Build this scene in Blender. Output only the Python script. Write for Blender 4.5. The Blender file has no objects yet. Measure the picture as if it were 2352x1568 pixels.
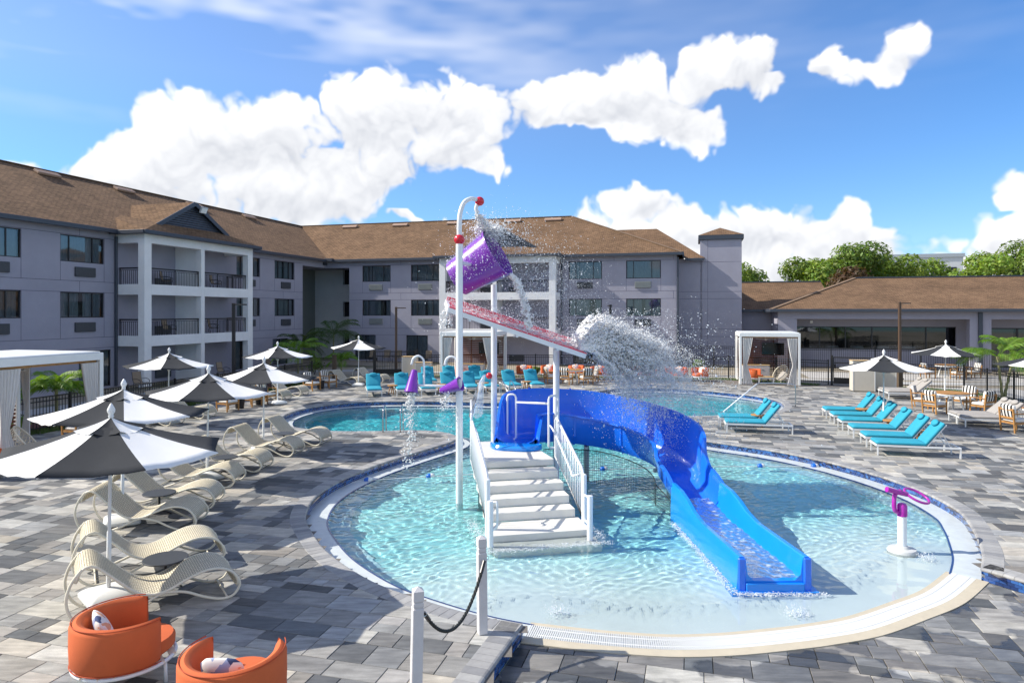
import bpy, bmesh, math, random
import numpy as np
from mathutils import Vector, Matrix
random.seed(7); RNG = np.random.default_rng(7)
SC = bpy.context.scene; COL = SC.collection
R = math.radians
# ------------------------------------------------------------------ camera
cam = bpy.data.cameras.new("camera"); cam_o = bpy.data.objects.new("camera", cam); COL.objects.link(cam_o)
cam.sensor_width = 36; cam.lens = 24; cam.shift_y = -67 / 2352; cam.clip_start = .1; cam.clip_end = 3000
cam_o.location = (0, 0, 4.0); cam_o.rotation_euler = (R(90), 0, 0); SC.camera = cam_o
# ------------------------------------------------------------------ sun and sky
SUN_EL = 38.0
LIGHT = Vector((math.cos(R(SUN_EL)) * .9975, -.07 * math.cos(R(SUN_EL)), -math.sin(R(SUN_EL)))).normalized()
sun = bpy.data.lights.new("sun", 'SUN'); sun.energy = 3.75; sun.angle = R(.5); sun.color = (1, .94, .83)
sun_o = bpy.data.objects.new("sun", sun); COL.objects.link(sun_o)
sun_o.rotation_euler = LIGHT.to_track_quat('-Z', 'Y').to_euler(); sun_o.location = (-40, 10, 40)
sun.cycles.is_caustics_light = True
SC.view_settings.view_transform = 'Standard'; SC.view_settings.look = 'None'
SC.view_settings.exposure = 0.87; SC.view_settings.gamma = 1; SC.view_settings.use_curve_mapping = False
SC.cycles.use_denoising = True
SC.cycles.max_bounces = 11; SC.cycles.diffuse_bounces = 5; SC.cycles.glossy_bounces = 3
SC.cycles.transmission_bounces = 6; SC.cycles.transparent_max_bounces = 24
SC.cycles.caustics_reflective = False; SC.cycles.caustics_refractive = True
SC.cycles.sample_clamp_indirect = 6.0

def vnoise(u, v, freq, seed):
    """periodic-in-u smooth value noise on arrays, u in 0..1"""
    r = np.random.default_rng(seed); n = 256
    T = r.random((n, n)).astype(np.float32)
    fu = max(1, int(round(freq)))
    x = u * fu; y = v * freq
    xi = np.floor(x).astype(np.int32); yi = np.floor(y).astype(np.int32)
    fx = x - xi; fy = y - yi
    fx = fx * fx * (3 - 2 * fx); fy = fy * fy * (3 - 2 * fy)
    x0 = (xi % fu) % n; x1 = ((xi + 1) % fu) % n; y0 = yi % n; y1 = (yi + 1) % n
    return ((T[y0, x0] * (1 - fx) + T[y0, x1] * fx) * (1 - fy) + (T[y1, x0] * (1 - fx) + T[y1, x1] * fx) * fy)

def puffs(u, v, freq, seed):
    """rounded cells (cauliflower tops): 1 at a cell's middle falling to 0 between cells"""
    r = np.random.default_rng(seed); n = 256; J = r.random((n, n, 2)).astype(np.float32)
    x = u * freq; y = v * freq; xi = np.floor(x).astype(np.int32); yi = np.floor(y).astype(np.int32); fx = x - xi; fy = y - yi
    d = np.full(u.shape, 9., np.float32)
    for j in (-1, 0, 1):
        for i in (-1, 0, 1):
            jx = J[(yi + j) % n, ((xi + i) % freq) % n]
            d = np.minimum(d, (i + jx[..., 0] - fx) ** 2 + (j + jx[..., 1] - fy) ** 2)
    return np.clip(1 - d, 0, 1)

def sky_clouds():
    """equirectangular cloud layer (r = light, g = cover, b = greyness) computed here: cumulus heaps on the horizon, unseen heaps added out of frame and overhead for fill light, cirrus above"""
    W, Hf, Hh = 4096, 1024, 840                          # Hh rows of the upper half carry clouds (raised overhead for more fill light)
    az = (np.arange(W, dtype=np.float32) + .5) / W * 2 * np.pi - np.pi          # 0 = +Y, positive to +X
    el = (np.arange(Hh, dtype=np.float32) + .5) / Hf * (np.pi / 2)
    U, V = np.meshgrid(((az + np.pi) / (2 * np.pi)).astype(np.float32), (el / (2 * np.pi)).astype(np.float32))
    def fbm(f0, octs, seed, gain=.5, billow=False):
        s = np.zeros_like(U); a = 1.; t = 0
        for i in range(octs):
            n = vnoise(U, V, f0 * 2 ** i, seed + i)
            s += a * ((1 - np.abs(2 * n - 1)) if billow else n); t += a; a *= gain
        return s / t
    def warp(k): return (vnoise(U, V, 60, 71 + k) - .5) * .03 + (vnoise(U, V, 150, 72 + k) - .5) * .022 + (vnoise(U, V, 380, 73 + k) - .5) * .010 + (vnoise(U, V, 900, 74 + k) - .5) * .004
    wx = warp(0); wy = warp(20)
    Uw = (U + wx * .25) % 1; Vw = V + wy * .25 + .1
    n2 = puffs(Uw, Vw, 96, 31) * .5 + puffs(Uw, Vw, 210, 32) * .3 + puffs(Uw, Vw, 460, 33) * .2
    n1 = fbm(120, 4, 11, .6)
    AZ, EL = np.meshgrid(az, el)
    AZw = AZ + wx; ELw = EL + wy
    F = np.zeros(U.shape, np.float32); base = np.zeros_like(F); ws = np.full(F.shape, 1e-4, np.float32)
    def heap(x, y, rx, ry):                               # azimuth, elevation, radii in degrees
        k = 1.35; rx *= k; ry *= k
        i0, i1 = [int(np.clip((R(x) + s * R(rx * 1.2) + np.pi) / (2 * np.pi) * W, 0, W)) for s in (-1, 1)]
        j0, j1 = [int(np.clip((R(y) + s * R(ry * 1.25)) / (np.pi / 2) * Hf, 0, Hh)) for s in (-1, 1)]
        if i1 <= i0 or j1 <= j0: return
        sl = (slice(j0, j1), slice(i0, i1))
        dx = (AZw[sl] - R(x)) / R(rx); dy = (ELw[sl] - R(y)) / R(ry)
        dy = np.where(dy < 0, dy * 1.25, dy)
        g = np.clip(1 - dx * dx - dy * dy, 0, 1) ** 2
        F[sl] += g; ws[sl] += g; base[sl] += g * np.clip(.5 + dy * .75, 0, 1)
    def px(x, y, rx, ry):
        t = (x - 1176) / 1568.; a = math.atan(t); e = math.atan((717 - y) / 1568. * math.cos(a))
        heap(math.degrees(a), math.degrees(e), math.degrees(rx / 1568. * math.cos(a) ** 2), math.degrees(ry / 1568. * math.cos(a)))
    for c in [(430, 285, 105, 100), (540, 330, 110, 95), (340, 400, 130, 95), (240, 440, 110, 65), (630, 330, 110, 105), (520, 450, 240, 90), (740, 460, 150, 80), (390, 330, 90, 90),
              (800, 275, 95, 95), (900, 265, 105, 110), (1020, 225, 95, 100), (1100, 300, 85, 95), (960, 360, 190, 60), (1150, 390, 60, 40),
              (700, 360, 130, 90), (860, 410, 110, 55), (150, 450, 60, 35),
              (1240, 235, 80, 70), (1360, 235, 100, 70), (1470, 215, 100, 85), (1560, 255, 85, 75), (1500, 305, 140, 60), (1610, 315, 75, 62), (1420, 260, 120, 70), (1340, 270, 100, 45),
              (1650, 145, 78, 66), (1735, 160, 90, 76), (1788, 218, 42, 30), (1650, 200, 50, 40),
              (1910, 155, 42, 42), (1962, 190, 56, 36), (2040, 170, 58, 50), (2085, 112, 50, 60),
              (1390, 500, 85, 45), (1480, 475, 80, 40), (1570, 545, 90, 62), (1640, 600, 110, 50), (1480, 560, 120, 40), (1700, 510, 110, 75), (1800, 540, 100, 70), (1900, 570, 80, 50), (1980, 530, 60, 70), (2060, 545, 60, 55),
              (2200, 565, 110, 62), (2290, 525, 80, 65), (2370, 540, 100, 95), (2330, 420, 60, 36), (2440, 480, 100, 80), (1700, 625, 280, 45), (2150, 640, 280, 45),
              (30, 405, 90, 34), (-80, 420, 100, 60), (920, 505, 38, 16), (990, 505, 34, 14), (-250, 300, 160, 110), (-420, 360, 180, 110)]: px(*c)
    r = random.Random(5)
    for k in range(78):                                   # unseen heaps of the same kind, multiplied for neutral fill light
        a0 = r.uniform(52, 308); e0 = r.uniform(4, 62); s = r.uniform(3.5, 8)
        for q in range(7): heap(((a0 + r.uniform(-1.6, 1.6) * s) + 180) % 360 - 180, e0 + r.uniform(-.35, .6) * s, s * r.uniform(.5, .9), s * r.uniform(.35, .7))
    base /= ws; Fs = 1 - np.exp(-1.5 * F)
    n1 = (n1 - n1.mean()) / n1.std(); n2 = (n2 - n2.mean()) / n2.std(); near = np.clip(Fs * 4, 0, 1)
    den = Fs * 1.35 - .46 + (n1 * .05 + n2 * .15) * near
    cover = np.clip((den + .05) / .42, 0, 1); cover = cover * cover * (3 - 2 * cover)
    relief = n2 * .5 + n1 * .1
    slope = np.clip((relief - np.roll(relief, 8, 1)) * .06 + (relief - np.roll(relief, -8, 0)) * .07, -.1, .1)
    big = np.clip((Fs - np.roll(Fs, 40, 1)) * .3, -.15, .15)
    lit = 1.0 + .06 * base - .75 * np.clip(Fs - .25, 0, 1) * (1 - base) ** 1.1 + slope * (.8 - .4 * base) + big
    lit = np.clip(lit, .60, 1.04)
    st = np.clip(vnoise(U, V * 5.5, 14, 201) * .5 + vnoise(U, V * 6, 31, 202) * .3 + vnoise(U, V * 5, 77, 203) * .2 + vnoise(U, V * 4, 190, 204) * .13 - .55, 0, 1) * 2.0
    band = np.clip((EL - R(13)) / R(6), 0, 1) * np.clip((R(52) - EL) / R(16), 0, 1)
    veil = .15 * np.clip(.75 - AZ / .9, 0, 1) * np.clip(.4 + vnoise(U, V * 3, 9, 211), 0, 1) * np.clip((EL - R(8)) / R(10), 0, 1) * np.clip((R(62) - EL) / R(16), 0, 1)
    cir = np.clip(veil + st * band * np.clip(1.1 - np.sin(AZ + .45) * 1.6, .1, 1), 0, .5)
    a = np.maximum(cover, cir); lit = np.where(cover > cir, lit, 1.12)
    haze = np.exp(-EL / R(4.5)) * .35
    out = np.zeros((2 * Hf, W, 4), np.float32); out[..., 3] = 1; out[..., 0] = .8
    top = out[Hf:Hf + Hh]; top[..., 0] = lit; top[..., 1] = np.clip(a + haze * (1 - a), 0, 1); top[..., 2] = np.clip((1.02 - lit) * 1.6, 0, 1)
    out = np.roll(out, -W // 4, 1)                        # +Y sits a quarter in
    im = bpy.data.images.new("cloud_layer", W, 2 * Hf, alpha=False, float_buffer=True, is_data=True)
    im.pixels.foreach_set(out.ravel()); im.update()
    return im

world = bpy.data.worlds.new("World"); SC.world = world; world.use_nodes = True
nt = world.node_tree; N = nt.nodes; Lk = nt.links
bg = N['Background']; bg.inputs[1].default_value = .115
sky = N.new('ShaderNodeTexSky'); sky.sky_type = 'NISHITA'; sky.sun_disc = False
sky.sun_elevation = R(SUN_EL); sky.sun_rotation = math.atan2(-LIGHT.x, -LIGHT.y); sky.altitude = 0; sky.air_density = 1.0; sky.dust_density = .25; sky.ozone_density = 3.2
tc = N.new('ShaderNodeTexCoord')
grade = N.new('ShaderNodeMix'); grade.data_type = 'RGBA'; grade.blend_type = 'MULTIPLY'; grade.inputs[0].default_value = 1
grade.inputs[7].default_value = (.38, .64, .91, 1); Lk.new(sky.outputs[0], grade.inputs[6])
env = N.new('ShaderNodeTexEnvironment'); env.image = sky_clouds(); env.interpolation = 'Cubic'
Lk.new(tc.outputs['Generated'], env.inputs[0])
sep = N.new('ShaderNodeSeparateColor'); Lk.new(env.outputs['Color'], sep.inputs[0])
tint = N.new('ShaderNodeMix'); tint.data_type = 'RGBA'; tint.inputs[6].default_value = (1, 1, 1, 1); tint.inputs[7].default_value = (.86, .92, 1.06, 1); Lk.new(sep.outputs[2], tint.inputs[0])
amt = N.new('ShaderNodeMath'); amt.operation = 'MULTIPLY'; amt.inputs[1].default_value = 5.5; Lk.new(sep.outputs[0], amt.inputs[0])
gain = N.new('ShaderNodeVectorMath'); gain.operation = 'SCALE'; Lk.new(tint.outputs[2], gain.inputs[0]); Lk.new(amt.outputs[0], gain.inputs['Scale'])
mixc = N.new('ShaderNodeMix'); mixc.data_type = 'RGBA'
Lk.new(sep.outputs[1], mixc.inputs[0]); Lk.new(grade.outputs[2], mixc.inputs[6]); Lk.new(gain.outputs[0], mixc.inputs[7])
Lk.new(mixc.outputs[2], bg.inputs[0])
world.cycles.sampling_method = 'MANUAL'; world.cycles.sample_map_resolution = 1024
# ------------------------------------------------------------------ frame of the buildings and paving (15 degrees off the view)
TH = R(15); AX = Vector((math.cos(TH), -math.sin(TH))); BX = Vector((math.sin(TH), math.cos(TH))); CO = Vector((-15.9, 58.3))
def W2(a, b): p = CO + AX * a + BX * b; return (p.x, p.y)
# ------------------------------------------------------------------ material helpers
MATS = {}
def nodes_of(name):
    m = bpy.data.materials.new(name); m.use_nodes = True; n = m.node_tree
    return m, n, n.nodes['Principled BSDF'], n.nodes['Material Output']
def mat(name, col, rough=.5, var=0., vs=3., bump=0., bs=40., metal=0., spec=.5, coat=0., coord='Object', trans=0., sub=0.):
    """plain material with two-scale noise variation of tone and a fine relief"""
    if name in MATS: return MATS[name]
    m, n, p, o = nodes_of(name); c = tuple(col) + (1,)
    p.inputs['Base Color'].default_value = c; p.inputs['Roughness'].default_value = rough; p.inputs['Metallic'].default_value = metal
    p.inputs['Specular IOR Level'].default_value = spec; p.inputs['Coat Weight'].default_value = coat; p.inputs['Transmission Weight'].default_value = trans
    if sub: p.inputs['Subsurface Weight'].default_value = sub
    if var or bump:
        t = n.nodes.new('ShaderNodeTexCoord')
    if var:
        nz = n.nodes.new('ShaderNodeTexNoise'); nz.inputs['Scale'].default_value = vs; nz.inputs['Detail'].default_value = 6; nz.inputs['Roughness'].default_value = .65
        n.links.new(t.outputs[coord], nz.inputs['Vector'])
        mr = n.nodes.new('ShaderNodeMapRange'); mr.inputs[1].default_value = .25; mr.inputs[2].default_value = .75; mr.inputs[3].default_value = 1 - var; mr.inputs[4].default_value = 1 + var
        n.links.new(nz.outputs[0], mr.inputs[0])
        mx = n.nodes.new('ShaderNodeVectorMath'); mx.operation = 'SCALE'; mx.inputs[0].default_value = col
        n.links.new(mr.outputs[0], mx.inputs['Scale']); n.links.new(mx.outputs[0], p.inputs['Base Color'])
    if bump:
        nb = n.nodes.new('ShaderNodeTexNoise'); nb.inputs['Scale'].default_value = bs; nb.inputs['Detail'].default_value = 4
        n.links.new(t.outputs[coord], nb.inputs['Vector'])
        b = n.nodes.new('ShaderNodeBump'); b.inputs['Strength'].default_value = bump; b.inputs['Distance'].default_value = .02
        n.links.new(nb.outputs[0], b.inputs['Height']); n.links.new(b.outputs[0], p.inputs['Normal'])
    MATS[name] = m; return m
def attr_mat(name, rough=.5, var=.15, vs=6., bump=.2, bs=60., spec=.4, coat=0.):
    """colour comes from the piece's own 'tone' attribute"""
    m, n, p, o = nodes_of(name); p.inputs['Roughness'].default_value = rough; p.inputs['Specular IOR Level'].default_value = spec; p.inputs['Coat Weight'].default_value = coat
    a = n.nodes.new('ShaderNodeAttribute'); a.attribute_name = 'tone'; t = n.nodes.new('ShaderNodeTexCoord')
    nz = n.nodes.new('ShaderNodeTexNoise'); nz.inputs['Scale'].default_value = vs; nz.inputs['Detail'].default_value = 5
    n.links.new(t.outputs['Object'], nz.inputs['Vector'])
    mr = n.nodes.new('ShaderNodeMapRange'); mr.inputs[1].default_value = .25; mr.inputs[2].default_value = .75; mr.inputs[3].default_value = 1 - var; mr.inputs[4].default_value = 1 + var
    n.links.new(nz.outputs[0], mr.inputs[0]); mx = n.nodes.new('ShaderNodeVectorMath'); mx.operation = 'SCALE'
    n.links.new(a.outputs['Color'], mx.inputs[0]); n.links.new(mr.outputs[0], mx.inputs['Scale']); n.links.new(mx.outputs[0], p.inputs['Base Color'])
    if bump:
        nb = n.nodes.new('ShaderNodeTexNoise'); nb.inputs['Scale'].default_value = bs; n.links.new(t.outputs['Object'], nb.inputs['Vector'])
        b = n.nodes.new('ShaderNodeBump'); b.inputs['Strength'].default_value = bump; b.inputs['Distance'].default_value = .01
        n.links.new(nb.outputs[0], b.inputs['Height']); n.links.new(b.outputs[0], p.inputs['Normal'])
    MATS[name] = m; return m
# ------------------------------------------------------------------ mesh helpers
class MB:
    def __init__(s): s.v = []; s.f = []; s.c = []; s.uv = []
    def add(s, vs, fs, col=None, uv=None):
        o = len(s.v); s.v += [tuple(x) for x in vs]
        for k, f in enumerate(fs):
            s.f.append(tuple(i + o for i in f)); s.c.append(col); s.uv.append(uv[k] if uv else None)
        return s
    def box(s, x0, x1, y0, y1, z0, z1, M=None, col=None):
        vs = [(x, y, z) for z in (z0, z1) for y in (y0, y1) for x in (x0, x1)]
        if M is not None: vs = [tuple(M @ Vector(v)) for v in vs]
        return s.add(vs, [(0, 2, 3, 1), (4, 5, 7, 6), (0, 1, 5, 4), (2, 6, 7, 3), (0, 4, 6, 2), (1, 3, 7, 5)], col)
    def bar(s, p, q, w, h, up=(0, 0, 1), col=None):
        """box from p to q, w across, h along up"""
        p = Vector(p); q = Vector(q); d = (q - p); L = d.length; d.normalize(); u = Vector(up)
        x = d.cross(u)
        if x.length < 1e-4: x = d.cross(Vector((1, 0, 0)))
        x.normalize(); u = x.cross(d)
        M = Matrix((x, d, u)).transposed().to_4x4(); M.translation = p
        return s.box(-w / 2, w / 2, 0, L, -h / 2, h / 2, M, col)
    def tube(s, pts, r, n=10, closed=False, cap=True, col=None):
        P = [Vector(p) for p in pts]; m = len(P); rs = r if isinstance(r, (list, tuple)) else [r] * m
        T = []
        for i in range(m):
            a = P[i - 1] if (i > 0 or closed) else P[i]; b = P[(i + 1) % m] if (i < m - 1 or closed) else P[i]
            T.append((b - a).normalized())
        ref = Vector((0, 0, 1)) if abs(T[0].z) < .9 else Vector((1, 0, 0))
        nrm = (ref - T[0] * ref.dot(T[0])).normalized(); vs = []
        for i in range(m):
            nrm = (nrm - T[i] * nrm.dot(T[i])).normalized(); bn = T[i].cross(nrm)
            for k in range(n):
                t = 2 * math.pi * k / n; vs.append(P[i] + (nrm * math.cos(t) + bn * math.sin(t)) * rs[i])
        fs = []
        for i in range(m if closed else m - 1):
            j = (i + 1) % m
            for k in range(n): fs.append((i * n + k, i * n + (k + 1) % n, j * n + (k + 1) % n, j * n + k))
        if cap and not closed: fs += [tuple(range(n - 1, -1, -1)), tuple(range((m - 1) * n, m * n))]
        return s.add(vs, fs, col)
    def lathe(s, prof, n=24, M=None, col=None, cap=True):
        vs = []; fs = []
        for r, z in prof:
            for k in range(n):
                t = 2 * math.pi * k / n; vs.append((r * math.cos(t), r * math.sin(t), z))
        for i in range(len(prof) - 1):
            for k in range(n): fs.append((i * n + k, i * n + (k + 1) % n, (i + 1) * n + (k + 1) % n, (i + 1) * n + k))
        if cap: fs += [tuple(range(n - 1, -1, -1)), tuple(range((len(prof) - 1) * n, len(prof) * n))]
        if M is not None: vs = [tuple(M @ Vector(v)) for v in vs]
        return s.add(vs, fs, col)
    def loft(s, rings, closed=True, cap=False, uv=False, col=None):
        n = len(rings[0]); vs = [p for r in rings for p in r]; fs = []; us = []
        kk = n if closed else n - 1
        for i in range(len(rings) - 1):
            for k in range(kk):
                fs.append((i * n + k, i * n + (k + 1) % n, (i + 1) * n + (k + 1) % n, (i + 1) * n + k))
                if uv: us.append([(k / (n - 1), i / (len(rings) - 1)), ((k + 1) / (n - 1), i / (len(rings) - 1)), ((k + 1) / (n - 1), (i + 1) / (len(rings) - 1)), (k / (n - 1), (i + 1) / (len(rings) - 1))])
        if cap:
            fs += [tuple(range(n - 1, -1, -1)), tuple(range((len(rings) - 1) * n, len(rings) * n))]
            if uv: us += [[(0, 0)] * n] * 2
        return s.add(vs, fs, col, us if uv else None)
    def prism(s, poly, z0, z1, M=None, col=None):
        n = len(poly); vs = [(x, y, z0) for x, y in poly] + [(x, y, z1) for x, y in poly]
        if M is not None: vs = [tuple(M @ Vector(v)) for v in vs]
        return s.add(vs, [tuple(range(n - 1, -1, -1)), tuple(range(n, 2 * n))] + [(i, (i + 1) % n, (i + 1) % n + n, i + n) for i in range(n)], col)
    def sphere(s, c, r, n=16, m=10, sq=(1, 1, 1), M=None, col=None):
        vs = []; fs = []
        for i in range(1, m):
            t = math.pi * i / m
            for k in range(n):
                p = 2 * math.pi * k / n; vs.append(Vector((c[0] + r * sq[0] * math.sin(t) * math.cos(p), c[1] + r * sq[1] * math.sin(t) * math.sin(p), c[2] + r * sq[2] * math.cos(t))))
        vs += [Vector((c[0], c[1], c[2] + r * sq[2])), Vector((c[0], c[1], c[2] - r * sq[2]))]; a = len(vs) - 2
        for i in range(m - 2):
            for k in range(n): fs.append((i * n + k, (i + 1) * n + k, (i + 1) * n + (k + 1) % n, i * n + (k + 1) % n))
        for k in range(n): fs += [(a, k, (k + 1) % n), (a + 1, (m - 2) * n + (k + 1) % n, (m - 2) * n + k)]
        if M is not None: vs = [M @ v for v in vs]
        return s.add(vs, fs, col)
    def mesh(s, name, material=None, smooth=False, bevel=0., seg=1, ang=35, recalc=False):
        me = bpy.data.meshes.new(name); me.from_pydata(s.v, [], s.f); me.update()
        if any(c is not None for c in s.c):
            at = me.color_attributes.new('tone', 'FLOAT_COLOR', 'CORNER'); buf = []
            for p, c in zip(me.polygons, s.c): buf += list(tuple(c or (.5, .5, .5)) + (1.,)) * p.loop_total
            at.data.foreach_set('color', buf)
        if any(u is not None for u in s.uv):
            ul = me.uv_layers.new(name='UVMap'); buf = []
            for p, u in zip(me.polygons, s.uv):
                for k in range(p.loop_total): buf += list(u[k]) if u else [0., 0.]
            ul.data.foreach_set('uv', buf)
        if bevel or recalc:
            bm = bmesh.new(); bm.from_mesh(me)
            if recalc: bmesh.ops.recalc_face_normals(bm, faces=bm.faces)
            if bevel:
                ed = [e for e in bm.edges if len(e.link_faces) == 2 and e.calc_face_angle(0) > R(ang)]
                bmesh.ops.bevel(bm, geom=ed, offset=bevel, segments=seg, affect='EDGES', profile=.6, clamp_overlap=True)
            bm.to_mesh(me); bm.free()
        if smooth:
            me.polygons.foreach_set('use_smooth', [True] * len(me.polygons))
            if smooth == 'auto': me.set_sharp_from_angle(angle=R(40))
        if material is not None: me.materials.append(material)
        return me
    def build(s, name, material, parent=None, loc=(0, 0, 0), rz=0., **k):
        return put(name, s.mesh(name, material, **k), parent, loc, rz)
def put(name, me, parent=None, loc=(0, 0, 0), rz=0., rot=None):
    o = bpy.data.objects.new(name, me); COL.objects.link(o); o.location = loc
    o.rotation_euler = rot if rot is not None else (0, 0, rz)
    if parent is not None: o.parent = parent
    return o
def tag(o, label=None, cat=None, group=None, kind=None):
    if label: o['label'] = label
    if cat: o['category'] = cat
    if group: o['group'] = group
    if kind: o['kind'] = kind
    return o
def thing(name, label, cat, loc=(0, 0, 0), rz=0., group=None):
    o = bpy.data.objects.new(name, None); COL.objects.link(o); o.location = loc; o.rotation_euler = (0, 0, rz); o.empty_display_size = .2
    return tag(o, label, cat, group)
def copy_tree(o, parent=None, label=None, loc=None, rz=None):
    c = o.copy(); COL.objects.link(c)
    if parent is not None: c.parent = parent
    if label: c['label'] = label
    if loc is not None: c.location = loc
    if rz is not None: c.rotation_euler = (0, 0, rz)
    for ch in KIDS(o): copy_tree(ch, c)
    return c
def KIDS(o): return list(o.children)
def struct(name, mb, material, parent=None, **k):
    o = mb.build(name, material, parent, **k)
    if parent is None: o['kind'] = 'structure'
    return o
def crom(P, n=8, closed=False):
    """Catmull-Rom through points"""
    P = [np.array(p, float) for p in P]; m = len(P); out = []
    for i in range(m if closed else m - 1):
        if closed: p0, p1, p2, p3 = P[i - 1], P[i], P[(i + 1) % m], P[(i + 2) % m]
        else: p0, p1, p2, p3 = P[max(i - 1, 0)], P[i], P[i + 1], P[min(i + 2, m - 1)]
        for k in range(n):
            t = k / n; out.append(.5 * ((2 * p1) + (-p0 + p2) * t + (2 * p0 - 5 * p1 + 4 * p2 - p3) * t * t + (-p0 + 3 * p1 - 3 * p2 + p3) * t ** 3))
    if not closed: out.append(P[-1])
    return out
def resample(P, step):
    P = np.array(P); d = np.r_[0, np.cumsum(np.linalg.norm(np.diff(P, axis=0), axis=1))]; n = max(2, int(round(d[-1] / step)) + 1); t = np.linspace(0, d[-1], n)
    return np.stack([np.interp(t, d, P[:, k]) for k in range(P.shape[1])], 1)
ORD = ['first', 'second', 'third', 'fourth', 'fifth', 'sixth', 'seventh', 'eighth', 'ninth', 'tenth', 'eleventh', 'twelfth']
# ------------------------------------------------------------------ pool outline (inner edge of the coping, metres)
ZW = -.2                                                  # water level and level of the lower paving
OUT_KEYS = [(0.14, 8.78), (-.5, 9.06), (-1.28, 9.55), (-2.1, 10.2), (-3.0, 11.3), (-3.62, 12.4), (-4.05, 13.4), (-4.25, 14.6), (-4.2, 15.7), (-3.95, 16.8), (-3.5, 18.0), (-2.9, 19.2), (-2.3, 20.3),
            (-1.85, 21.2), (-1.75, 21.9), (-2.05, 22.6), (-2.75, 23.1), (-3.6, 23.2), (-4.5, 23.05), (-6.0, 23.05), (-7.2, 23.55), (-8.15, 24.5), (-8.7, 25.8), (-8.85, 27.2), (-8.5, 28.8), (-7.5, 30.1),
            (-6.0, 30.75), (-4.1, 30.9), (-2.4, 30.7), (-.4, 30.35), (1.0, 30.7), (2.4, 31.9), (3.7, 33.7), (5.0, 35.4), (6.3, 36.2), (8.0, 36.1), (9.7, 35.2), (11.0, 33.8), (11.8, 32.5), (12.05, 31.0),
            (11.8, 29.6), (11.2, 28.3), (10.2, 27.2), (8.8, 26.7), (7.4, 26.45), (5.8, 26.2), (4.7, 25.3), (4.4, 24.1), (4.8, 22.9), (5.6, 21.8), (6.5, 20.9), (7.6, 19.8), (8.45, 18.4), (9.0, 16.8),
            (9.2, 15.3), (9.05, 13.9), (8.7, 13.0), (8.3, 12.2), (7.85, 11.4), (7.35, 10.7)]
OUT = resample(crom(OUT_KEYS, 10), .08)
SPL_C = np.array([2.45, 15.25])
# beach arc (zero-depth entry with the slotted drain), outer edge then closing the outline
BEACH = resample(crom([(7.35, 10.7), (6.46, 9.93), (5.63, 9.43), (4.78, 8.97), (4.02, 8.72), (3.51, 8.6), (2.82, 8.47), (2.18, 8.42), (1.68, 8.45), (.94, 8.58), (.14, 8.78)], 8), .08)
LOOP = np.vstack([OUT, BEACH[1:-1]])
LOWER = np.array([(.14, 8.78), (-.34, 7.37), (-1.9, 2.8), (16, 2.8), (11.4, 5.9), (7.65, 10.2), (7.35, 10.7)])   # lower paved area in front of the beach entry
def inside(P, poly):
    x, y = P[:, 0], P[:, 1]; r = np.zeros(len(P), bool); n = len(poly)
    for i in range(n):
        x0, y0 = poly[i]; x1, y1 = poly[(i + 1) % n]
        if y0 == y1: continue
        c = ((y0 > y) != (y1 > y)) & (x < (x1 - x0) * (y - y0) / (y1 - y0) + x0); r ^= c
    return r
def nearest(P, line):
    """distance, foot point, tangent of the nearest segment"""
    A = line[:-1]; B = line[1:]; D = B - A; L2 = (D ** 2).sum(1)
    best = np.full(len(P), 1e9); foot = np.zeros((len(P), 2)); tan = np.zeros((len(P), 2))
    for i in range(len(A)):
        t = np.clip(((P - A[i]) @ D[i]) / L2[i], 0, 1); q = A[i] + t[:, None] * D[i]; d = np.hypot(*(P - q).T); m = d < best
        best[m] = d[m]; foot[m] = q[m]; tan[m] = D[i] / math.sqrt(L2[i])
    return best, foot, tan
def offset_line(L, d):
    T = np.gradient(L, axis=0); T /= np.linalg.norm(T, axis=1)[:, None]; Nn = np.stack([T[:, 1], -T[:, 0]], 1)   # to the right of travel = into the pool here
    return L + Nn * d
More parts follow.
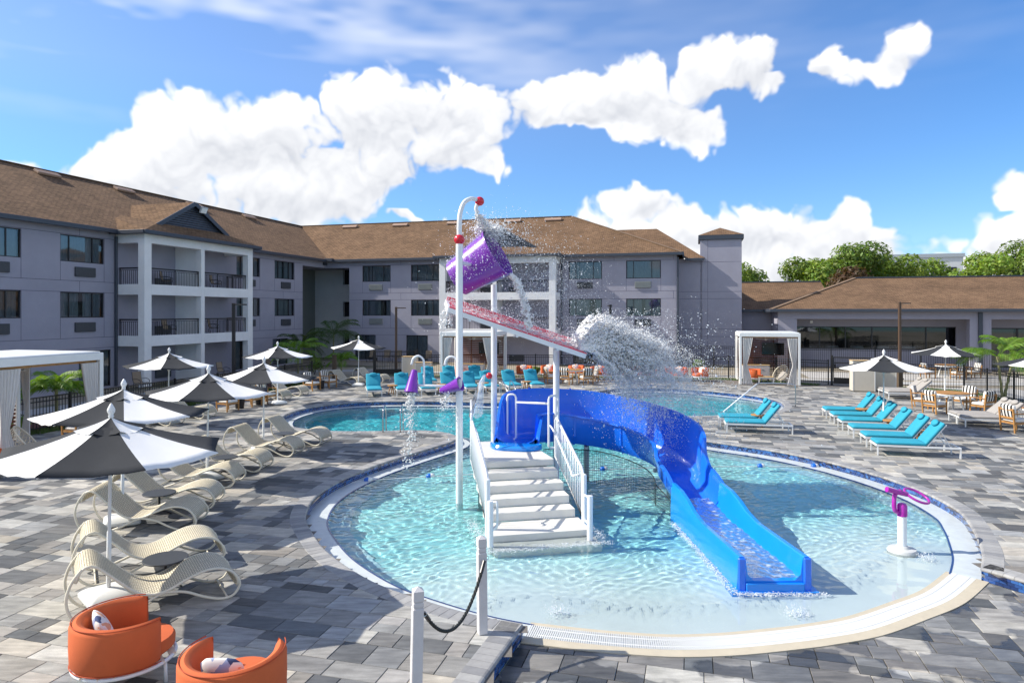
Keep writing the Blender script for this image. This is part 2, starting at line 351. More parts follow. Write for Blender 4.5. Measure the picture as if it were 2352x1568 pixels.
# orientation: travelling OUT runs clockwise round the pool seen from above, so the pool lies on the right
# ------------------------------------------------------------------ materials of the setting
def paver_material(name, wet):
    m, n, p, o = nodes_of(name); L = n.links
    a = n.nodes.new('ShaderNodeAttribute'); a.attribute_name = 'tone'
    g = n.nodes.new('ShaderNodeNewGeometry')
    mp = n.nodes.new('ShaderNodeMapping'); mp.inputs['Rotation'].default_value = (0, 0, TH); mp.inputs['Scale'].default_value = (2.2, 11, 1); L.new(g.outputs['Position'], mp.inputs['Vector'])
    rnd = n.nodes.new('ShaderNodeVectorMath'); rnd.operation = 'ADD'; sc = n.nodes.new('ShaderNodeVectorMath'); sc.operation = 'SCALE'; sc.inputs['Scale'].default_value = 40
    L.new(a.outputs['Color'], sc.inputs[0]); L.new(mp.outputs[0], rnd.inputs[0]); L.new(sc.outputs[0], rnd.inputs[1])
    st = n.nodes.new('ShaderNodeTexNoise'); st.inputs['Scale'].default_value = 1; st.inputs['Detail'].default_value = 5; st.inputs['Roughness'].default_value = .6; L.new(rnd.outputs[0], st.inputs['Vector'])
    cl = n.nodes.new('ShaderNodeTexNoise'); cl.inputs['Scale'].default_value = 4.5; cl.inputs['Detail'].default_value = 5; L.new(g.outputs['Position'], cl.inputs['Vector'])
    fi = n.nodes.new('ShaderNodeTexNoise'); fi.inputs['Scale'].default_value = 130; fi.inputs['Detail'].default_value = 2; L.new(g.outputs['Position'], fi.inputs['Vector'])
    def rng(src, lo, hi, a0=.3, a1=.7):
        r = n.nodes.new('ShaderNodeMapRange'); r.inputs[1].default_value = a0; r.inputs[2].default_value = a1; r.inputs[3].default_value = lo; r.inputs[4].default_value = hi; L.new(src, r.inputs[0]); return r.outputs[0]
    def mul(x, y):
        q = n.nodes.new('ShaderNodeMath'); q.operation = 'MULTIPLY'; L.new(x, q.inputs[0]); L.new(y, q.inputs[1]); return q.outputs[0]
    f = mul(mul(rng(st.outputs[0], .66, 1.2), rng(cl.outputs[0], .88, 1.1)), rng(fi.outputs[0], .86, 1.12))
    v = n.nodes.new('ShaderNodeVectorMath'); v.operation = 'SCALE'; L.new(a.outputs['Color'], v.inputs[0]); L.new(f, v.inputs['Scale'])
    col = v.outputs[0]; rough = rng(cl.outputs[0], .62, .8)
    if wet:                                               # puddles left by bathers: own ragged shapes, darker and glossy
        pw = n.nodes.new('ShaderNodeTexNoise'); pw.inputs['Scale'].default_value = 1.15; pw.inputs['Detail'].default_value = 4; pw.inputs['Roughness'].default_value = .45; L.new(g.outputs['Position'], pw.inputs['Vector'])
        k = rng(pw.outputs[0], 0, 1, .475, .50)
        mx = n.nodes.new('ShaderNodeMix'); mx.data_type = 'RGBA'; dk = n.nodes.new('ShaderNodeVectorMath'); dk.operation = 'SCALE'; dk.inputs['Scale'].default_value = .45; L.new(col, dk.inputs[0])
        L.new(k, mx.inputs[0]); L.new(col, mx.inputs[6]); L.new(dk.outputs[0], mx.inputs[7]); col = mx.outputs[2]
        mr = n.nodes.new('ShaderNodeMix'); L.new(k, mr.inputs[0]); L.new(rough, mr.inputs[2]); mr.inputs[3].default_value = .22; rough = mr.outputs[0]
    L.new(col, p.inputs['Base Color']); L.new(rough, p.inputs['Roughness']); p.inputs['Specular IOR Level'].default_value = .35
    b = n.nodes.new('ShaderNodeBump'); b.inputs['Strength'].default_value = .25; b.inputs['Distance'].default_value = .006; L.new(fi.outputs[0], b.inputs['Height']); L.new(b.outputs[0], p.inputs['Normal'])
    return m
M_PAV = paver_material('paver_stone', False); M_PAVW = paver_material('paver_stone_wet', True)
M_SAND = mat('joint_sand', (.16, .145, .13), .95, .2, 8, .3, 90)
M_COPE = attr_mat('coping_stone', .7, .16, 9, .25, 90, .35)
M_TILE = attr_mat('glass_tile', .12, .12, 3, .0, 60, .6, .3)
M_PLASTER_W = mat('white_plaster', (.80, .82, .80), .6, .05, 3)
M_WHITE = mat('white_paint', (.82, .83, .84), .32, .03, 4, .03, 30)
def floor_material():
    m, n, p, o = nodes_of('pool_plaster_depth_tint'); L = n.links; g = n.nodes.new('ShaderNodeNewGeometry'); sp = n.nodes.new('ShaderNodeSeparateXYZ'); L.new(g.outputs['Position'], sp.inputs[0])
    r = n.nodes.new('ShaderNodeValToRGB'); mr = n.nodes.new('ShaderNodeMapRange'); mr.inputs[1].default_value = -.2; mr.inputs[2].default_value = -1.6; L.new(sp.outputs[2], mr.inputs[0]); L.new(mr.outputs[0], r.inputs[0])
    e = r.color_ramp.elements; e[0].position = 0; e[0].color = (.88, .92, .90, 1); e[1].position = 1; e[1].color = (.055, .62, .72, 1)  # ramp by depth paints the water's absorption tint into the plaster colour
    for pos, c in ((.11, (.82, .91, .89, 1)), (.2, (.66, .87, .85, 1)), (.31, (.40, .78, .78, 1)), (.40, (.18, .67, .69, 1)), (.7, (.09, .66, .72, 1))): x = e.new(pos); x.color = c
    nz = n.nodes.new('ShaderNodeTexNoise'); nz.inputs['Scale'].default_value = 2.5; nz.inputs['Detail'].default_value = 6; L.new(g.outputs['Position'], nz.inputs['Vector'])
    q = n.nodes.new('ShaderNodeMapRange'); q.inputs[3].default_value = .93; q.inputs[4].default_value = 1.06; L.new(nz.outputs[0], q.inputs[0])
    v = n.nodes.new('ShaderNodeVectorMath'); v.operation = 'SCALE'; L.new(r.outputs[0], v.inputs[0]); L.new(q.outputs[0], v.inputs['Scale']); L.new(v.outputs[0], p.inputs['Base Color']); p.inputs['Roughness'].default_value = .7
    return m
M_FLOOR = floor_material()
def ground_material():
    m, n, p, o = nodes_of('ground_earth'); L = n.links; g = n.nodes.new('ShaderNodeNewGeometry')
    a = n.nodes.new('ShaderNodeTexNoise'); a.inputs['Scale'].default_value = .22; a.inputs['Detail'].default_value = 6; L.new(g.outputs['Position'], a.inputs['Vector'])
    r = n.nodes.new('ShaderNodeValToRGB'); L.new(a.outputs[0], r.inputs[0]); e = r.color_ramp.elements
    e[0].position = .36; e[0].color = (.30, .25, .19, 1); e[1].position = .68; e[1].color = (.08, .085, .035, 1); x = e.new(.52); x.color = (.36, .31, .24, 1)
    b = n.nodes.new('ShaderNodeTexNoise'); b.inputs['Scale'].default_value = 22; b.inputs['Detail'].default_value = 4; L.new(g.outputs['Position'], b.inputs['Vector'])
    q = n.nodes.new('ShaderNodeMapRange'); q.inputs[3].default_value = .6; q.inputs[4].default_value = 1.35; L.new(b.outputs[0], q.inputs[0])
    v = n.nodes.new('ShaderNodeVectorMath'); v.operation = 'SCALE'; L.new(r.outputs[0], v.inputs[0]); L.new(q.outputs[0], v.inputs['Scale']); L.new(v.outputs[0], p.inputs['Base Color']); p.inputs['Roughness'].default_value = .95
    bp = n.nodes.new('ShaderNodeBump'); bp.inputs['Strength'].default_value = .6; bp.inputs['Distance'].default_value = .05; L.new(b.outputs[0], bp.inputs['Height']); L.new(bp.outputs[0], p.inputs['Normal'])
    return m
# ------------------------------------------------------------------ ground sheet out to the horizon, with the pool terrace let into it
X0, X1, Y0, Y1 = -22., 30., 1., 46.
g = MB(); E_ = 900.
for q in [(-E_, X0, -60, E_), (X1, E_, -60, E_), (X0, X1, Y1, E_), (X0, X1, -60, Y0)]:
    g.add([(q[0], q[2], -.06), (q[1], q[2], -.06), (q[1], q[3], -.06), (q[0], q[3], -.06)], [(0, 1, 2, 3)])
struct('ground', g, ground_material())
DECK = np.array([(-18.2, 1), W2(9.5, -48), W2(9.5, -17.6), (-8.9, 43.1), (3, 43.0), (13.1, 41.3), (17.7, 37.7), (20.2, 36.6), (23.1, 34.9), (22.2, 30.5), (22.9, 24), (25.5, 14), (28, 1)])
st = .2; nx = int((X1 - X0) / st); ny = int((Y1 - Y0) / st)
cx = X0 + (np.arange(nx) + .5) * st; cy = Y0 + (np.arange(ny) + .5) * st; CXg, CYg = np.meshgrid(cx, cy); Pc = np.stack([CXg.ravel(), CYg.ravel()], 1)
LOOPC = LOOP[::4]; LOWC = np.vstack([LOWER, BEACH[1:-1:4]])
in_pool = inside(Pc, LOOPC); in_low = inside(Pc, LOWC) & ~in_pool; in_deck = inside(Pc, DECK)
def sheet(mask, z):
    ids = np.nonzero(mask)[0]; iy, ix = ids // nx, ids % nx; vid = {}; vs = []; fs = []
    def v(i, j):
        if (i, j) not in vid: vid[(i, j)] = len(vs); vs.append((X0 + i * st, Y0 + j * st, z))
        return vid[(i, j)]
    for i, j in zip(ix.tolist(), iy.tolist()): fs.append((v(i, j), v(i + 1, j), v(i + 1, j + 1), v(i, j + 1)))
    return MB().add(vs, fs)
dk = struct('pool_deck', sheet(in_deck & ~in_pool & ~in_low, -.035), M_SAND)
lo_dk = struct('lower_pavement', sheet(in_low, ZW - .035), M_SAND)
struct('terrace_ground', sheet(~in_deck & ~in_pool & ~in_low, -.06), bpy.data.materials['ground_earth'])
# ------------------------------------------------------------------ pavers: rows along the building axis, mixed sizes
TONES = [(.075, .08, .086), (.085, .088, .095), (.13, .135, .14), (.18, .182, .185), (.25, .245, .24), (.33, .315, .295), (.42, .395, .355), (.48, .45, .395), (.38, .37, .36), (.53, .50, .45), (.29, .275, .255)]
TW = [.09, .07, .10, .11, .11, .11, .10, .09, .09, .07, .06]
def clip_half(poly, p, n):
    """keep the side where (x-p).n <= 0"""
    out = []
    for i in range(len(poly)):
        a = poly[i]; b = poly[(i + 1) % len(poly)]; da = (a[0] - p[0]) * n[0] + (a[1] - p[1]) * n[1]; db = (b[0] - p[0]) * n[0] + (b[1] - p[1]) * n[1]
        if da <= 0: out.append(a)
        if (da < 0 < db) or (db < 0 < da):
            t = da / (da - db); out.append((a[0] + (b[0] - a[0]) * t, a[1] + (b[1] - a[1]) * t))
    return out
def paver_cells():
    r = random.Random(3); cells = []
    b = -58.; last = None
    while b < -13.:
        h = r.choices([.22, .33, .44], [.35, .25, .4])[0]; a = 4. + r.uniform(0, .6)
        while a < 50.:
            if h > .4: w = r.choices([.33, .66, .44], [.35, .45, .2])[0]
            elif h > .3: w = r.choices([.22, .33, .66], [.3, .4, .3])[0]
            else: w = r.choices([.22, .33, .44], [.25, .4, .35])[0]
            split = h > .4 and w < .5 and r.random() < .35
            if split:
                cells.append((a, b, w, .22)); cells.append((a, b + .22, w, .22))
            else: cells.append((a, b, w, h))
            a += w
        b += h
    return cells
cells = paver_cells()
cells = [c for c in cells if abs(W2(c[0], c[1])[0]) < W2(c[0], c[1])[1] * .86 + 2.6 and 4 < W2(c[0], c[1])[1] < 44]
cen = np.array([W2(a + w / 2, b + h / 2) for a, b, w, h in cells]); rad = np.array([math.hypot(w, h) / 2 for a, b, w, h in cells])
sel = inside(cen, DECK + 0) & (cen[:, 1] > 4.) & (cen[:, 1] < 43.5)
vis = np.abs(cen[:, 0]) < cen[:, 1] * .86 + 2.2                      # paved as far as a step to the side would still show
pool_in = inside(cen, LOOPC); low_in = inside(cen, LOWC) & ~pool_in
cope_line = offset_line(OUT, -.15)                                   # pavers end under the middle of the coping
dd, ff, tt = nearest(cen, cope_line[::3])
bl = offset_line(BEACH, -.06); db_, fb_, tb_ = nearest(cen, bl[::3])
wl = [np.array([(.14, 8.78), (-.34, 7.37), (-1.9, 2.8)]), np.array([(16, 2.8), (11.4, 5.9), (7.65, 10.2), (7.35, 10.7)])]
def tone(r):
    c = r.choices(TONES, TW)[0]; c = tuple(.235 + (q - .235) * .80 for q in c); k = r.uniform(.85, 1.15); t = r.uniform(-.012, .012) * (c[0] / .3)
    return (c[0] * k * 1.0 + t, c[1] * k, c[2] * k * .985 - t)
r = random.Random(9); upper = []; lower = []
dw = [nearest(cen, w)[0:3] for w in wl]
for i, (a, b, w, h) in enumerate(cells):
    if not (sel[i] and vis[i]): continue
    gpx = .004
    q = [W2(a + gpx, b + gpx), W2(a + w - gpx, b + gpx), W2(a + w - gpx, b + h - gpx), W2(a + gpx, b + h - gpx)]
    both = [True] if (low_in[i] or (db_[i] < rad[i] and cen[i][1] < 11.2 and 0 < cen[i][0] < 7.6)) else [False]
    near_wall = min(dw[0][0][i], dw[1][0][i]) < rad[i] + .02
    if near_wall: both = [False, True]
    for low in both:
        p = q
        if low:
            if db_[i] < rad[i]:
                n = (-tb_[i][1], tb_[i][0])                          # BEACH travels with the pool on its right
                n = (tb_[i][1], -tb_[i][0]); p = clip_half(p, fb_[i], n)
            elif pool_in[i]: continue
            for k in (0, 1):
                if dw[k][0][i] < rad[i] + .02:
                    t = dw[k][2][i]; n = (t[1], -t[0]) if k == 0 else (t[1], -t[0]); p = clip_half(p, dw[k][1][i], n)
        else:
            if dd[i] < rad[i]:
                t = tt[i]; p = clip_half(p, ff[i], (t[1], -t[0]))
            elif pool_in[i] or (low_in[i] and not near_wall): continue
            for k in (0, 1):
                if near_wall and dw[k][0][i] < rad[i] + .02:
                    t = dw[k][2][i]; f = dw[k][1][i]; n = (-t[1], t[0]); p = clip_half(p, (f[0] - n[0] * .14, f[1] - n[1] * .14), n)
        if len(p) < 3: continue
        (lower if low else upper).append((p, tone(r), cen[i], r.uniform(-.0025, .0025)))
def paver(mb, p, c, z):
    m = len(p); cx_ = sum(x for x, _ in p) / m; cy_ = sum(y for _, y in p) / m
    def ins(d): return [(x + (cx_ - x) * min(1, d / max(.05, math.hypot(x - cx_, y - cy_))), y + (cy_ - y) * min(1, d / max(.05, math.hypot(x - cx_, y - cy_)))) for x, y in p]
    t = ins(.006); vs = [(x, y, z) for x, y in t] + [(x, y, z - .005) for x, y in p] + [(x, y, z - .03) for x, y in p]
    mb.add(vs, [tuple(range(m))] + [(m + k, m + (k + 1) % m, (k + 1) % m, k) for k in range(m)] + [(2 * m + k, 2 * m + (k + 1) % m, m + (k + 1) % m, m + k) for k in range(m)], c)
def lay(pavs, z, parent, material, limit):
    # the ones that show largest (nearest the camera, inside its view) are single pieces, the rest one mass
    pavs.sort(key=lambda t: t[2][1] + 8 * (abs(t[2][0]) > t[2][1] * .76))
    rest = MB()
    for k, (p, c, ce, dz) in enumerate(pavs):
        if k < limit and ce[1] > 7.0:
            mb = MB(); paver(mb, p, c, z + dz); mb.build('paver', material, parent)
        else: paver(rest, p, c, z + dz)
    o = rest.build('paver_field', material, parent); o['kind'] = 'stuff'
upper = [u for u in upper if u[2][1] > 5.5]; lower = [u for u in lower if u[2][1] > 5.0]
up_far = [u for u in upper]; lay(up_far, 0, dk, M_PAV, 300); lay(lower, ZW, lo_dk, M_PAVW, 220)
# ------------------------------------------------------------------ coping bricks round the pool and along the two step walls
CT = [(.27, .27, .275), (.32, .315, .31), (.36, .355, .345), (.24, .24, .245), (.31, .305, .30)]
def along(line, step):
    L = resample(line, step); mid = (L[:-1] + L[1:]) / 2; T = L[1:] - L[:-1]; ln = np.linalg.norm(T, axis=1); return mid, T / ln[:, None], ln
CBV = {}
def cope_mesh(c, ln):
    key = (c, round(ln, 3))
    if key not in CBV:
        mb = MB(); w = ln / 2 - .0025                       # local x along, y outward; bullnose on the pool side (y < 0)
        prof = [(.30, -.055), (.30, -.004), (.294, .004), (.03, .004), (.008, -.004), (-.006, -.022), (-.006, -.04), (.006, -.055)]
        mb.loft([[(-w, y, z) for y, z in prof], [(w, y, z) for y, z in prof]], True, True, col=CT[c])
        CBV[key] = mb.mesh('coping_brick', M_COPE)
    return CBV[key]
cop = tag(thing('pool_coping', 'grey bullnose brick coping running round the curved pool edge', 'coping'))
def lay_coping(line, parent, limit, z=0.):
    mid, T, ln = along(line, .152); rr = random.Random(4); order = sorted(range(len(mid)), key=lambda i: mid[i][1]); rest = MB()
    for k, i in enumerate(order):
        me = cope_mesh(rr.randrange(5), float(np.median(ln))); a = math.atan2(T[i][1], T[i][0])
        if k < limit: put('coping_brick', me, parent, (mid[i][0], mid[i][1], z), a)
        else:
            M = Matrix.Translation((mid[i][0], mid[i][1], z)) @ Matrix.Rotation(a, 4, 'Z')
            rest.add([M @ v.co for v in me.vertices], [tuple(p.vertices) for p in me.polygons], CT[rr.randrange(5)])
    if rest.f: o = rest.build('coping_bricks_far', M_COPE, parent); o['kind'] = 'stuff'
lay_coping(OUT, cop, 300)
WALL_L = np.array([(-1.9, 2.8), (-.34, 7.37), (.14, 8.78)]); WALL_R = np.array([(7.35, 10.7), (7.65, 10.2), (11.4, 5.9), (16, 2.8)])
cl_ = tag(thing('step_wall', 'low step wall of grey coping and blue tile beside the rope posts', 'step wall'))
cr_ = tag(thing('step_wall', 'low step wall of blue tile and grey coping at the right of the drain', 'step wall'))
lay_coping(WALL_L[::1], cl_, 60); lay_coping(WALL_R, cr_, 60)
# blue glass tile bands
BT = [(.012, .035, .13), (.02, .07, .24), (.035, .12, .36), (.015, .05, .2), (.05, .16, .42), (.01, .025, .09), (.03, .09, .3)]
TM = {}
def tile_mesh(c, w, h):
    k = (c, round(w, 3), round(h, 3))
    if k not in TM: TM[k] = MB().box(-w / 2 + .002, w / 2 - .002, -.004, .006, -h / 2 + .002, h / 2 - .002, col=BT[c]).mesh('tile', M_TILE)
    return TM[k]
def tile_band(line, z0, z1, parent, rows, w, single=0):
    h = (z1 - z0) / rows; rr = random.Random(2); mb = MB()
    for row in range(rows):
        mid, T, ln = along(line, w); sh = (row % 2) * .5; cnt = 0
        for i in range(len(mid)):
            p = mid[i] + T[i] * sh * w; a = math.atan2(T[i][1], T[i][0]); c = rr.randrange(7); z = z0 + (row + .5) * h
            if single and cnt < single: put('tile', tile_mesh(c, float(np.median(ln)), h), parent, (p[0], p[1], z), a); cnt += 1
            else:
                nn = np.array([T[i][1], -T[i][0]]); l2 = ln[i] / 2 - .002
                A_ = p - T[i] * l2 + nn * .006; B_ = p + T[i] * l2 + nn * .006
                mb.add([(A_[0], A_[1], z - h / 2 + .002), (B_[0], B_[1], z - h / 2 + .002), (B_[0], B_[1], z + h / 2 - .002), (A_[0], A_[1], z + h / 2 - .002)], [(0, 1, 2, 3)], BT[c])
    if mb.f: o = mb.build('tile_band', M_TILE, parent); o['kind'] = 'stuff'
tile_band(offset_line(OUT, -.015), -.27, -.05, cop, 4, .075)
wr = resample(WALL_R, .05); tile_band(offset_line(wr[wr[:, 1] > 7.], -.012)[:90], ZW, -.05, cr_, 3, .1, 30)
wll = resample(WALL_L, .05); tile_band(offset_line(wll[wll[:, 1] > 5.], -.012), ZW, -.05, cl_, 3, .1, 30)
# ------------------------------------------------------------------ pool shell
sh = MB(); lw = offset_line(OUT, -.03)
sh.loft([[(p[0], p[1], -.045) for p in lw], [(p[0], p[1], -1.75) for p in lw]], closed=False)
for wln in (WALL_L, WALL_R):
    wln = offset_line(resample(wln, .3), -.03); sh.loft([[(p[0], p[1], -.05) for p in wln], [(p[0], p[1], -.5) for p in wln]], closed=False)
struct('pool_wall', sh, M_PLASTER_W)
def pool_depth(P):
    d, f, t = nearest(P, BEACH[::6]); spl = np.clip((d - .42) * .12, 0, .46)
    main = np.clip((P[:, 1] - 19.5) / 6, 0, 1); main = main * main * (3 - 2 * main)
    return .012 + spl * (1 - main) + main * 1.25
gx = np.arange(-9.4, 12.8, .2); gy = np.arange(8.0, 37, .2); GX, GY = np.meshgrid(gx, gy); GP = np.stack([GX.ravel(), GY.ravel()], 1)
ins = inside(GP, LOOPC); dn = nearest(GP, np.vstack([LOOPC, LOOPC[:1]]))[0]; ok = ins | (dn < .22)
dep = pool_depth(GP); fl = MB(); vs = [(x, y, ZW - d) for (x, y), d in zip(GP, dep)]; nxx = len(gx); fs = []
okg = ok.reshape(len(gy), nxx)
for j in range(len(gy) - 1):
    for i in range(nxx - 1):
        if okg[j, i] and okg[j + 1, i] and okg[j, i + 1] and okg[j + 1, i + 1]: fs.append((j * nxx + i, j * nxx + i + 1, (j + 1) * nxx + i + 1, (j + 1) * nxx + i))
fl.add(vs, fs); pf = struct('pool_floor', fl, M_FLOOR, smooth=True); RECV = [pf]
# white ledge just under the water all round, with a navy tile line along its lip, and a deeper second step
L0 = offset_line(OUT, -.03); L1 = offset_line(OUT, .42); L1 = resample(crom(L1[::6], 6), .08) if False else L1
def ring(name, a, b, za, zb, zc, m):
    mb = MB(); mb.loft([[(p[0], p[1], za) for p in a], [(p[0], p[1], zb) for p in b], [(p[0], p[1], zc) for p in b]], closed=False); o = struct(name, mb, m); RECV.append(o); return o
ring('pool_ledge', L0, L1, ZW + .012, ZW + .006, ZW - .7, mat('ledge_plaster', (.56, .60, .60), .35, .12, 5))
ring('pool_step', L1, offset_line(OUT, .85), ZW - .36, ZW - .37, ZW - 1.4, mat('pale_blue_plaster', (.42, .66, .72), .6, .04, 3))
nb = MB(); la = offset_line(OUT, .395); lb = offset_line(OUT, .425); nb.loft([[(p[0], p[1], ZW + .0105) for p in la], [(p[0], p[1], ZW + .0105) for p in lb], [(p[0], p[1], ZW - .08) for p in lb]], closed=False)
RECV.append(struct('pool_tile_line', nb, mat('navy_tile', (.015, .04, .16), .2)))
# ------------------------------------------------------------------ slotted drain grate along the beach entry
gr = tag(thing('drain_grate', 'white slotted drain grate curving along the shallow beach edge', 'drain grate'))
M_CREAM = mat('cream_stone', (.52, .46, .35), .7, .08, 6, .15, 70); M_GRATE = mat('white_plastic', (.66, .67, .66), .35)
BO = BEACH; bi = offset_line(BEACH, .06); be = offset_line(BEACH, .40); bf = offset_line(BEACH, .48)
for nm, a, b, z in (('border_strip', offset_line(BEACH, -.11), bi, ZW + .012), ('border_strip', be, bf, ZW + .008)):
    mb = MB(); mb.loft([[(p[0], p[1], z - .05) for p in a], [(p[0], p[1], z) for p in a], [(p[0], p[1], z) for p in b], [(p[0], p[1], z - .05) for p in b]], closed=False); mb.build(nm, M_CREAM, gr)
mb = MB(); mb.loft([[(p[0], p[1], ZW - .03) for p in bi], [(p[0], p[1], ZW - .03) for p in be]], closed=False); mb.build('channel', mat('drain_dark', (.05, .05, .05), .8), gr)
mid, T, ln = along(offset_line(BEACH, .23), .028); sl = MB().box(-.0085, .0085, -.168, .168, -.02, .0).mesh('slat', M_GRATE)
rest = MB(); ordr = sorted(range(len(mid)), key=lambda i: mid[i][1])
for k, i in enumerate(ordr):
    a = math.atan2(T[i][1], T[i][0])
    if k < 300: put('slat', sl, gr, (mid[i][0], mid[i][1], ZW + .012), a)
    else:
        M = Matrix.Translation((mid[i][0], mid[i][1], ZW + .012)) @ Matrix.Rotation(a, 4, 'Z'); rest.box(-.0085, .0085, -.168, .168, -.02, .0, M)
if rest.f: o = rest.build('slats_far', M_GRATE, gr); o['kind'] = 'stuff'
for off in (.14, .32):
    ln_ = offset_line(BEACH, off); mb = MB(); mb.tube([(p[0], p[1], ZW + .008) for p in ln_[::3]], .008, 5); mb.build('rib', M_GRATE, gr)
# ------------------------------------------------------------------ water: real waves, refracting, casting its own caustics
def waves(X, Y, SHORT, LONG):
    r = np.random.default_rng(1); z = np.zeros_like(X)
    wx = X + .12 * np.sin(Y * 1.7 + 1) + .07 * np.sin(X * 2.9 + Y * 2.1); wy = Y + .12 * np.sin(X * 1.9) + .07 * np.sin(Y * 3.1 - X * 1.3)
    for l in np.concatenate([r.uniform(.13, .30, 40), r.uniform(.4, 1.2, 14)]):
        a = r.uniform(0, 6.28); k = 2 * np.pi / l; am = (.0027 * l if l < .35 else .0016 * l)
        z += (SHORT if l < .35 else LONG) * am * np.sin(k * (wx * np.cos(a) + wy * np.sin(a)) + r.uniform(0, 6.28))
    return z
def water_material():
    m, n, p, o = nodes_of('pool_water'); n.nodes.remove(p)
    gl = n.nodes.new('ShaderNodeBsdfGlass'); gl.inputs['IOR'].default_value = 1.33; gl.inputs['Roughness'].default_value = 0; gl.inputs['Color'].default_value = (.93, .985, 1, 1); n.links.new(gl.outputs[0], o.inputs[0])
    return m
sx = .03; wxs = np.arange(-9.2, 12.5, sx); wys = np.arange(8.3, 36.8, sx); WX, WY = np.meshgrid(wxs, wys); WP = np.stack([WX.ravel(), WY.ravel()], 1)
cm = np.zeros(len(WP), bool)
coarse = inside(WP, np.vstack([offset_line(OUT, -.02)[::3], offset_line(BEACH, .40)[::4]]))
cm = coarse.reshape(WX.shape)
far = np.clip((WY - 8) / 30, 0, 1); calm = np.clip((WY - 8.6 + .05 * np.abs(WX - 2.4)) / 2.4, .4, 1.)
s_ = np.clip((WY - 20) / 6, 0, 1); sh_ = np.clip((pool_depth(WP).reshape(WX.shape) - .07) / .22, .05, .9) * (1 - .62 * s_); WZ = ZW + waves(WX, WY, sh_, np.clip(sh_, .3, 1) * (1 - s_) * .8 + s_ * 1.1)
idx = -np.ones(WX.size, int); keep = np.nonzero(cm.ravel())[0]; idx[keep] = np.arange(len(keep)); ig = idx.reshape(WX.shape)
qd = np.stack([ig[:-1, :-1], ig[:-1, 1:], ig[1:, 1:], ig[1:, :-1]], -1).reshape(-1, 4); qd = qd[(qd >= 0).all(1)]
wv = np.stack([WX.ravel()[keep], WY.ravel()[keep], WZ.ravel()[keep]], 1)
wm = bpy.data.meshes.new('pool_water'); wm.vertices.add(len(wv)); wm.vertices.foreach_set('co', wv.ravel()); wm.loops.add(qd.size); wm.loops.foreach_set('vertex_index', qd.ravel().astype(np.int32))
wm.polygons.add(len(qd)); wm.polygons.foreach_set('loop_start', np.arange(0, qd.size, 4, dtype=np.int32)); wm.polygons.foreach_set('use_smooth', np.ones(len(qd), bool)); wm.update(); wm.validate()
wm.materials.append(water_material()); wo = put('pool_water', wm); wo['kind'] = 'structure'; wo.cycles.is_caustics_caster = True
# ------------------------------------------------------------------ hotel (three storeys, L-shaped) in its own frame: x along the far wing, y away
def stucco(name, col):
    m, n, p, o = nodes_of(name); L = n.links; t = n.nodes.new('ShaderNodeTexCoord')
    a = n.nodes.new('ShaderNodeTexNoise'); a.inputs['Scale'].default_value = .7; a.inputs['Detail'].default_value = 8; a.inputs['Roughness'].default_value = .7; L.new(t.outputs['Object'], a.inputs['Vector'])
    b = n.nodes.new('ShaderNodeTexNoise'); b.inputs['Scale'].default_value = 38; b.inputs['Detail'].default_value = 3; L.new(t.outputs['Object'], b.inputs['Vector'])
    q = n.nodes.new('ShaderNodeMapRange'); q.inputs[1].default_value = .3; q.inputs[2].default_value = .7; q.inputs[3].default_value = .93; q.inputs[4].default_value = 1.07; L.new(a.outputs[0], q.inputs[0])
    q2 = n.nodes.new('ShaderNodeMapRange'); q2.inputs[3].default_value = .9; q2.inputs[4].default_value = 1.1; L.new(b.outputs[0], q2.inputs[0])
    mu = n.nodes.new('ShaderNodeMath'); mu.operation = 'MULTIPLY'; L.new(q.outputs[0], mu.inputs[0]); L.new(q2.outputs[0], mu.inputs[1])
    v = n.nodes.new('ShaderNodeVectorMath'); v.operation = 'SCALE'; v.inputs[0].default_value = col; L.new(mu.outputs[0], v.inputs['Scale']); L.new(v.outputs[0], p.inputs['Base Color']); p.inputs['Roughness'].default_value = .9; p.inputs['Specular IOR Level'].default_value = .2
    bp = n.nodes.new('ShaderNodeBump'); bp.inputs['Strength'].default_value = .35; bp.inputs['Distance'].default_value = .02; L.new(b.outputs[0], bp.inputs['Height']); L.new(bp.outputs[0], p.inputs['Normal']); return m
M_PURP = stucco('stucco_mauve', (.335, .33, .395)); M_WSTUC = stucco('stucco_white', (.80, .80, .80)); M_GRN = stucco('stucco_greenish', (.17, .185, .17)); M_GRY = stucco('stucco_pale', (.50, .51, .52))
M_JOINT = mat('joint_dark', (.10, .09, .13), .9); M_TRIM = mat('slate_trim', (.045, .055, .075), .45, .1, 3)
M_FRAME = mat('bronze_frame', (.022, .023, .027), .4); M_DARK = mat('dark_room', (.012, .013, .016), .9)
M_AC = mat('grille_grey', (.055, .06, .07), .5, .1, 12); M_ACL = mat('grille_steel', (.22, .235, .23), .45, .1, 8)
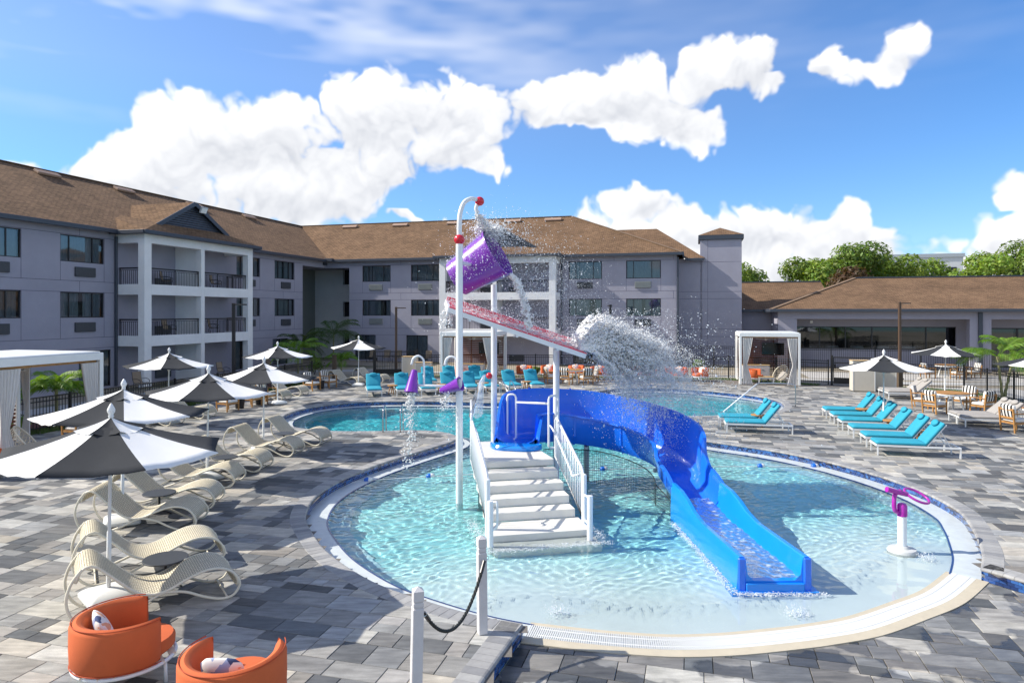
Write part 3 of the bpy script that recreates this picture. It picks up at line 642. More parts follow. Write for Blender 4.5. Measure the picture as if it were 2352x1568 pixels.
def shingle_material():
    m, n, p, o = nodes_of('roof_shingle'); L = n.links; uv = n.nodes.new('ShaderNodeUVMap')
    br = n.nodes.new('ShaderNodeTexBrick'); br.offset = .5; br.inputs['Scale'].default_value = 1; br.inputs['Brick Width'].default_value = .33; br.inputs['Row Height'].default_value = .17; br.inputs['Mortar Size'].default_value = .02; br.inputs['Mortar Smooth'].default_value = .6
    br.inputs['Color1'].default_value = (.225, .137, .08, 1); br.inputs['Color2'].default_value = (.15, .092, .054, 1); br.inputs['Mortar'].default_value = (.065, .042, .028, 1); L.new(uv.outputs[0], br.inputs['Vector'])
    nz = n.nodes.new('ShaderNodeTexNoise'); nz.inputs['Scale'].default_value = .5; nz.inputs['Detail'].default_value = 8; L.new(uv.outputs[0], nz.inputs['Vector'])
    fz = n.nodes.new('ShaderNodeTexNoise'); fz.inputs['Scale'].default_value = 9; fz.inputs['Detail'].default_value = 4; L.new(uv.outputs[0], fz.inputs['Vector'])
    q = n.nodes.new('ShaderNodeMapRange'); q.inputs[1].default_value = .3; q.inputs[2].default_value = .7; q.inputs[3].default_value = .82; q.inputs[4].default_value = 1.18; L.new(nz.outputs[0], q.inputs[0])
    q2 = n.nodes.new('ShaderNodeMapRange'); q2.inputs[1].default_value = .25; q2.inputs[2].default_value = .75; q2.inputs[3].default_value = .7; q2.inputs[4].default_value = 1.3; L.new(fz.outputs[0], q2.inputs[0])
    mu = n.nodes.new('ShaderNodeMath'); mu.operation = 'MULTIPLY'; L.new(q.outputs[0], mu.inputs[0]); L.new(q2.outputs[0], mu.inputs[1])
    v = n.nodes.new('ShaderNodeVectorMath'); v.operation = 'SCALE'; L.new(br.outputs[0], v.inputs[0]); L.new(mu.outputs[0], v.inputs['Scale']); L.new(v.outputs[0], p.inputs['Base Color']); p.inputs['Roughness'].default_value = .95; p.inputs['Specular IOR Level'].default_value = .15
    sp = n.nodes.new('ShaderNodeSeparateXYZ'); L.new(uv.outputs[0], sp.inputs[0]); dv = n.nodes.new('ShaderNodeMath'); dv.operation = 'DIVIDE'; dv.inputs[1].default_value = .17; L.new(sp.outputs[1], dv.inputs[0])
    fr = n.nodes.new('ShaderNodeMath'); fr.operation = 'FRACT'; L.new(dv.outputs[0], fr.inputs[0])
    iv = n.nodes.new('ShaderNodeMath'); iv.operation = 'SUBTRACT'; iv.inputs[0].default_value = 1; L.new(fr.outputs[0], iv.inputs[1])
    ad = n.nodes.new('ShaderNodeMath'); ad.operation = 'ADD'; L.new(iv.outputs[0], ad.inputs[0]); L.new(fz.outputs[0], ad.inputs[1])
    bp = n.nodes.new('ShaderNodeBump'); bp.inputs['Strength'].default_value = .8; bp.inputs['Distance'].default_value = .03; L.new(ad.outputs[0], bp.inputs['Height']); L.new(bp.outputs[0], p.inputs['Normal']); return m
M_SHIN = shingle_material()
def glass_material(name, tint, mixv=.5):
    m, n, p, o = nodes_of(name); n.nodes.remove(p); L = n.links
    t = n.nodes.new('ShaderNodeBsdfTransparent'); t.inputs[0].default_value = tuple(tint) + (1,); g_ = n.nodes.new('ShaderNodeBsdfGlossy'); g_.inputs['Roughness'].default_value = .03; g_.inputs[0].default_value = (.9, .95, 1, 1)
    f = n.nodes.new('ShaderNodeFresnel'); f.inputs[0].default_value = 1.6; a = n.nodes.new('ShaderNodeMath'); a.operation = 'ADD'; a.use_clamp = True; a.inputs[1].default_value = mixv; L.new(f.outputs[0], a.inputs[0])
    mx = n.nodes.new('ShaderNodeMixShader'); L.new(a.outputs[0], mx.inputs[0]); L.new(t.outputs[0], mx.inputs[1]); L.new(g_.outputs[0], mx.inputs[2]); L.new(mx.outputs[0], o.inputs[0]); return m
M_GLASS = glass_material('window_glass', (.55, .6, .62), .04)
M_CURT = mat('curtain_cloth', (.40, .45, .50), .9, .12, 5)
def wall_holes(mb, x0, x1, z0, z1, holes, T, depth=.16):
    """wall in the local plane (u, z) mapped by T(u, w, z), w = depth behind the face; openings get reveals"""
    xs = sorted({x0, x1, *[h[0] for h in holes], *[h[1] for h in holes]}); zs = sorted({z0, z1, *[h[2] for h in holes], *[h[3] for h in holes]})
    for i in range(len(xs) - 1):
        for j in range(len(zs) - 1):
            a, b, c, d = xs[i], xs[i + 1], zs[j], zs[j + 1]; m_, k_ = (a + b) / 2, (c + d) / 2
            if any(h[0] < m_ < h[1] and h[2] < k_ < h[3] for h in holes): continue
            mb.add([T(a, 0, c), T(b, 0, c), T(b, 0, d), T(a, 0, d)], [(0, 1, 2, 3)])
    for a, b, c, d in holes:
        for q in (((a, c), (b, c)), ((b, c), (b, d)), ((b, d), (a, d)), ((a, d), (a, c))):
            (p, r_), (s_, t_) = q; mb.add([T(p, 0, r_), T(p, depth, r_), T(s_, depth, t_), T(s_, 0, t_)], [(0, 1, 2, 3)])
hotel = thing('hotel_building', 'mauve three-storey hotel with brown shingle roof and white balcony bays', 'building', (CO.x, CO.y, 0), -TH)
TB = lambda u, w, z: (u, w, z)                            # far wing: face at y = 0 looking to -y
TL = lambda u, w, z: (-w, u, z)                           # left wing: face at x = 0 looking to +x
ROWS = [(6.55, 7.9), (3.72, 5.02)]
def curtain_mesh(w, h, seed, gap):
    r_ = random.Random(seed); mb = MB(); segs = int(w / .035); top = []; bot = []
    for i in range(segs + 1):
        u = i / segs * w; ph = u * 38 + r_.uniform(-.3, .3); d = .035 * math.sin(ph) + .012 * math.sin(ph * 2.3)
        top.append((u - w / 2, .09 + d, h / 2)); bot.append((u - w / 2, .09 + d * 1.15, -h / 2))
    fs = []; n_ = segs + 1
    for i in range(segs):
        u = (i + .5) / segs
        if gap[0] < u < gap[1]: continue
        fs.append((i, i + 1, n_ + i + 1, n_ + i))
    mb.add(bot + top, fs); return mb.mesh('curtain', M_CURT, smooth=True)
CURT = {}
def window(parent, u, z0, z1, w, face, seed, muls=(.21, .74), door=False):
    """frame, pane and curtain of one window; face 'B' or 'L'"""
    h = z1 - z0; key = (round(w, 2), round(h, 2), muls)
    if key not in CURT:
        fr = MB(); t = .05
        for a, b, c, d in ((-w / 2, w / 2, -h / 2, -h / 2 + t), (-w / 2, w / 2, h / 2 - t, h / 2), (-w / 2, -w / 2 + t, -h / 2 + t, h / 2 - t), (w / 2 - t, w / 2, -h / 2 + t, h / 2 - t)): fr.box(a, b, .06, .12, c, d)
        for m_ in muls: x = -w / 2 + m_ * w; fr.box(x - .025, x + .025, .058, .122, -h / 2 + t, h / 2 - t)
        gl = MB(); xs = [-w / 2 + t] + [-w / 2 + m_ * w for m_ in muls] + [w / 2 - t]
        gl = [MB().add([(xs[i] + .02, .09, -h / 2 + t), (xs[i + 1] - .02, .09, -h / 2 + t), (xs[i + 1] - .02, .09, h / 2 - t), (xs[i] + .02, .09, h / 2 - t)], [(0, 1, 2, 3)]).mesh('pane', M_GLASS) for i in range(len(xs) - 1)]
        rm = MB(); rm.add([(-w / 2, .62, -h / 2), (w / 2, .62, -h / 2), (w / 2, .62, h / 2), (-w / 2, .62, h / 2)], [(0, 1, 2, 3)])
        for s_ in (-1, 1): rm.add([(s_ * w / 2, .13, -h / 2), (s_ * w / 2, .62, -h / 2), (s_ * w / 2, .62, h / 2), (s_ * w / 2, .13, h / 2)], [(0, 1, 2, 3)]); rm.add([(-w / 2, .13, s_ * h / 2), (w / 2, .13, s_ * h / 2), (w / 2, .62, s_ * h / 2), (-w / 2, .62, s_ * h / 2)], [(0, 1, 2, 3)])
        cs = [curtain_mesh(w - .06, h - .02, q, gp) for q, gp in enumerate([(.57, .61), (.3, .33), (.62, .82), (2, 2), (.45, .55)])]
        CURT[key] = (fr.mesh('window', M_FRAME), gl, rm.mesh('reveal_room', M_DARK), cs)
    fr, gl, rm, cs = CURT[key]
    loc = (u, 0, (z0 + z1) / 2) if face == 'B' else (0, u, (z0 + z1) / 2); rz = 0 if face == 'B' else math.pi / 2
    o = put('sliding_door' if door else 'window', fr, parent, loc, rz)
    for q in gl: put('pane', q, o)
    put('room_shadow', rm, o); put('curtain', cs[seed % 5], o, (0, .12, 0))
    return o
ACM = {}
def ac_unit(parent, u, z, face, pale):
    if pale not in ACM:
        mb = MB(); mb.box(-.6, .6, -.10, .05, -.24, .24); a = mb.mesh('wall_unit', M_ACL if pale else M_AC, bevel=.015); s_ = MB()
        for k in range(9): s_.box(-.56, .56, -.108, -.10, -.2 + k * .05 - .012, -.2 + k * .05 + .012)
        ACM[pale] = (a, s_.mesh('louvre', M_ACL if pale else M_AC))
    a, s_ = ACM[pale]; o = put('air_conditioner', a, parent, (u, 0, z) if face == 'B' else (0, u, z), 0 if face == 'B' else math.pi / 2); put('louvres', s_, o); return o
EAVE = 8.33
# far wing
hb = []; wb = [(4.73, 1), (9.13, 1), (22.3, 1), (26.7, 1)]
for u, _ in wb:
    for z0, z1 in ROWS: hb.append((u - 1.28, u + 1.28, z0, z1))
gd = [(3.7, 1.9), (8.37, 1.9), (22.3, 1.9), (26.7, 1.9)]
for u, w in gd: hb.append((u - w / 2, u + w / 2, .05, 2.1))
mb = MB(); wall_holes(mb, 2.22, 29.12, -.1, EAVE + .2, hb, TB)
mb.add([(29.12, 0, -.1), (29.12, 12, -.1), (29.12, 12, EAVE + .2), (29.12, 0, EAVE + .2)], [(0, 1, 2, 3)]); mb.add([(2.22, 0, -.1), (2.22, 4.2, -.1), (2.22, 4.2, 7.75), (2.22, 0, 7.75)], [(0, 1, 2, 3)])
mb.add([(-12, 12, -.1), (29.12, 12, -.1), (29.12, 12, EAVE), (-12, 12, EAVE)], [(0, 1, 2, 3)])
mb.add([(-3.57, 0, 7.75), (2.22, 0, 7.75), (2.22, 0, EAVE + .2), (-3.57, 0, EAVE + .2)], [(0, 1, 2, 3)]) if False else None
mb.build('wall', M_PURP, hotel)
sd = 0
for u, _ in wb:
    for z0, z1 in ROWS: sd += 1; window(hotel, u, z0, z1, 2.56, 'B', sd + (1 if u > 20 else 0)); ac_unit(hotel, u - .03, z0 - .47, 'B', u < 15 or (u > 25 and z0 > 5))
for k, (u, w) in enumerate(gd): window(hotel, u, .05, 2.1, w, 'B', k, (.5,), True)
# left wing
hl = []; wlw = [-6.05, -10.45, -23.95, -28.6, -33.2, -37.8]
for u in wlw:
    for z0, z1 in ROWS: hl.append((u - 1.3, u + 1.3, z0, z1))
gl_ = [-6.6, -11.2, -23.2, -27.8, -33.2, -37.8]
for u in gl_: hl.append((u - 1.0, u + 1.0, .05, 2.0))
mb = MB(); wall_holes(mb, -46, -3.57, -.1, EAVE + .2, hl, TL)
mb.add([(0, -3.57, -.1), (-4.2, -3.57, -.1), (-4.2, -3.57, 7.75), (0, -3.57, 7.75)], [(0, 1, 2, 3)])
mb.add([(0, -46, -.1), (-12, -46, -.1), (-12, -46, EAVE), (0, -46, EAVE)], [(0, 1, 2, 3)]); mb.add([(-12, -46, -.1), (-12, 12, -.1), (-12, 12, EAVE), (-12, -46, EAVE)], [(0, 1, 2, 3)])
mb.build('wall', M_PURP, hotel)
for u in wlw:
    for z0, z1 in ROWS: sd += 1; window(hotel, u, z0, z1, 2.6, 'L', sd); ac_unit(hotel, u + .1, z0 - .48, 'L', False)
for k, u in enumerate(gl_): window(hotel, u, .05, 2.0, 2.0, 'L', k + 1, (.5,), True)
# recessed corner between the wings, with its header band
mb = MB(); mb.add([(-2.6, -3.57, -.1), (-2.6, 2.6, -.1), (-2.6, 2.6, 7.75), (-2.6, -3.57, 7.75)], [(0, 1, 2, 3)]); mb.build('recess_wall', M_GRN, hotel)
mb = MB(); hr = [(.2, 2.2, z0 - .1, z1 - .1) for z0, z1 in ROWS] + [(.2, 2.2, .9, 2.1)] + [(1.0, 2.2, z0 - .8, z0 - .35) for z0, z1 in ROWS]
wall_holes(mb, -2.6, 2.22, -.1, 7.75, hr, lambda u, w, z: (u, 2.6 + w, z), .3); mb.build('recess_wall', M_GRY, hotel)
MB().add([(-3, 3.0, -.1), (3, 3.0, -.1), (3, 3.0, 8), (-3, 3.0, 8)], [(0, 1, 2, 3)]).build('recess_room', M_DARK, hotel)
mb = MB(); mb.box(-.15, 2.22, .0, 2.9, 7.75, EAVE + .2); mb.box(-2.9, 0, -3.57, 2.9, 7.76, EAVE + .19); mb.build('header', M_PURP, hotel)
# score joints in the stucco (thin dark strips set slightly proud of the wall)
mb = MB()
def seam(face, u0, u1, z): mb.box(u0, u1, -.003, .01, z - .011, z + .011) if face == 'B' else mb.box(-.01, .003, u0, u1, z - .011, z + .011)
def vseam(face, u, z0, z1): mb.box(u - .009, u + .009, -.004, .01, z0, z1) if face == 'B' else mb.box(-.01, .004, u - .009, u + .009, z0, z1)
for z in (2.12, 2.68, 5.03, 5.6, 7.93):
    seam('B', 2.22, 11.0, z); seam('B', 20.4, 29.12, z); seam('L', -46, -22, z); seam('L', -12.5, -3.57, z)
for u, _ in wb:
    for d in (-1.28, 1.28):
        for z0, z1 in ((2.68, 5.03), (5.6, 7.93)): vseam('B', u + d, z0, z1)
    vseam('B', u + 2.2, 5.03, 5.6); vseam('B', u + 2.2, 7.93, 8.3)
for u in wlw:
    for d in (-1.3, 1.3):
        for z0, z1 in ((2.68, 5.03), (5.6, 7.93)): vseam('L', u + d, z0, z1)
    vseam('L', u - .2, 5.03, 5.6); vseam('L', u - .2, 7.93, 8.3)
mb.build('score_joints', M_JOINT, hotel)['kind'] = 'stuff'
# set-back wing and stair tower at the right end
mb = MB(); mb.add([(29.12, 3, -.1), (31, 3, -.1), (31, 3, 8.15), (29.12, 3, 8.15)], [(0, 1, 2, 3)]); mb.build('wall', M_PURP, hotel)
mb = MB(); mb.box(30.85, 33.92, 3.0, 6.2, -.1, 9.75); mb.build('stair_tower', M_PURP, hotel)
mb = MB()
for z in (2.12, 2.7, 5.05, 5.6, 7.9): mb.box(29.12, 33.92, 2.997, 3.01, z - .011, z + .011)
mb.box(31.4, 31.42, 2.996, 3.01, 0, 9.7); mb.build('score_joints', M_JOINT, hotel)['kind'] = 'stuff'
tw = MB(); tw.box(30.7, 34.07, 2.85, 6.35, 9.62, 9.98); tw.build('tower_fascia', M_TRIM, hotel, bevel=.02)
def roof_face(mb, pts):
    """planar roof face; uv = metres along the eave (first edge) and up the slope"""
    P = [Vector(p) for p in pts]; e = (P[1] - P[0]).normalized(); nrm = (P[1] - P[0]).cross(P[2] - P[0]).normalized(); up = nrm.cross(e)
    mb.add(P, [tuple(range(len(P)))], None, [[((p - P[0]).dot(e) + 7, (p - P[0]).dot(up)) for p in P]])
OV = .45; ZE = 8.42; RZ = 12.35; RB = 6.5
mb = MB()
roof_face(mb, [(OV, -OV, ZE), (29.12 + OV, -OV, ZE), (20.1, RB, RZ), (-RB, RB, RZ)])                 # far wing front
roof_face(mb, [(29.12 + OV, -OV, ZE), (29.12 + OV, 13.4, ZE), (20.1, RB, RZ)])                       # hip end
roof_face(mb, [(29.12 + OV, 13.4, ZE), (-13.4, 13.4, ZE), (-RB, RB, RZ), (20.1, RB, RZ)])
roof_face(mb, [(OV, -46.5, ZE), (OV, -OV, ZE), (-RB, RB, RZ), (-RB, -46.5, RZ)])                     # left wing front
roof_face(mb, [(-13.4, 13.4, ZE), (-13.4, -46.5, ZE), (-RB, -46.5, RZ), (-RB, RB, RZ)])
rf = mb.build('roof', M_SHIN, hotel)
rp = MB()
for p, q in (((-RB, -46.5, RZ), (-RB, RB, RZ)), ((-RB, RB, RZ), (20.1, RB, RZ)), ((20.1, RB, RZ), (29.12 + OV, -OV, ZE + .02))): rp.bar(p, q, .3, .05)
rp.build('ridge_caps', mat('ridge_shingle', (.19, .125, .08), .95, .2, 6), rf)
vm = MB().box(-.75, .75, -.22, .22, 0, .16).mesh('ridge_vent', mat('vent_copper', (.36, .24, .17), .6, .1, 5), bevel=.03)
sl = math.atan2(RZ - ZE, RB + OV)
for u in (-.8, 4.3, 9.6, 15.0, 18.6): put('roof_vent', vm, rf, (u, RB - .75, RZ - .75 * math.tan(sl) + .02), rot=(sl, 0, 0))
for u in (-2.5, -9, -15.5, -21, -26.5, -32.5): put('roof_vent', vm, rf, (-RB + .75, u, RZ - .75 * math.tan(sl) + .02), rot=(0, sl, math.pi / 2) if False else Matrix.Rotation(math.pi / 2, 4, 'Z').to_euler() if False else (sl, 0, math.pi / 2))
mb = MB(); roof_face(mb, [(26, 2.6, 8.2), (31.2, 2.6, 8.2), (27.2, 9.2, 11.35), (22, 9.2, 11.35)]); roof_face(mb, [(31.2, 2.6, 8.2), (31.2, 16, 8.2), (27.2, 9.2, 11.35)])
mb.build('roof', M_SHIN, hotel)
mb = MB(); c_ = (32.38, 4.6, 10.72); q = [(30.7, 2.85, 9.98), (34.07, 2.85, 9.98), (34.07, 6.35, 9.98), (30.7, 6.35, 9.98)]
for i in range(4): roof_face(mb, [q[i], q[(i + 1) % 4], c_])
mb.build('tower_roof', M_SHIN, hotel)
# gutters and fascia
mb = MB()
gp = [(0, -.07, -.12), (.0, .07, -.12), (0, .09, .06), (0, -.09, .06)]
mb.box(1.0, 11.05, -OV - .1, -OV + .02, ZE - .2, ZE + .02); mb.box(20.3, 29.12 + OV + .1, -OV - .1, -OV + .02, ZE - .2, ZE + .02); mb.box(29.12 + OV - .02, 29.12 + OV + .1, -OV + .02, 3, ZE - .2, ZE + .02)
mb.box(OV - .02, OV + .1, -46.5, -21.7, ZE - .2, ZE + .02); mb.box(OV - .02, OV + .1, -12.9, -.9, ZE - .2, ZE + .02); mb.box(29.7, 31.1, 2.5, 2.62, 8.0, 8.2)
mb.box(.2, 1.0, -.75, -.3, ZE - .15, ZE + .1)
mb.build('gutter', M_TRIM, hotel, bevel=.015)
mb = MB(); mb.box(.03, .16, -22.02, -21.89, 0, 8.1); mb.box(29.16, 29.3, -.16, -.02, 0, 8.1); mb.box(20.42, 20.52, -.14, -.02, 0, 8.1); mb.build('downspout', M_TRIM, hotel, bevel=.02)
mb = MB(); mb.box(.0, .14, -.5, .02, 8.0, 8.22)
mb.add([(OV, -46.5, ZE - .02), (0, -46.5, ZE - .02), (0, -3.57, ZE - .02), (OV, -3.57, ZE - .02)], [(0, 1, 2, 3)]); mb.add([(0, -OV, ZE - .021), (29.5, -OV, ZE - .021), (29.5, 0, ZE - .021), (0, 0, ZE - .021)], [(0, 1, 2, 3)]); mb.build('soffit', M_TRIM, hotel)
# balcony bays (white frames, three levels, two bays), railings of single balusters
M_RAIL = mat('black_metal', (.012, .012, .013), .45, .1, 6); BAL = MB().box(-.009, .009, -.009, .009, 0, .86).mesh('baluster', M_RAIL)
def railing(parent, p, q, z, name='balcony_railing'):
    p = Vector((p[0], p[1], 0)); q = Vector((q[0], q[1], 0)); L_ = (q - p).length; d = (q - p) / L_; a = math.atan2(d.y, d.x)
    mb = MB(); mb.box(0, L_, -.03, .03, .98, 1.06); mb.box(0, L_, -.018, .018, .90, .93); mb.box(0, L_, -.018, .018, .05, .08)
    for k in range(int(L_ / 1.6) + 2): x = min(L_ - .03, .03 + k * L_ / max(1, round(L_ / 1.6))); mb.box(x - .022, x + .022, -.022, .022, 0, .98)
    o = mb.build(name, M_RAIL, parent, (p.x, p.y, z), a)
    for k in range(1, int(L_ / .13)): put('baluster', BAL, o, (k * .13, 0, .06))
    return o
def balcony_bay(T, face, flip, prefix):
    """T maps (u along, w outward, z); bay 9.3 wide, 1.9 deep"""
    WD, DP = 9.3, 1.9; rz = 0 if face == 'B' else math.pi / 2
    def bx(mb, u0, u1, w0, w1, z0, z1):
        p = T(u0, w0, z0); q = T(u1, w1, z1); mb.box(min(p[0], q[0]), max(p[0], q[0]), min(p[1], q[1]), max(p[1], q[1]), z0, z1)
    fr = MB(); PW = .5
    for u0, u1 in ((0, PW), (4.37, 4.67), (WD - PW, WD)): bx(fr, u0, u1, DP - .42, DP, -.1, EAVE + .05)
    for z0, z1 in ((2.15, 2.72), (4.95, 5.52), (7.75, EAVE + .06)):
        bx(fr, PW, 4.37, DP - .40, DP - .002, z0, z1); bx(fr, 4.67, WD - PW, DP - .40, DP - .002, z0, z1)
        for u0, u1 in ((.02, .42), (WD - .42, WD - .02)): bx(fr, u0, u1, 0, DP - .42, z0, z1)
    fr.build('balcony_frame', M_WSTUC, hotel, bevel=.008)
    sl_ = MB()
    for z in (2.58, 5.38): bx(sl_, .42, WD - .42, -.1, DP - .4, z - .22, z)
    bx(sl_, .42, WD - .42, -.1, DP - .4, 7.95, 8.2); sl_.build('balcony_slab', M_WSTUC, hotel)
    pt = MB(); bx(pt, 4.42, 4.62, 0, DP - .42, -.1, 8.1); pt.build('party_wall', M_WSTUC, hotel)
    for z in (2.58, 5.38):
        for u0, u1 in ((PW, 4.37), (4.67, WD - PW)):
            p = T(u0, DP - .2, 0); q = T(u1, DP - .2, 0); railing(hotel, p, q, z)
        for u in (.22, WD - .22):
            p = T(u, .05, 0); q = T(u, DP - .42, 0); railing(hotel, p, q, z)
    for k, z in enumerate((.05, 2.6, 5.4)):
        for j, u in enumerate((1.5, 7.6)):
            c = T(u, -.0, 0); window(hotel, c[0] if face == 'B' else c[1], z, z + 2.1, 1.9, face, k + j, (.5,), True)
        for u in (3.4, 5.8):
            c = T(u, 0, 0); ac_unit(hotel, c[0] if face == 'B' else c[1], z + .35, face, False)
    # roof of the bay: low hip with a gabled louvre in it
    g_ = MB(); o_ = .35; P_ = lambda u, w, z: T(u, w, z)
    c1, c2 = P_(-o_, DP + o_, ZE - .03), P_(WD + o_, DP + o_, ZE - .03); k1, k2 = P_(3.05, -1.55, 10.3), P_(WD - 3.05, -1.55, 10.3)
    e1, e2 = P_(-o_, -.6, ZE - .03), P_(WD + o_, -.6, ZE - .03)
    gpk = P_(WD / 2, 1.0, 10.62); gl1, gl2 = P_(2.0, 1.0, 9.1), P_(WD - 2.0, 1.0, 9.1); bk = P_(WD / 2, -4.2, 10.62)
    def face_(pts): roof_face(g_, pts if not flip else [pts[1], pts[0]] + pts[2:][::-1])
    face_([c1, c2, P_(WD - 2.0, 1.0, 9.1), P_(2.0, 1.0, 9.1)])
    face_([e1, c1, P_(2.0, 1.0, 9.1), P_(2.0, -3.2, 9.9)]); face_([c2, e2, P_(WD - 2.0, -3.2, 9.9), P_(WD - 2.0, 1.0, 9.1)])
    o1, o2 = P_(1.6, 1.25, 8.98), P_(WD - 1.6, 1.25, 8.98); pk = P_(WD / 2, 1.25, 10.66); pb = P_(WD / 2, -4.6, 10.66)
    face_([P_(1.6, -4.6, 8.98), o1, pk, pb]); face_([o2, P_(WD - 1.6, -4.6, 8.98), pb, pk])
    rfb = g_.build('bay_roof', M_SHIN, hotel)
    tr = MB(); tr.bar(Vector(o1) + Vector((0, 0, -.1)), Vector(pk) + Vector((0, 0, -.1)), .06, .24); tr.bar(Vector(o2) + Vector((0, 0, -.1)), Vector(pk) + Vector((0, 0, -.1)), .06, .24); tr.build('barge_board', M_TRIM, rfb)
    lv = MB(); nl = 11
    for k in range(nl):
        z = 9.06 + k * .135; hw = (10.58 - z) / (10.62 - 9.1) * (WD / 2 - 2.0)
        if hw < .1: break
        p = P_(WD / 2 - hw, 1.06, z); q = P_(WD / 2 + hw, 1.06, z); lv.bar(p, q, .02, .12, up=(T(0, -.35, 1)[0] - T(0, 0, 0)[0], T(0, -.35, 1)[1] - T(0, 0, 0)[1], 1))
    lv.build('gable_louvre', M_TRIM, rfb)
    gu = MB()
    for a, b in ((P_(-o_ - .05, DP + o_ + .04, ZE - .12), P_(WD + o_ + .05, DP + o_ + .04, ZE - .12)), (P_(-o_ - .04, -.1, ZE - .12), P_(-o_ - .04, DP + o_ - .02, ZE - .12)), (P_(WD + o_ + .04, -.1, ZE - .12), P_(WD + o_ + .04, DP + o_ - .02, ZE - .12))): gu.bar(a, b, .12, .2)
    gu.build('gutter', M_TRIM, rfb, bevel=.015)
    sf = MB(); sf.add([P_(-o_, -.3, ZE - .2), P_(WD + o_, -.3, ZE - .2), P_(WD + o_, DP + o_, ZE - .2), P_(-o_, DP + o_, ZE - .2)], [(0, 1, 2, 3)]); sf.build('soffit', M_TRIM, rfb)
    return rfb
r1 = balcony_bay(lambda u, w, z: (11.05 + u, -w, z), 'B', False, 'far')
r2 = balcony_bay(lambda u, w, z: (w, -21.9 + u, z), 'L', True, 'left')
# flood lamp on the left gable
fl_ = MB(); fl_.box(-.05, .05, -.28, .28, -.2, .2); fo = fl_.build('floodlight', mat('lamp_grey', (.35, .37, .38), .3), r2, (1.55, -16.9, 10.2), 0, bevel=.02); fo.rotation_euler = (0, R(25), 0)
MB().add([(.052, -.24, -.16), (.052, .24, -.16), (.052, .24, .16), (.052, -.24, .16)], [(0, 1, 2, 3)]).build('lamp_glass', mat('lamp_lens', (.75, .8, .82), .15), fo)
# ------------------------------------------------------------------ low restaurant building at the right
RA, RBY = 36.3, 1.0                                       # left end and front line in the hotel frame
rest = thing('restaurant_building', 'long low mauve building with brown hipped roof and dark porch windows', 'building', (CO.x, CO.y, 0), -TH)
ZE2, RZ2 = 4.22, 6.75; RR = RBY + 7.0
mb = MB(); roof_face(mb, [(RA - .5, RBY - .5, ZE2), (60, RBY - .5, ZE2), (60, RR, RZ2), (RA + 6.6, RR, RZ2)]); roof_face(mb, [(RA - .5, RR + 7.5, ZE2), (RA - .5, RBY - .5, ZE2), (RA + 6.6, RR, RZ2)]); roof_face(mb, [(60, RR + 7.5, ZE2), (RA - .5, RR + 7.5, ZE2), (RA + 6.6, RR, RZ2), (60, RR, RZ2)])
rr_ = mb.build('roof', M_SHIN, rest)
mb = MB(); roof_face(mb, [(33.9, 5.2, ZE2), (41, 5.2, ZE2), (41, 12, RZ2 - .1), (33.9, 12, RZ2 - .1)]); mb.build('link_roof', M_SHIN, rest)
mb = MB(); mb.bar((RA + 6.6, RR, RZ2 + .02), (60, RR, RZ2 + .02), .35, .1); mb.bar((33.9, 12, RZ2 - .08), (41, 12, RZ2 - .08), .3, .1); mb.build('ridge_trim', M_TRIM, rr_)
mb = MB(); mb.bar((RA - .5, RBY - .5, ZE2 + .02), (RA + 6.6, RR, RZ2 + .02), .3, .05); mb.build('ridge_caps', bpy.data.materials['ridge_shingle'], rr_)
mb = MB(); mb.box(RA - .6, 55.4, RBY - .6, RBY - .45, ZE2 - .2, ZE2 + .02); mb.box(RA - .62, RA - .48, RBY - .45, RBY + 6, ZE2 - .2, ZE2 + .02); mb.box(33.9, RA - .1, 4.98, 5.14, ZE2 - .2, ZE2); mb.build('gutter', M_TRIM, rr_, bevel=.015)
mb = MB(); mb.box(RA, 60, RBY, RBY + .35, 3.52, ZE2 - .06); mb.box(RA, RA + 1.3, RBY + .002, RBY + .6, -.1, 3.52); mb.box(48.6, 49.9, RBY + .002, RBY + .6, -.1, 3.52); mb.build('porch_beam', M_PURP, rest, bevel=.01)
mb = MB(); mb.box(49.1, 49.35, RBY - .12, RBY - .001, 0, 4.0); mb.build('downspout', M_TRIM, rest)
PB = RBY + 2.2; TR_ = lambda u, w, z: (u, PB + w, z)
mb = MB(); hp = [(RA + 1.4, 48.5, 1.25, 2.95), (50.2, 54.4, .1, 2.9), (56.2, 59.0, .1, 2.9)]
wall_holes(mb, RA, 62, -.1, 4.0, hp, TR_, .2)
mb.add([(RA, RBY, -.1), (RA, RR + 7, -.1), (RA, RR + 7, ZE2), (RA, RBY, ZE2)], [(0, 1, 2, 3)]); mb.add([(33.9, 5.6, -.1), (RA, 5.6, -.1), (RA, 5.6, ZE2), (33.9, 5.6, ZE2)], [(0, 1, 2, 3)]); mb.build('wall', M_PURP, rest)
MB().add([(RA, RBY, 3.6), (60, RBY, 3.6), (60, PB, 3.6), (RA, PB, 3.6)], [(0, 1, 2, 3)]).build('porch_soffit', M_PURP, rest)
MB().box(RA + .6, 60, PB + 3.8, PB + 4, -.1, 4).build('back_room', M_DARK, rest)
wq = MB(); MUL = [RA + 1.4 + k * 1.78 for k in range(7)]
for x in MUL[1:-1]: wq.box(x - .04, x + .04, PB + .05, PB + .13, 1.25, 2.95)
wq.box(RA + 1.4, 48.5, PB + .05, PB + .13, 1.25, 1.33); wq.box(RA + 1.4, 48.5, PB + .05, PB + .13, 2.88, 2.95)
wf = wq.build('window_band', M_FRAME, rest)
for k in range(6): MB().add([(MUL[k] + .04, PB + .1, 1.33), (min(MUL[k + 1], 48.5) - .04, PB + .1, 1.33), (min(MUL[k + 1], 48.5) - .04, PB + .1, 2.88), (MUL[k] + .04, PB + .1, 2.88)], [(0, 1, 2, 3)]).build('pane', M_GLASS, wf)
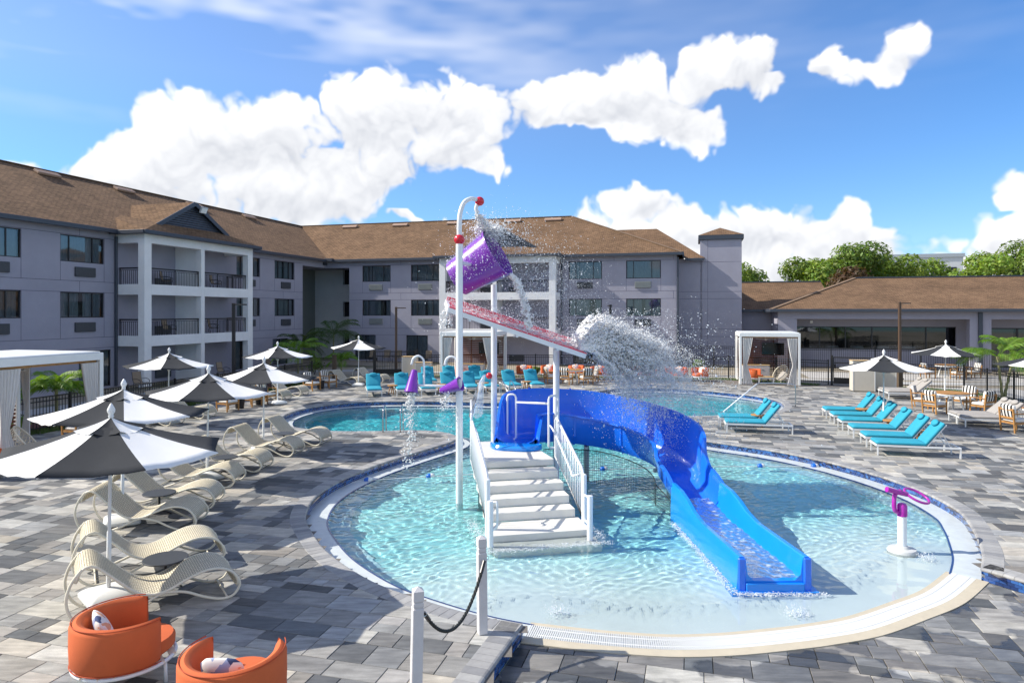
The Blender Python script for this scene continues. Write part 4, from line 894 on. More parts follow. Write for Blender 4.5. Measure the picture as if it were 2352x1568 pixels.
for a, b in ((50.2, 54.4), (56.2, 59.0)):
    wq = MB(); m_ = (a + b) / 2
    for x0, x1, z0, z1 in ((a, a + .07, .1, 2.9), (b - .07, b, .1, 2.9), (m_ - .06, m_ + .06, .1, 2.9), (a + .07, b - .07, 2.82, 2.9), (a + .07, b - .07, .1, .2)): wq.box(x0, x1, PB + .05, PB + .13, z0, z1)
    wf = wq.build('glazed_door', M_FRAME, rest)
    for x0, x1 in ((a + .07, m_ - .06), (m_ + .06, b - .07)): MB().add([(x0, PB + .1, .2), (x1, PB + .1, .2), (x1, PB + .1, 2.82), (x0, PB + .1, 2.82)], [(0, 1, 2, 3)]).build('pane', M_GLASS, wf)
mb = MB(); mb.add([(50.3, PB + .4, .1), (52.2, PB + .4, .1), (52.2, PB + .4, 2.9), (50.3, PB + .4, 2.9)], [(0, 1, 2, 3)]); mb.add([(52.4, PB + .45, 1.7), (54.2, PB + .45, 1.7), (54.2, PB + .45, 2.9), (52.4, PB + .45, 2.9)], [(0, 1, 2, 3)]); mb.build('roller_blind', mat('blind_tan', (.34, .29, .21), .8, .1, 3), rest)
mb = MB()                                                  # pale chairs inside seen through the glass
for k in range(4): mb.lathe([(.01, 0), (.42, .02), (.5, .3), (.44, .5), (.2, .52), (.01, .52)], 14, Matrix.Translation((40.6 + k * 1.75, PB + 1.6, .95)))
mb.build('dining_shell_seats', mat('shell_white', (.5, .5, .5), .5), rest)
# projecting right wing of the low building (its left face catches the sun)
mb = MB(); mb.box(57.6, 66, RBY - 6.0, RBY - .2, -.1, 3.55); mb.box(55.4, 66, RBY - 6.6, RBY - .7, 3.56, ZE2 - .06); mb.build('side_wing', M_PURP, rest)
mb = MB(); roof_face(mb, [(55.2, RBY - .4, ZE2), (55.2, RBY - 7, ZE2), (59, RBY - 7, 5.6), (59, RBY + 3, 5.6)]); mb.build('side_roof', M_SHIN, rest)
mb = MB(); mb.box(55.08, 55.22, RBY - 7, RBY - .6, ZE2 - .2, ZE2 + .02); mb.build('side_gutter', M_TRIM, rest)
el_ = MB().box(-.42, .42, -.1, 0, -.08, .08); el_.sphere((-.2, -.1, 0), .07, 8, 6); el_.sphere((.2, -.1, 0), .07, 8, 6); el_.build('emergency_light', M_WHITE, rest, (57.4, PB - .01, 3.2))
MB().box(-.1, .1, -.06, 0, -.1, .1).build('wall_sensor', M_WHITE, rest, (RA + 2.6, RBY - .002, 3.3) if False else (RA + 2.6, PB - .005, 3.28), bevel=.02)
# pale office block beyond the trees
far = thing('office_block', 'pale grey office parapet just visible above the trees', 'building', (71, 120, 0), -TH)
mb = MB(); mb.box(-6, 6, -4, 4, 0, 13.3); mb.build('wall', mat('office_white', (.62, .64, .66), .8, .05, 1), far)
mb = MB(); mb.box(-6.2, 6.2, -4.2, 4.2, 13.3, 13.9); mb.build('parapet', mat('office_trim', (.40, .44, .48), .7), far)
for z in (4., 7., 10.):
    for k in range(5): MB().box(-5.4 + k * 2.2, -3.8 + k * 2.2, -4.05, -3.9, z, z + 1.6).build('window', M_FRAME, far)
# ------------------------------------------------------------------ paths, grass and planting beyond the fences
M_CONC = mat('concrete_path', (.42, .41, .39), .85, .1, 1.2, .2, 30)
def strip(name, line, w, z, m, **k):
    L_ = resample(crom(line, 6), .5); mb = MB(); a = offset_line(L_, w / 2); b = offset_line(L_, -w / 2); mb.loft([[(p[0], p[1], z) for p in b], [(p[0], p[1], z) for p in a]], closed=False); return struct(name, mb, m, recalc=True)
strip('path', [(-10, 46.2), (-2, 45.6), (8, 44.8), (15, 42.6), (21, 39.5), (27, 38.5), (40, 38)], 1.6, -.045, M_CONC)
strip('path', [W2(4.5, -44), W2(4.5, -30), W2(4.6, -12), W2(7, -9.5), W2(12, -8.8)], 1.5, -.045, M_CONC)
strip('pavement', [(24.6, 36.5), (24.4, 30), (26, 22), (29, 12)], 4.0, -.05, M_CONC)
strip('pavement', [(19, 44.5), (30, 41.5), (48, 36)], 5.0, -.052, mat('pale_pavers', (.46, .44, .41), .85, .12, 2.5, .2, 30))
strip('mulch_bed', [W2(7.9, -46), W2(7.9, -20), W2(8.4, -16.5), W2(14, -14.2), W2(19, -14)], 2.0, -.04, mat('red_mulch', (.12, .045, .03), .95, .5, 5, .8, 25))
def grass(name, label, line, w, n, seed, h=.09):
    r_ = np.random.default_rng(seed); L_ = resample(line, .05); i = r_.integers(0, len(L_), n); T = np.gradient(L_, axis=0); T /= np.linalg.norm(T, axis=1)[:, None]
    P = L_[i] + np.stack([T[i][:, 1], -T[i][:, 0]], 1) * r_.uniform(-w / 2, w / 2, n)[:, None]; a = r_.uniform(0, 6.28, n); hh = h * r_.uniform(.5, 1.3, n); b = .012
    lean = r_.normal(0, .35, (n, 2)) * hh[:, None]; d = np.stack([np.cos(a), np.sin(a)], 1) * b
    V = np.stack([np.c_[P - d, np.full(n, -.05)], np.c_[P + d, np.full(n, -.05)], np.c_[P + lean, hh - .03]], 1).reshape(-1, 3); Fc = np.arange(3 * n).reshape(-1, 3)
    me = bpy.data.meshes.new(name); me.from_pydata(V.tolist(), [], Fc.tolist()); me.materials.append(mat('grass_blade', (.075, .14, .025), .7, .35, 2)); o = put(name, me); tag(o, label, 'grass', kind='stuff'); return o
grass('grass_strip', 'short green lawn strip in front of the back fence', np.array([(-8, 42.7), (3, 42.6), (13, 40.9), (17, 37.8)]), .7, 9000, 1)
grass('grass_strip', 'lawn strip along the inside of the right fence', np.array([(20.4, 36.5), (22.9, 34.6), (22.3, 30), (23.0, 24), (24.8, 17)]), .9, 9000, 2)
grass('grass_strip', 'rough grass growing along the left fence', np.array([W2(9.15, -42), W2(9.15, -30), W2(9.2, -17.5)]), .9, 9000, 3, .14)
# ------------------------------------------------------------------ black metal fences: posts, rails and every picket a piece
def picket_mesh(h): return MB().box(-.009, .009, -.009, .009, .05, h - .03).mesh('picket', M_RAIL)
PK = {}
def fence(name, label, line, h, gap=.12, post=2.4, cap=300, rails=None):
    t = tag(thing(name, label, 'fence')); line = [np.array(p, float) for p in line]; npk = 0; joined = MB()
    if h not in PK: PK[h] = picket_mesh(h)
    for p, q in zip(line[:-1], line[1:]):
        L_ = np.linalg.norm(q - p); d = (q - p) / L_; a = math.atan2(d[1], d[0]); n_ = max(1, round(L_ / post))
        for z in (rails or (h - .06, h - .2, .12)):
            mb = MB(); mb.box(0, L_, -.016, .016, z - .018, z + .018); mb.build('rail', M_RAIL, t, (p[0], p[1], 0), a)
        for k in range(n_ + 1):
            x = p + d * L_ * k / n_; mb = MB(); mb.box(-.032, .032, -.032, .032, 0, h + .04); mb.box(-.04, .04, -.04, .04, h + .04, h + .06); mb.build('post', M_RAIL, t, (x[0], x[1], -.05), a)
        for k in range(1, int(L_ / gap)):
            x = p + d * gap * k; npk += 1
            if npk <= cap: put('picket', PK[h], t, (x[0], x[1], -.02), a)
            else: joined.box(-.009, .009, -.009, .009, .05, h - .03, Matrix.Translation((x[0], x[1], -.02)) @ Matrix.Rotation(a, 4, 'Z'))
    if joined.f: o = joined.build('pickets_far', M_RAIL, t); o['kind'] = 'stuff'
    return t
fence('metal_fence', 'low black metal fence between the left loungers and the hotel wing', [W2(9.2, -46), W2(9.2, -38), W2(9.2, -28), W2(9.2, -17.3)], 1.2)
fence('metal_fence', 'black metal fence behind the orange tub chairs at the back', [(-6.0, 43.5), (-1, 43.5), (4, 43.2), (9, 42.5), (13.2, 41.6), (17.7, 38.2)], 1.35)
fence('metal_fence', 'black metal fence beside the grey loungers and small palm', [(20.6, 36.7), (23.3, 35.2), (22.5, 30.6), (23.2, 24), (25.8, 14.5)], 1.3)
fence('metal_fence', 'taller black metal fence in front of the tower and low building', [W2(29.5, -1.6), W2(34, -1.8), W2(42, -2.2), W2(50, -2.6), W2(51.4, -2.6)], 1.65, .13)
def gate(label, p, q, h, n=1):
    t = tag(thing('metal_gate', label, 'gate', (p[0], p[1], 0), math.atan2(q[1] - p[1], q[0] - p[0]))); L_ = math.hypot(q[0] - p[0], q[1] - p[1]); M_G = mat('gate_metal', (.02, .018, .016), .45)
    for x in (0, L_): MB().box(x - .06, x + .06, -.06, .06, -.05, h + .12).build('post', M_G, t, bevel=.008)
    fr = MB()
    for z in (.08, h - .3, h): fr.box(.08, L_ - .08, -.025, .025, z - .03, z + .03)
    for x in (.1, L_ - .1): fr.box(x - .025, x + .025, -.0255, .0255, .08, h)
    fr.build('gate_frame', M_G, t); MB().box(.1, L_ - .1, -.012, .012, .1, .38).build('kick_plate', M_G, t)
    for k in range(1, int((L_ - .2) / .11)): put('picket', PK[1.35], t, (.1 + k * .11, 0, h - 1.36))
    MB().box(.12, .2, -.06, .06, .9, 1.12).build('latch', M_G, t)
gate('dark metal gate behind the left back umbrella', (-8.8, 43.6), (-6.1, 43.5), 1.5)
gate('dark metal gate between the right cabana and the tan cabinets', (17.8, 38.0), (20.4, 36.8), 1.5)
for k, (x, y) in enumerate(((-10.9, 41.9), (20.55, 36.2))):
    t = tag(thing('gate_pillar', ('square timber post beside the left gate', 'square timber post beside the right gate')[k], 'post', (x, y, 0))); MB().box(-.11, .11, -.11, .11, -.05, 1.35).build('shaft', mat('brown_post', (.10, .07, .045), .7, .2, 6), t, bevel=.01); MB().box(-.13, .13, -.13, .13, 1.35, 1.39).build('cap', bpy.data.materials['brown_post'], t)
# ------------------------------------------------------------------ slim area lamps
def lamp(label, x, y, h, m, ang):
    t = tag(thing('lamp_post', label, 'lamp post', (x, y, 0), ang)); MB().box(-.07, .07, -.07, .07, -.05, h).build('pole', m, t, bevel=.01); MB().box(-.16, .16, -.16, .16, -.05, .04).build('base_plate', m, t)
    hd = MB().box(.05, .62, -.13, .13, h - .10, h - .04).build('lamp_head', m, t, bevel=.01); MB().box(.12, .56, -.1, .1, h - .112, h - .102).build('lens', mat('lamp_lens2', (.7, .72, .7), .3), hd)
MB_ = mat('bronze_pole', (.085, .05, .03), .5, .1, 5); MK = mat('black_pole', (.015, .014, .015), .5)
lamp('black lamp post in front of the left balcony bay', -13.7, 33.6, 4.45, MK, 0); lamp('brown lamp post left of the middle cabana', -7.5, 44.2, 4.35, MB_, 0)
lamp('black lamp post behind the splash, before the far facade', 6.4, 44.4, 4.5, MK, R(90)); lamp('brown lamp post in front of the low building', 23.4, 41.2, 4.62, MB_, 0)
# ------------------------------------------------------------------ trees: trunk, limbs, crown of leaf clumps
def leaf_material(name, col, var=.45):
    m, n, p, o = nodes_of(name); L = n.links; a = n.nodes.new('ShaderNodeAttribute'); a.attribute_name = 'tone'
    v = n.nodes.new('ShaderNodeVectorMath'); v.operation = 'MULTIPLY'; v.inputs[1].default_value = col; L.new(a.outputs['Color'], v.inputs[0]); L.new(v.outputs[0], p.inputs['Base Color']); p.inputs['Roughness'].default_value = .55
    tr = n.nodes.new('ShaderNodeBsdfTranslucent'); tv = n.nodes.new('ShaderNodeVectorMath'); tv.operation = 'MULTIPLY'; tv.inputs[1].default_value = (1.3, 1.25, .5); L.new(v.outputs[0], tv.inputs[0]); L.new(tv.outputs[0], tr.inputs[0])
    mx = n.nodes.new('ShaderNodeMixShader'); mx.inputs[0].default_value = .38; L.new(p.outputs[0], mx.inputs[1]); L.new(tr.outputs[0], mx.inputs[2]); L.new(mx.outputs[0], o.inputs[0]); return m
M_LEAF = leaf_material('oak_leaf', (.20, .31, .055)); M_LEAF2 = leaf_material('oak_leaf_dark', (.15, .245, .045)); M_MAGN = leaf_material('magnolia_leaf', (.10, .06, .028)); M_BARK = mat('bark', (.10, .08, .06), .95, .3, 4, .6, 20)
def leaf_cloud(name, centres, radii, n, size, seed, m, parent, loc=(0, 0, 0)):
    """n small leaf-spray faces through the volume of the clumps, denser to the outside"""
    r_ = np.random.default_rng(seed); C_ = np.array(centres); Rd = np.array(radii); w = (Rd ** 2); i = r_.choice(len(C_), n, p=w / w.sum())
    d = r_.normal(size=(n, 3)); d /= np.linalg.norm(d, axis=1)[:, None]; rad = Rd[i] * r_.uniform(.35, 1.08, n) ** .6; P = C_[i] + d * rad[:, None] * np.array([1, 1, .8])
    nn = d + r_.normal(0, .6, (n, 3)) + np.array([0, 0, .5]); nn /= np.linalg.norm(nn, axis=1)[:, None]; u = np.cross(nn, r_.normal(size=(n, 3))); u /= np.linalg.norm(u, axis=1)[:, None]; v = np.cross(nn, u); s_ = size * r_.uniform(.6, 1.5, n)[:, None]
    V = np.stack([P - u * s_, P - v * s_ * .45 + u * s_ * .1, P + u * s_, P + v * s_ * .45 + nn * s_ * .2], 1).reshape(-1, 3); me = bpy.data.meshes.new(name)
    me.vertices.add(len(V)); me.vertices.foreach_set('co', V.ravel()); me.loops.add(4 * n); me.loops.foreach_set('vertex_index', np.arange(4 * n, dtype=np.int32)); me.polygons.add(n); me.polygons.foreach_set('loop_start', np.arange(0, 4 * n, 4, dtype=np.int32)); me.update()
    at = me.color_attributes.new('tone', 'FLOAT_COLOR', 'CORNER'); k = r_.uniform(.55, 1.35, n) * r_.uniform(.75, 1.2, len(C_))[i]; c = np.stack([k * r_.uniform(.85, 1.25, n), k, k * r_.uniform(.6, 1.2, n), np.ones(n)], 1); at.data.foreach_set('color', np.repeat(c, 4, 0).ravel().astype(np.float32))
    me.materials.append(m); o = put(name, me, parent, loc); return o
def tree(label, x, y, h, wd, seed, m, n=9000, size=.22, kind='shade_tree', base=.35):
    r_ = random.Random(seed); t = tag(thing(kind, label, 'tree', (x, y, 0)), group='trees beyond the low building'); tr = MB(); tr.tube([(0, 0, -.1), (.1, .05, h * .2), (.0, .1, h * .45)], [.32, .25, .18], 8); cs = []; rs = []
    limbs = MB()
    for k in range(17):
        a = r_.uniform(0, 6.28); e = r_.uniform(0, 1); rr2 = wd * math.sqrt(r_.uniform(.02, 1)) * (1 - .35 * e); c = (rr2 * math.cos(a), rr2 * math.sin(a), h * (base + (.92 - base) * e)); cs.append(c); rs.append(h * r_.uniform(.11, .2))
        limbs.tube([(0, .05, h * r_.uniform(.2, .42)), (c[0] * .5, c[1] * .5, c[2] * .85), c], [.12, .08, .03], 5)
    tr.build('trunk', M_BARK, t, smooth=True); limbs.build('limbs', M_BARK, t, smooth=True); leaf_cloud('crown', cs, rs, n, size, seed, m, t)
tree('round bright green tree beside the stair tower', 27.5, 82, 9.6, 3.4, 1, M_LEAF, 7000); tree('broad green oak behind the low roof, left of the brown one', 37.5, 85, 10.6, 4.6, 2, M_LEAF, 12000); tree('tallest green oak in the middle of the roof line', 43.6, 88, 12.2, 5.2, 3, M_LEAF2, 12000)
tree('green oak in front of the office parapet', 51.5, 90, 11.4, 5.2, 4, M_LEAF, 12000); tree('brown-leaved magnolia among the green oaks', 36.4, 74, 9.0, 1.9, 5, M_MAGN, 4500, .2); tree('green oak at the right edge of the roof line', 66, 86, 12.4, 5.2, 6, M_LEAF2, 12000)
tree('dark green oak just inside the right margin', 58.5, 84, 11.0, 4.4, 8, M_LEAF, 9000); tree('low green tree at the left end of the tree line', 33.5, 88, 8.6, 3.2, 7, M_LEAF2, 7000); tree('large oak beyond the right margin', 79, 86, 14, 6, 9, M_LEAF, 8000)
# ------------------------------------------------------------------ palms: ringed trunk, arching fronds of single leaflets
M_PALM = leaf_material('palm_leaf', (.13, .26, .03)); M_PALMD = leaf_material('palm_leaf_dark', (.05, .10, .025)); M_PTR = mat('palm_trunk', (.26, .25, .12), .8, .3, 7, .4, 20)
def palm(label, x, y, th, L_, nf, seed, m, stems=((0, 0),)):
    r_ = random.Random(seed); t = tag(thing('palm_tree', label, 'palm', (x, y, 0))); tr = MB(); fr_i = 0
    tops = []
    for sx_, sy_ in stems:
        pts = [(sx_ * k / 5 * 1., sy_ * k / 5, -.1 + (th + .1) * k / 5) for k in range(6)]; tr.tube(pts, [.085, .06, .055, .052, .05, .055], 8); tops.append(pts[-1])
    tr.build('trunk', M_PTR, t, smooth=True)
    for k in range(nf):
        a = k * 2.4 + r_.uniform(-.3, .3); up = r_.uniform(.15, 1.25); mb = MB(); tp = tops[k % len(tops)]; pts = []; ln = L_ * r_.uniform(.8, 1.1)
        for q in range(13):
            s_ = q / 12; el = up - 1.35 * s_ ** 1.5; 
            if q == 0: p = Vector(tp)
            else: p = pts[-1] + Vector((math.cos(a) * math.cos(el), math.sin(a) * math.cos(el), math.sin(el))) * ln / 12
            pts.append(p)
        mb.tube(pts, [.018 * (1 - .8 * i / 12) for i in range(13)], 4, col=(1.1, 1.1, .6)); side = Vector((-math.sin(a), math.cos(a), 0)); nlf = 34
        for q in range(5, nlf):
            s_ = q / nlf; i = s_ * 12; i0 = min(11, int(i)); p = pts[i0].lerp(pts[i0 + 1], i - i0); d = (pts[i0 + 1] - pts[i0]).normalized(); ll = L_ * .42 * math.sin(math.pi * (.12 + .86 * s_)) ** .7; w_ = .022
            for sg in (-1, 1):
                tip = p + (side * sg * .8 + d * .75).normalized() * ll + Vector((0, 0, -.35 * ll + r_.uniform(-.06, .06))); md = p + (side * sg * .85 + d * .6).normalized() * ll * .5 + Vector((0, 0, .02 * ll)); k_ = r_.uniform(.7, 1.3)
                mb.add([p - d * w_ * .5, md - d * w_, tip, md + d * w_], [(0, 1, 2, 3)], (k_ * r_.uniform(.9, 1.3), k_, k_ * .8))
        mb.build('frond', m, t)
palm('bright green palm framed by the left cabana', -15.75, 23.6, 1.35, 1.35, 17, 1, M_PALM); palm('bright young palm behind the fence at the hotel corner', -12.6, 40.2, 1.7, 1.75, 13, 2, M_PALM)
palm('small sunlit palm low beside the corner fence', -10.9, 43.6, .9, 1.3, 11, 3, M_PALM); palm('dark palm in the shade of the hotel corner', -13.2, 50.5, 2.4, 2.3, 15, 4, M_PALMD); palm('second dark palm nearer the recessed hotel corner', -14.9, 48.4, 1.6, 2.0, 14, 5, M_PALMD)
palm('palm with a split trunk at the right fence', 22.3, 31.0, 2.0, 1.9, 16, 6, M_PALM, ((-.25, 0), (.55, .1)))
def shrub(label, x, y, h, seed, m):
    t = tag(thing('shrub', label, 'shrub', (x, y, 0)), group='low shrubs in the planting beds'); st_ = MB()
    for k in range(5): a = k * 1.3; st_.tube([(0, 0, -.06), (math.cos(a) * h * .3, math.sin(a) * h * .3, h * .7)], [.015, .008], 4)
    st_.build('stems', M_BARK, t); r_ = random.Random(seed); leaf_cloud('foliage', [(r_.uniform(-.3, .3) * h, r_.uniform(-.3, .3) * h, h * r_.uniform(.35, .8)) for _ in range(5)], [h * .38] * 5, 500, .07, seed, m, t)
for k, (lb, x, y, h) in enumerate([('low shrub between the left fence and the far palms', -11.9, 36.5, .8), ('dark shrub at the foot of the corner palms', -12.9, 44.6, 1.0), ('shrub near the fence at the foot of the left palm', -16.0, 22.2, .7), ('shrub behind the back fence near the tower', 12.4, 45.2, .9),
                                   ('shrub in the bed behind the fifth tub chair', 6.7, 43.9, .5), ('shrub in the bed behind the second tub chair', 1.6, 44.3, .5)]): shrub(lb, x, y, h, 40 + k, M_LEAF2)
# ------------------------------------------------------------------ furniture materials
M_WHT = mat('powder_white', (.78, .79, .78), .35, .03, 5); M_IVORY = mat('ivory_metal', (.76, .70, .56), .4, .04, 6)
M_TEAL = mat('teal_canvas', (.022, .30, .42), .85, .10, 4, .15, 260); M_GREYC = mat('grey_canvas', (.34, .32, .30), .9, .08, 4, .15, 260); M_ORNG = mat('orange_canvas', (.60, .125, .035), .85, .08, 3, .18, 320)
M_TEAK = mat('teak_wood', (.42, .21, .065), .55, .25, 9, .15, 60); M_TBL = mat('charcoal_top', (.05, .055, .062), .5, .1, 6); M_BLK = mat('black_pot', (.012, .012, .014), .35)
M_CURTW = mat('linen_white', (.66, .64, .62), .9, .05, 3, .1, 200); M_SLAT = mat('cedar_slat', (.17, .055, .025), .55, .25, 6); M_TV = mat('screen_black', (.006, .006, .008), .12)
M_CANW = mat('canvas_white', (.80, .79, .77), .9, .03, 2, .1, 200); M_CANB = mat('canvas_black', (.022, .024, .028), .9, .15, 3, .15, 200); M_CUSHW = mat('cushion_white', (.74, .72, .68), .9, .04, 4, .1, 200); M_SLING = mat('tan_sling', (.26, .20, .14), .85, .1, 20)
def stripe_material():
    m, n, p, o = nodes_of('striped_cloth'); L = n.links; t = n.nodes.new('ShaderNodeTexCoord'); s_ = n.nodes.new('ShaderNodeSeparateXYZ'); L.new(t.outputs['Object'], s_.inputs[0])
    a = n.nodes.new('ShaderNodeMath'); a.operation = 'MULTIPLY'; a.inputs[1].default_value = 7.2; L.new(s_.outputs[1], a.inputs[0]); b = n.nodes.new('ShaderNodeMath'); b.operation = 'ADD'; b.inputs[1].default_value = 100.25; L.new(a.outputs[0], b.inputs[0])
    f = n.nodes.new('ShaderNodeMath'); f.operation = 'FRACT'; L.new(b.outputs[0], f.inputs[0]); g_ = n.nodes.new('ShaderNodeMath'); g_.operation = 'GREATER_THAN'; g_.inputs[1].default_value = .5; L.new(f.outputs[0], g_.inputs[0])
    mx = n.nodes.new('ShaderNodeMix'); mx.data_type = 'RGBA'; mx.inputs[6].default_value = (.74, .72, .68, 1); mx.inputs[7].default_value = (.012, .012, .016, 1); L.new(g_.outputs[0], mx.inputs[0]); L.new(mx.outputs[2], p.inputs['Base Color']); p.inputs['Roughness'].default_value = .9; return m
M_STRIPE = stripe_material()
def weave_material():
    m, n, p, o = nodes_of('resin_weave'); L = n.links; uv = n.nodes.new('ShaderNodeUVMap'); mp = n.nodes.new('ShaderNodeMapping'); mp.inputs['Scale'].default_value = (24, 84, 1); L.new(uv.outputs[0], mp.inputs['Vector'])
    br = n.nodes.new('ShaderNodeTexBrick'); br.offset = .5; br.inputs['Scale'].default_value = 1; br.inputs['Brick Width'].default_value = 1; br.inputs['Row Height'].default_value = 1; br.inputs['Mortar Size'].default_value = .16; br.inputs['Mortar Smooth'].default_value = .8
    br.inputs['Color1'].default_value = (.82, .74, .57, 1); br.inputs['Color2'].default_value = (.74, .66, .49, 1); br.inputs['Mortar'].default_value = (.30, .26, .18, 1); L.new(mp.outputs[0], br.inputs['Vector']); L.new(br.outputs[0], p.inputs['Base Color']); p.inputs['Roughness'].default_value = .55
    b = n.nodes.new('ShaderNodeBump'); b.invert = True; b.inputs['Strength'].default_value = .9; b.inputs['Distance'].default_value = .012; L.new(br.outputs['Fac'], b.inputs['Height']); L.new(b.outputs[0], p.inputs['Normal']); return m
M_WEAVE = weave_material()
def puff(mb, sx, sy, sz, M=None, nx=6, ny=6, crown=.25, e=.035, col=None):
    """cushion slab sx x sy x sz centred at the origin base with rounded edges and a crowned top"""
    rings = []
    def ring(k, z):
        pts = []; hx, hy = sx / 2 - k, sy / 2 - k; rr2 = .05
        for cx_, cy_, a0 in ((hx - rr2, hy - rr2, 0), (-hx + rr2, hy - rr2, 90), (-hx + rr2, -hy + rr2, 180), (hx - rr2, -hy + rr2, 270)):
            for q in range(4): a = R(a0 + q * 30); pts.append((cx_ + rr2 * math.cos(a), cy_ + rr2 * math.sin(a), z))
        return pts
    rings = [ring(e, 0), ring(e * .3, e * .35), ring(0, sz * .35), ring(0, sz * .65), ring(e * .4, sz - e * .4), ring(e * 1.3, sz + sz * crown * .25), ring(min(sx, sy) * .28, sz + sz * crown * .8), ring(min(sx, sy) * .40, sz + sz * crown)]
    if M is not None: rings = [[tuple(M @ Vector(p)) for p in r_] for r_ in rings]
    mb.loft(rings, True, True, col=col); return mb
MT = Matrix.Translation; MR = lambda a, ax: Matrix.Rotation(R(a), 4, ax)
# ------------------------------------------------------------------ parasols: eight panels, alternate black and white, with vent cap
def make_umbrella():
    t = thing('umbrella', 'x', 'umbrella'); RR_, ZR, ZT = 1.5, 2.08, 2.52
    MB().lathe([(.022, .0), (.022, 2.5), (.015, 2.56)], 12).build('pole', M_WHT, t, smooth='auto'); MB().lathe([(.030, .1), (.030, .95), (.024, .96)], 12).build('pole_sleeve', M_WHT, t, smooth='auto')
    MB().lathe([(.03, 2.53), (.035, 2.56), (.028, 2.58), (.05, 2.62), (.052, 2.65), (.035, 2.69), (.012, 2.73), (.001, 2.74)], 14).build('finial', M_WHT, t, smooth=True)
    bs = MB(); puff(bs, .62, .62, .14, None, crown=.3, e=.06); b_ = bs.build('base', M_WHT, t, smooth='auto')
    def panel(k, r0, r1, z0, z1, sag, hang, n=7):
        rows = []
        for i in range(n + 1):
            s_ = i / n; row = []
            for j in range(7):
                f = j / 6; a = 2 * math.pi * (k + f) / 8; rr2 = r0 + (r1 - r0) * s_; chord = math.cos(math.pi / 8) / math.cos((f - .5) * math.pi / 4); rr2 *= chord * (1 - .03 * s_ * math.sin(math.pi * f))
                z = z0 + (z1 - z0) * s_ ** .9 - sag * math.sin(math.pi * s_) * .5 - .05 * math.sin(math.pi * f) * s_ + .012 * math.sin(17 * f + 5 * s_ + k) * s_ * math.sin(math.pi * f)
                row.append((rr2 * math.cos(a), rr2 * math.sin(a), z))
            rows.append(row)
        if hang: rows.append([(x, y, z - .012) for x, y, z in rows[-1]])
        return rows
    for k in range(8):
        mb = MB(); mb.loft(panel(k, .25, RR_, 2.435, ZR, .04, True), closed=False); mb.build('canopy_panel', M_CANB if k % 2 else M_CANW, t, smooth=True)
        mb = MB(); mb.loft(panel(k, .03, .45, 2.53, 2.402, .02, False, 5), closed=False); mb.build('vent_panel', M_CANB if k % 2 else M_CANW, t, smooth=True)
        a = 2 * math.pi * k / 8; MB().tube([(.03 * math.cos(a), .03 * math.sin(a), 2.44), (RR_ * .98 * math.cos(a), RR_ * .98 * math.sin(a), ZR - .03)], .009, 5).build('rib', M_WHT, t)
        MB().tube([(.03 * math.cos(a), .03 * math.sin(a), 1.95), (.8 * math.cos(a), .8 * math.sin(a), 2.235)], .008, 5).build('strut', M_WHT, t)
    MB().lathe([(.04, 1.9), (.055, 1.92), (.055, 2.0), (.04, 2.02)], 12).build('runner', M_WHT, t); return t
UMB = [(-5.62, 9.50, 45, 'nearest black and white umbrella, above the first woven chaise pair'), (-7.39, 12.94, 30, 'second black and white umbrella from the orange chairs'), (-7.33, 16.4, 46, 'third black and white umbrella down the row of cream chaises'), (-7.18, 19.7, 28, 'fourth umbrella down the row of cream chaises, by the pool end'),
       (-12.4, 24.6, 62, 'black and white umbrella by the left fence, before the balcony bay'), (-10.2, 29.7, 50, 'black and white umbrella in front of the corner palms'), (-8.35, 37.1, 2, 'farthest umbrella, before the hotel corner and back gate'),
       (12.68, 23.3, -2, 'umbrella among the teal loungers at the right'), (19.9, 31.4, 35, 'umbrella over the round teak dining table at the right'), (19.35, 24.9, 12, 'umbrella cut off by the right margin')]
u0 = make_umbrella()
for k, (x, y, a, lb) in enumerate(UMB):
    o = u0 if k == 0 else copy_tree(u0); o.location = (x, y, 0); o.rotation_euler = (R((-1) ** k * .8), R(.6), R(a)); o['label'] = lb; o['group'] = 'black and white umbrellas'
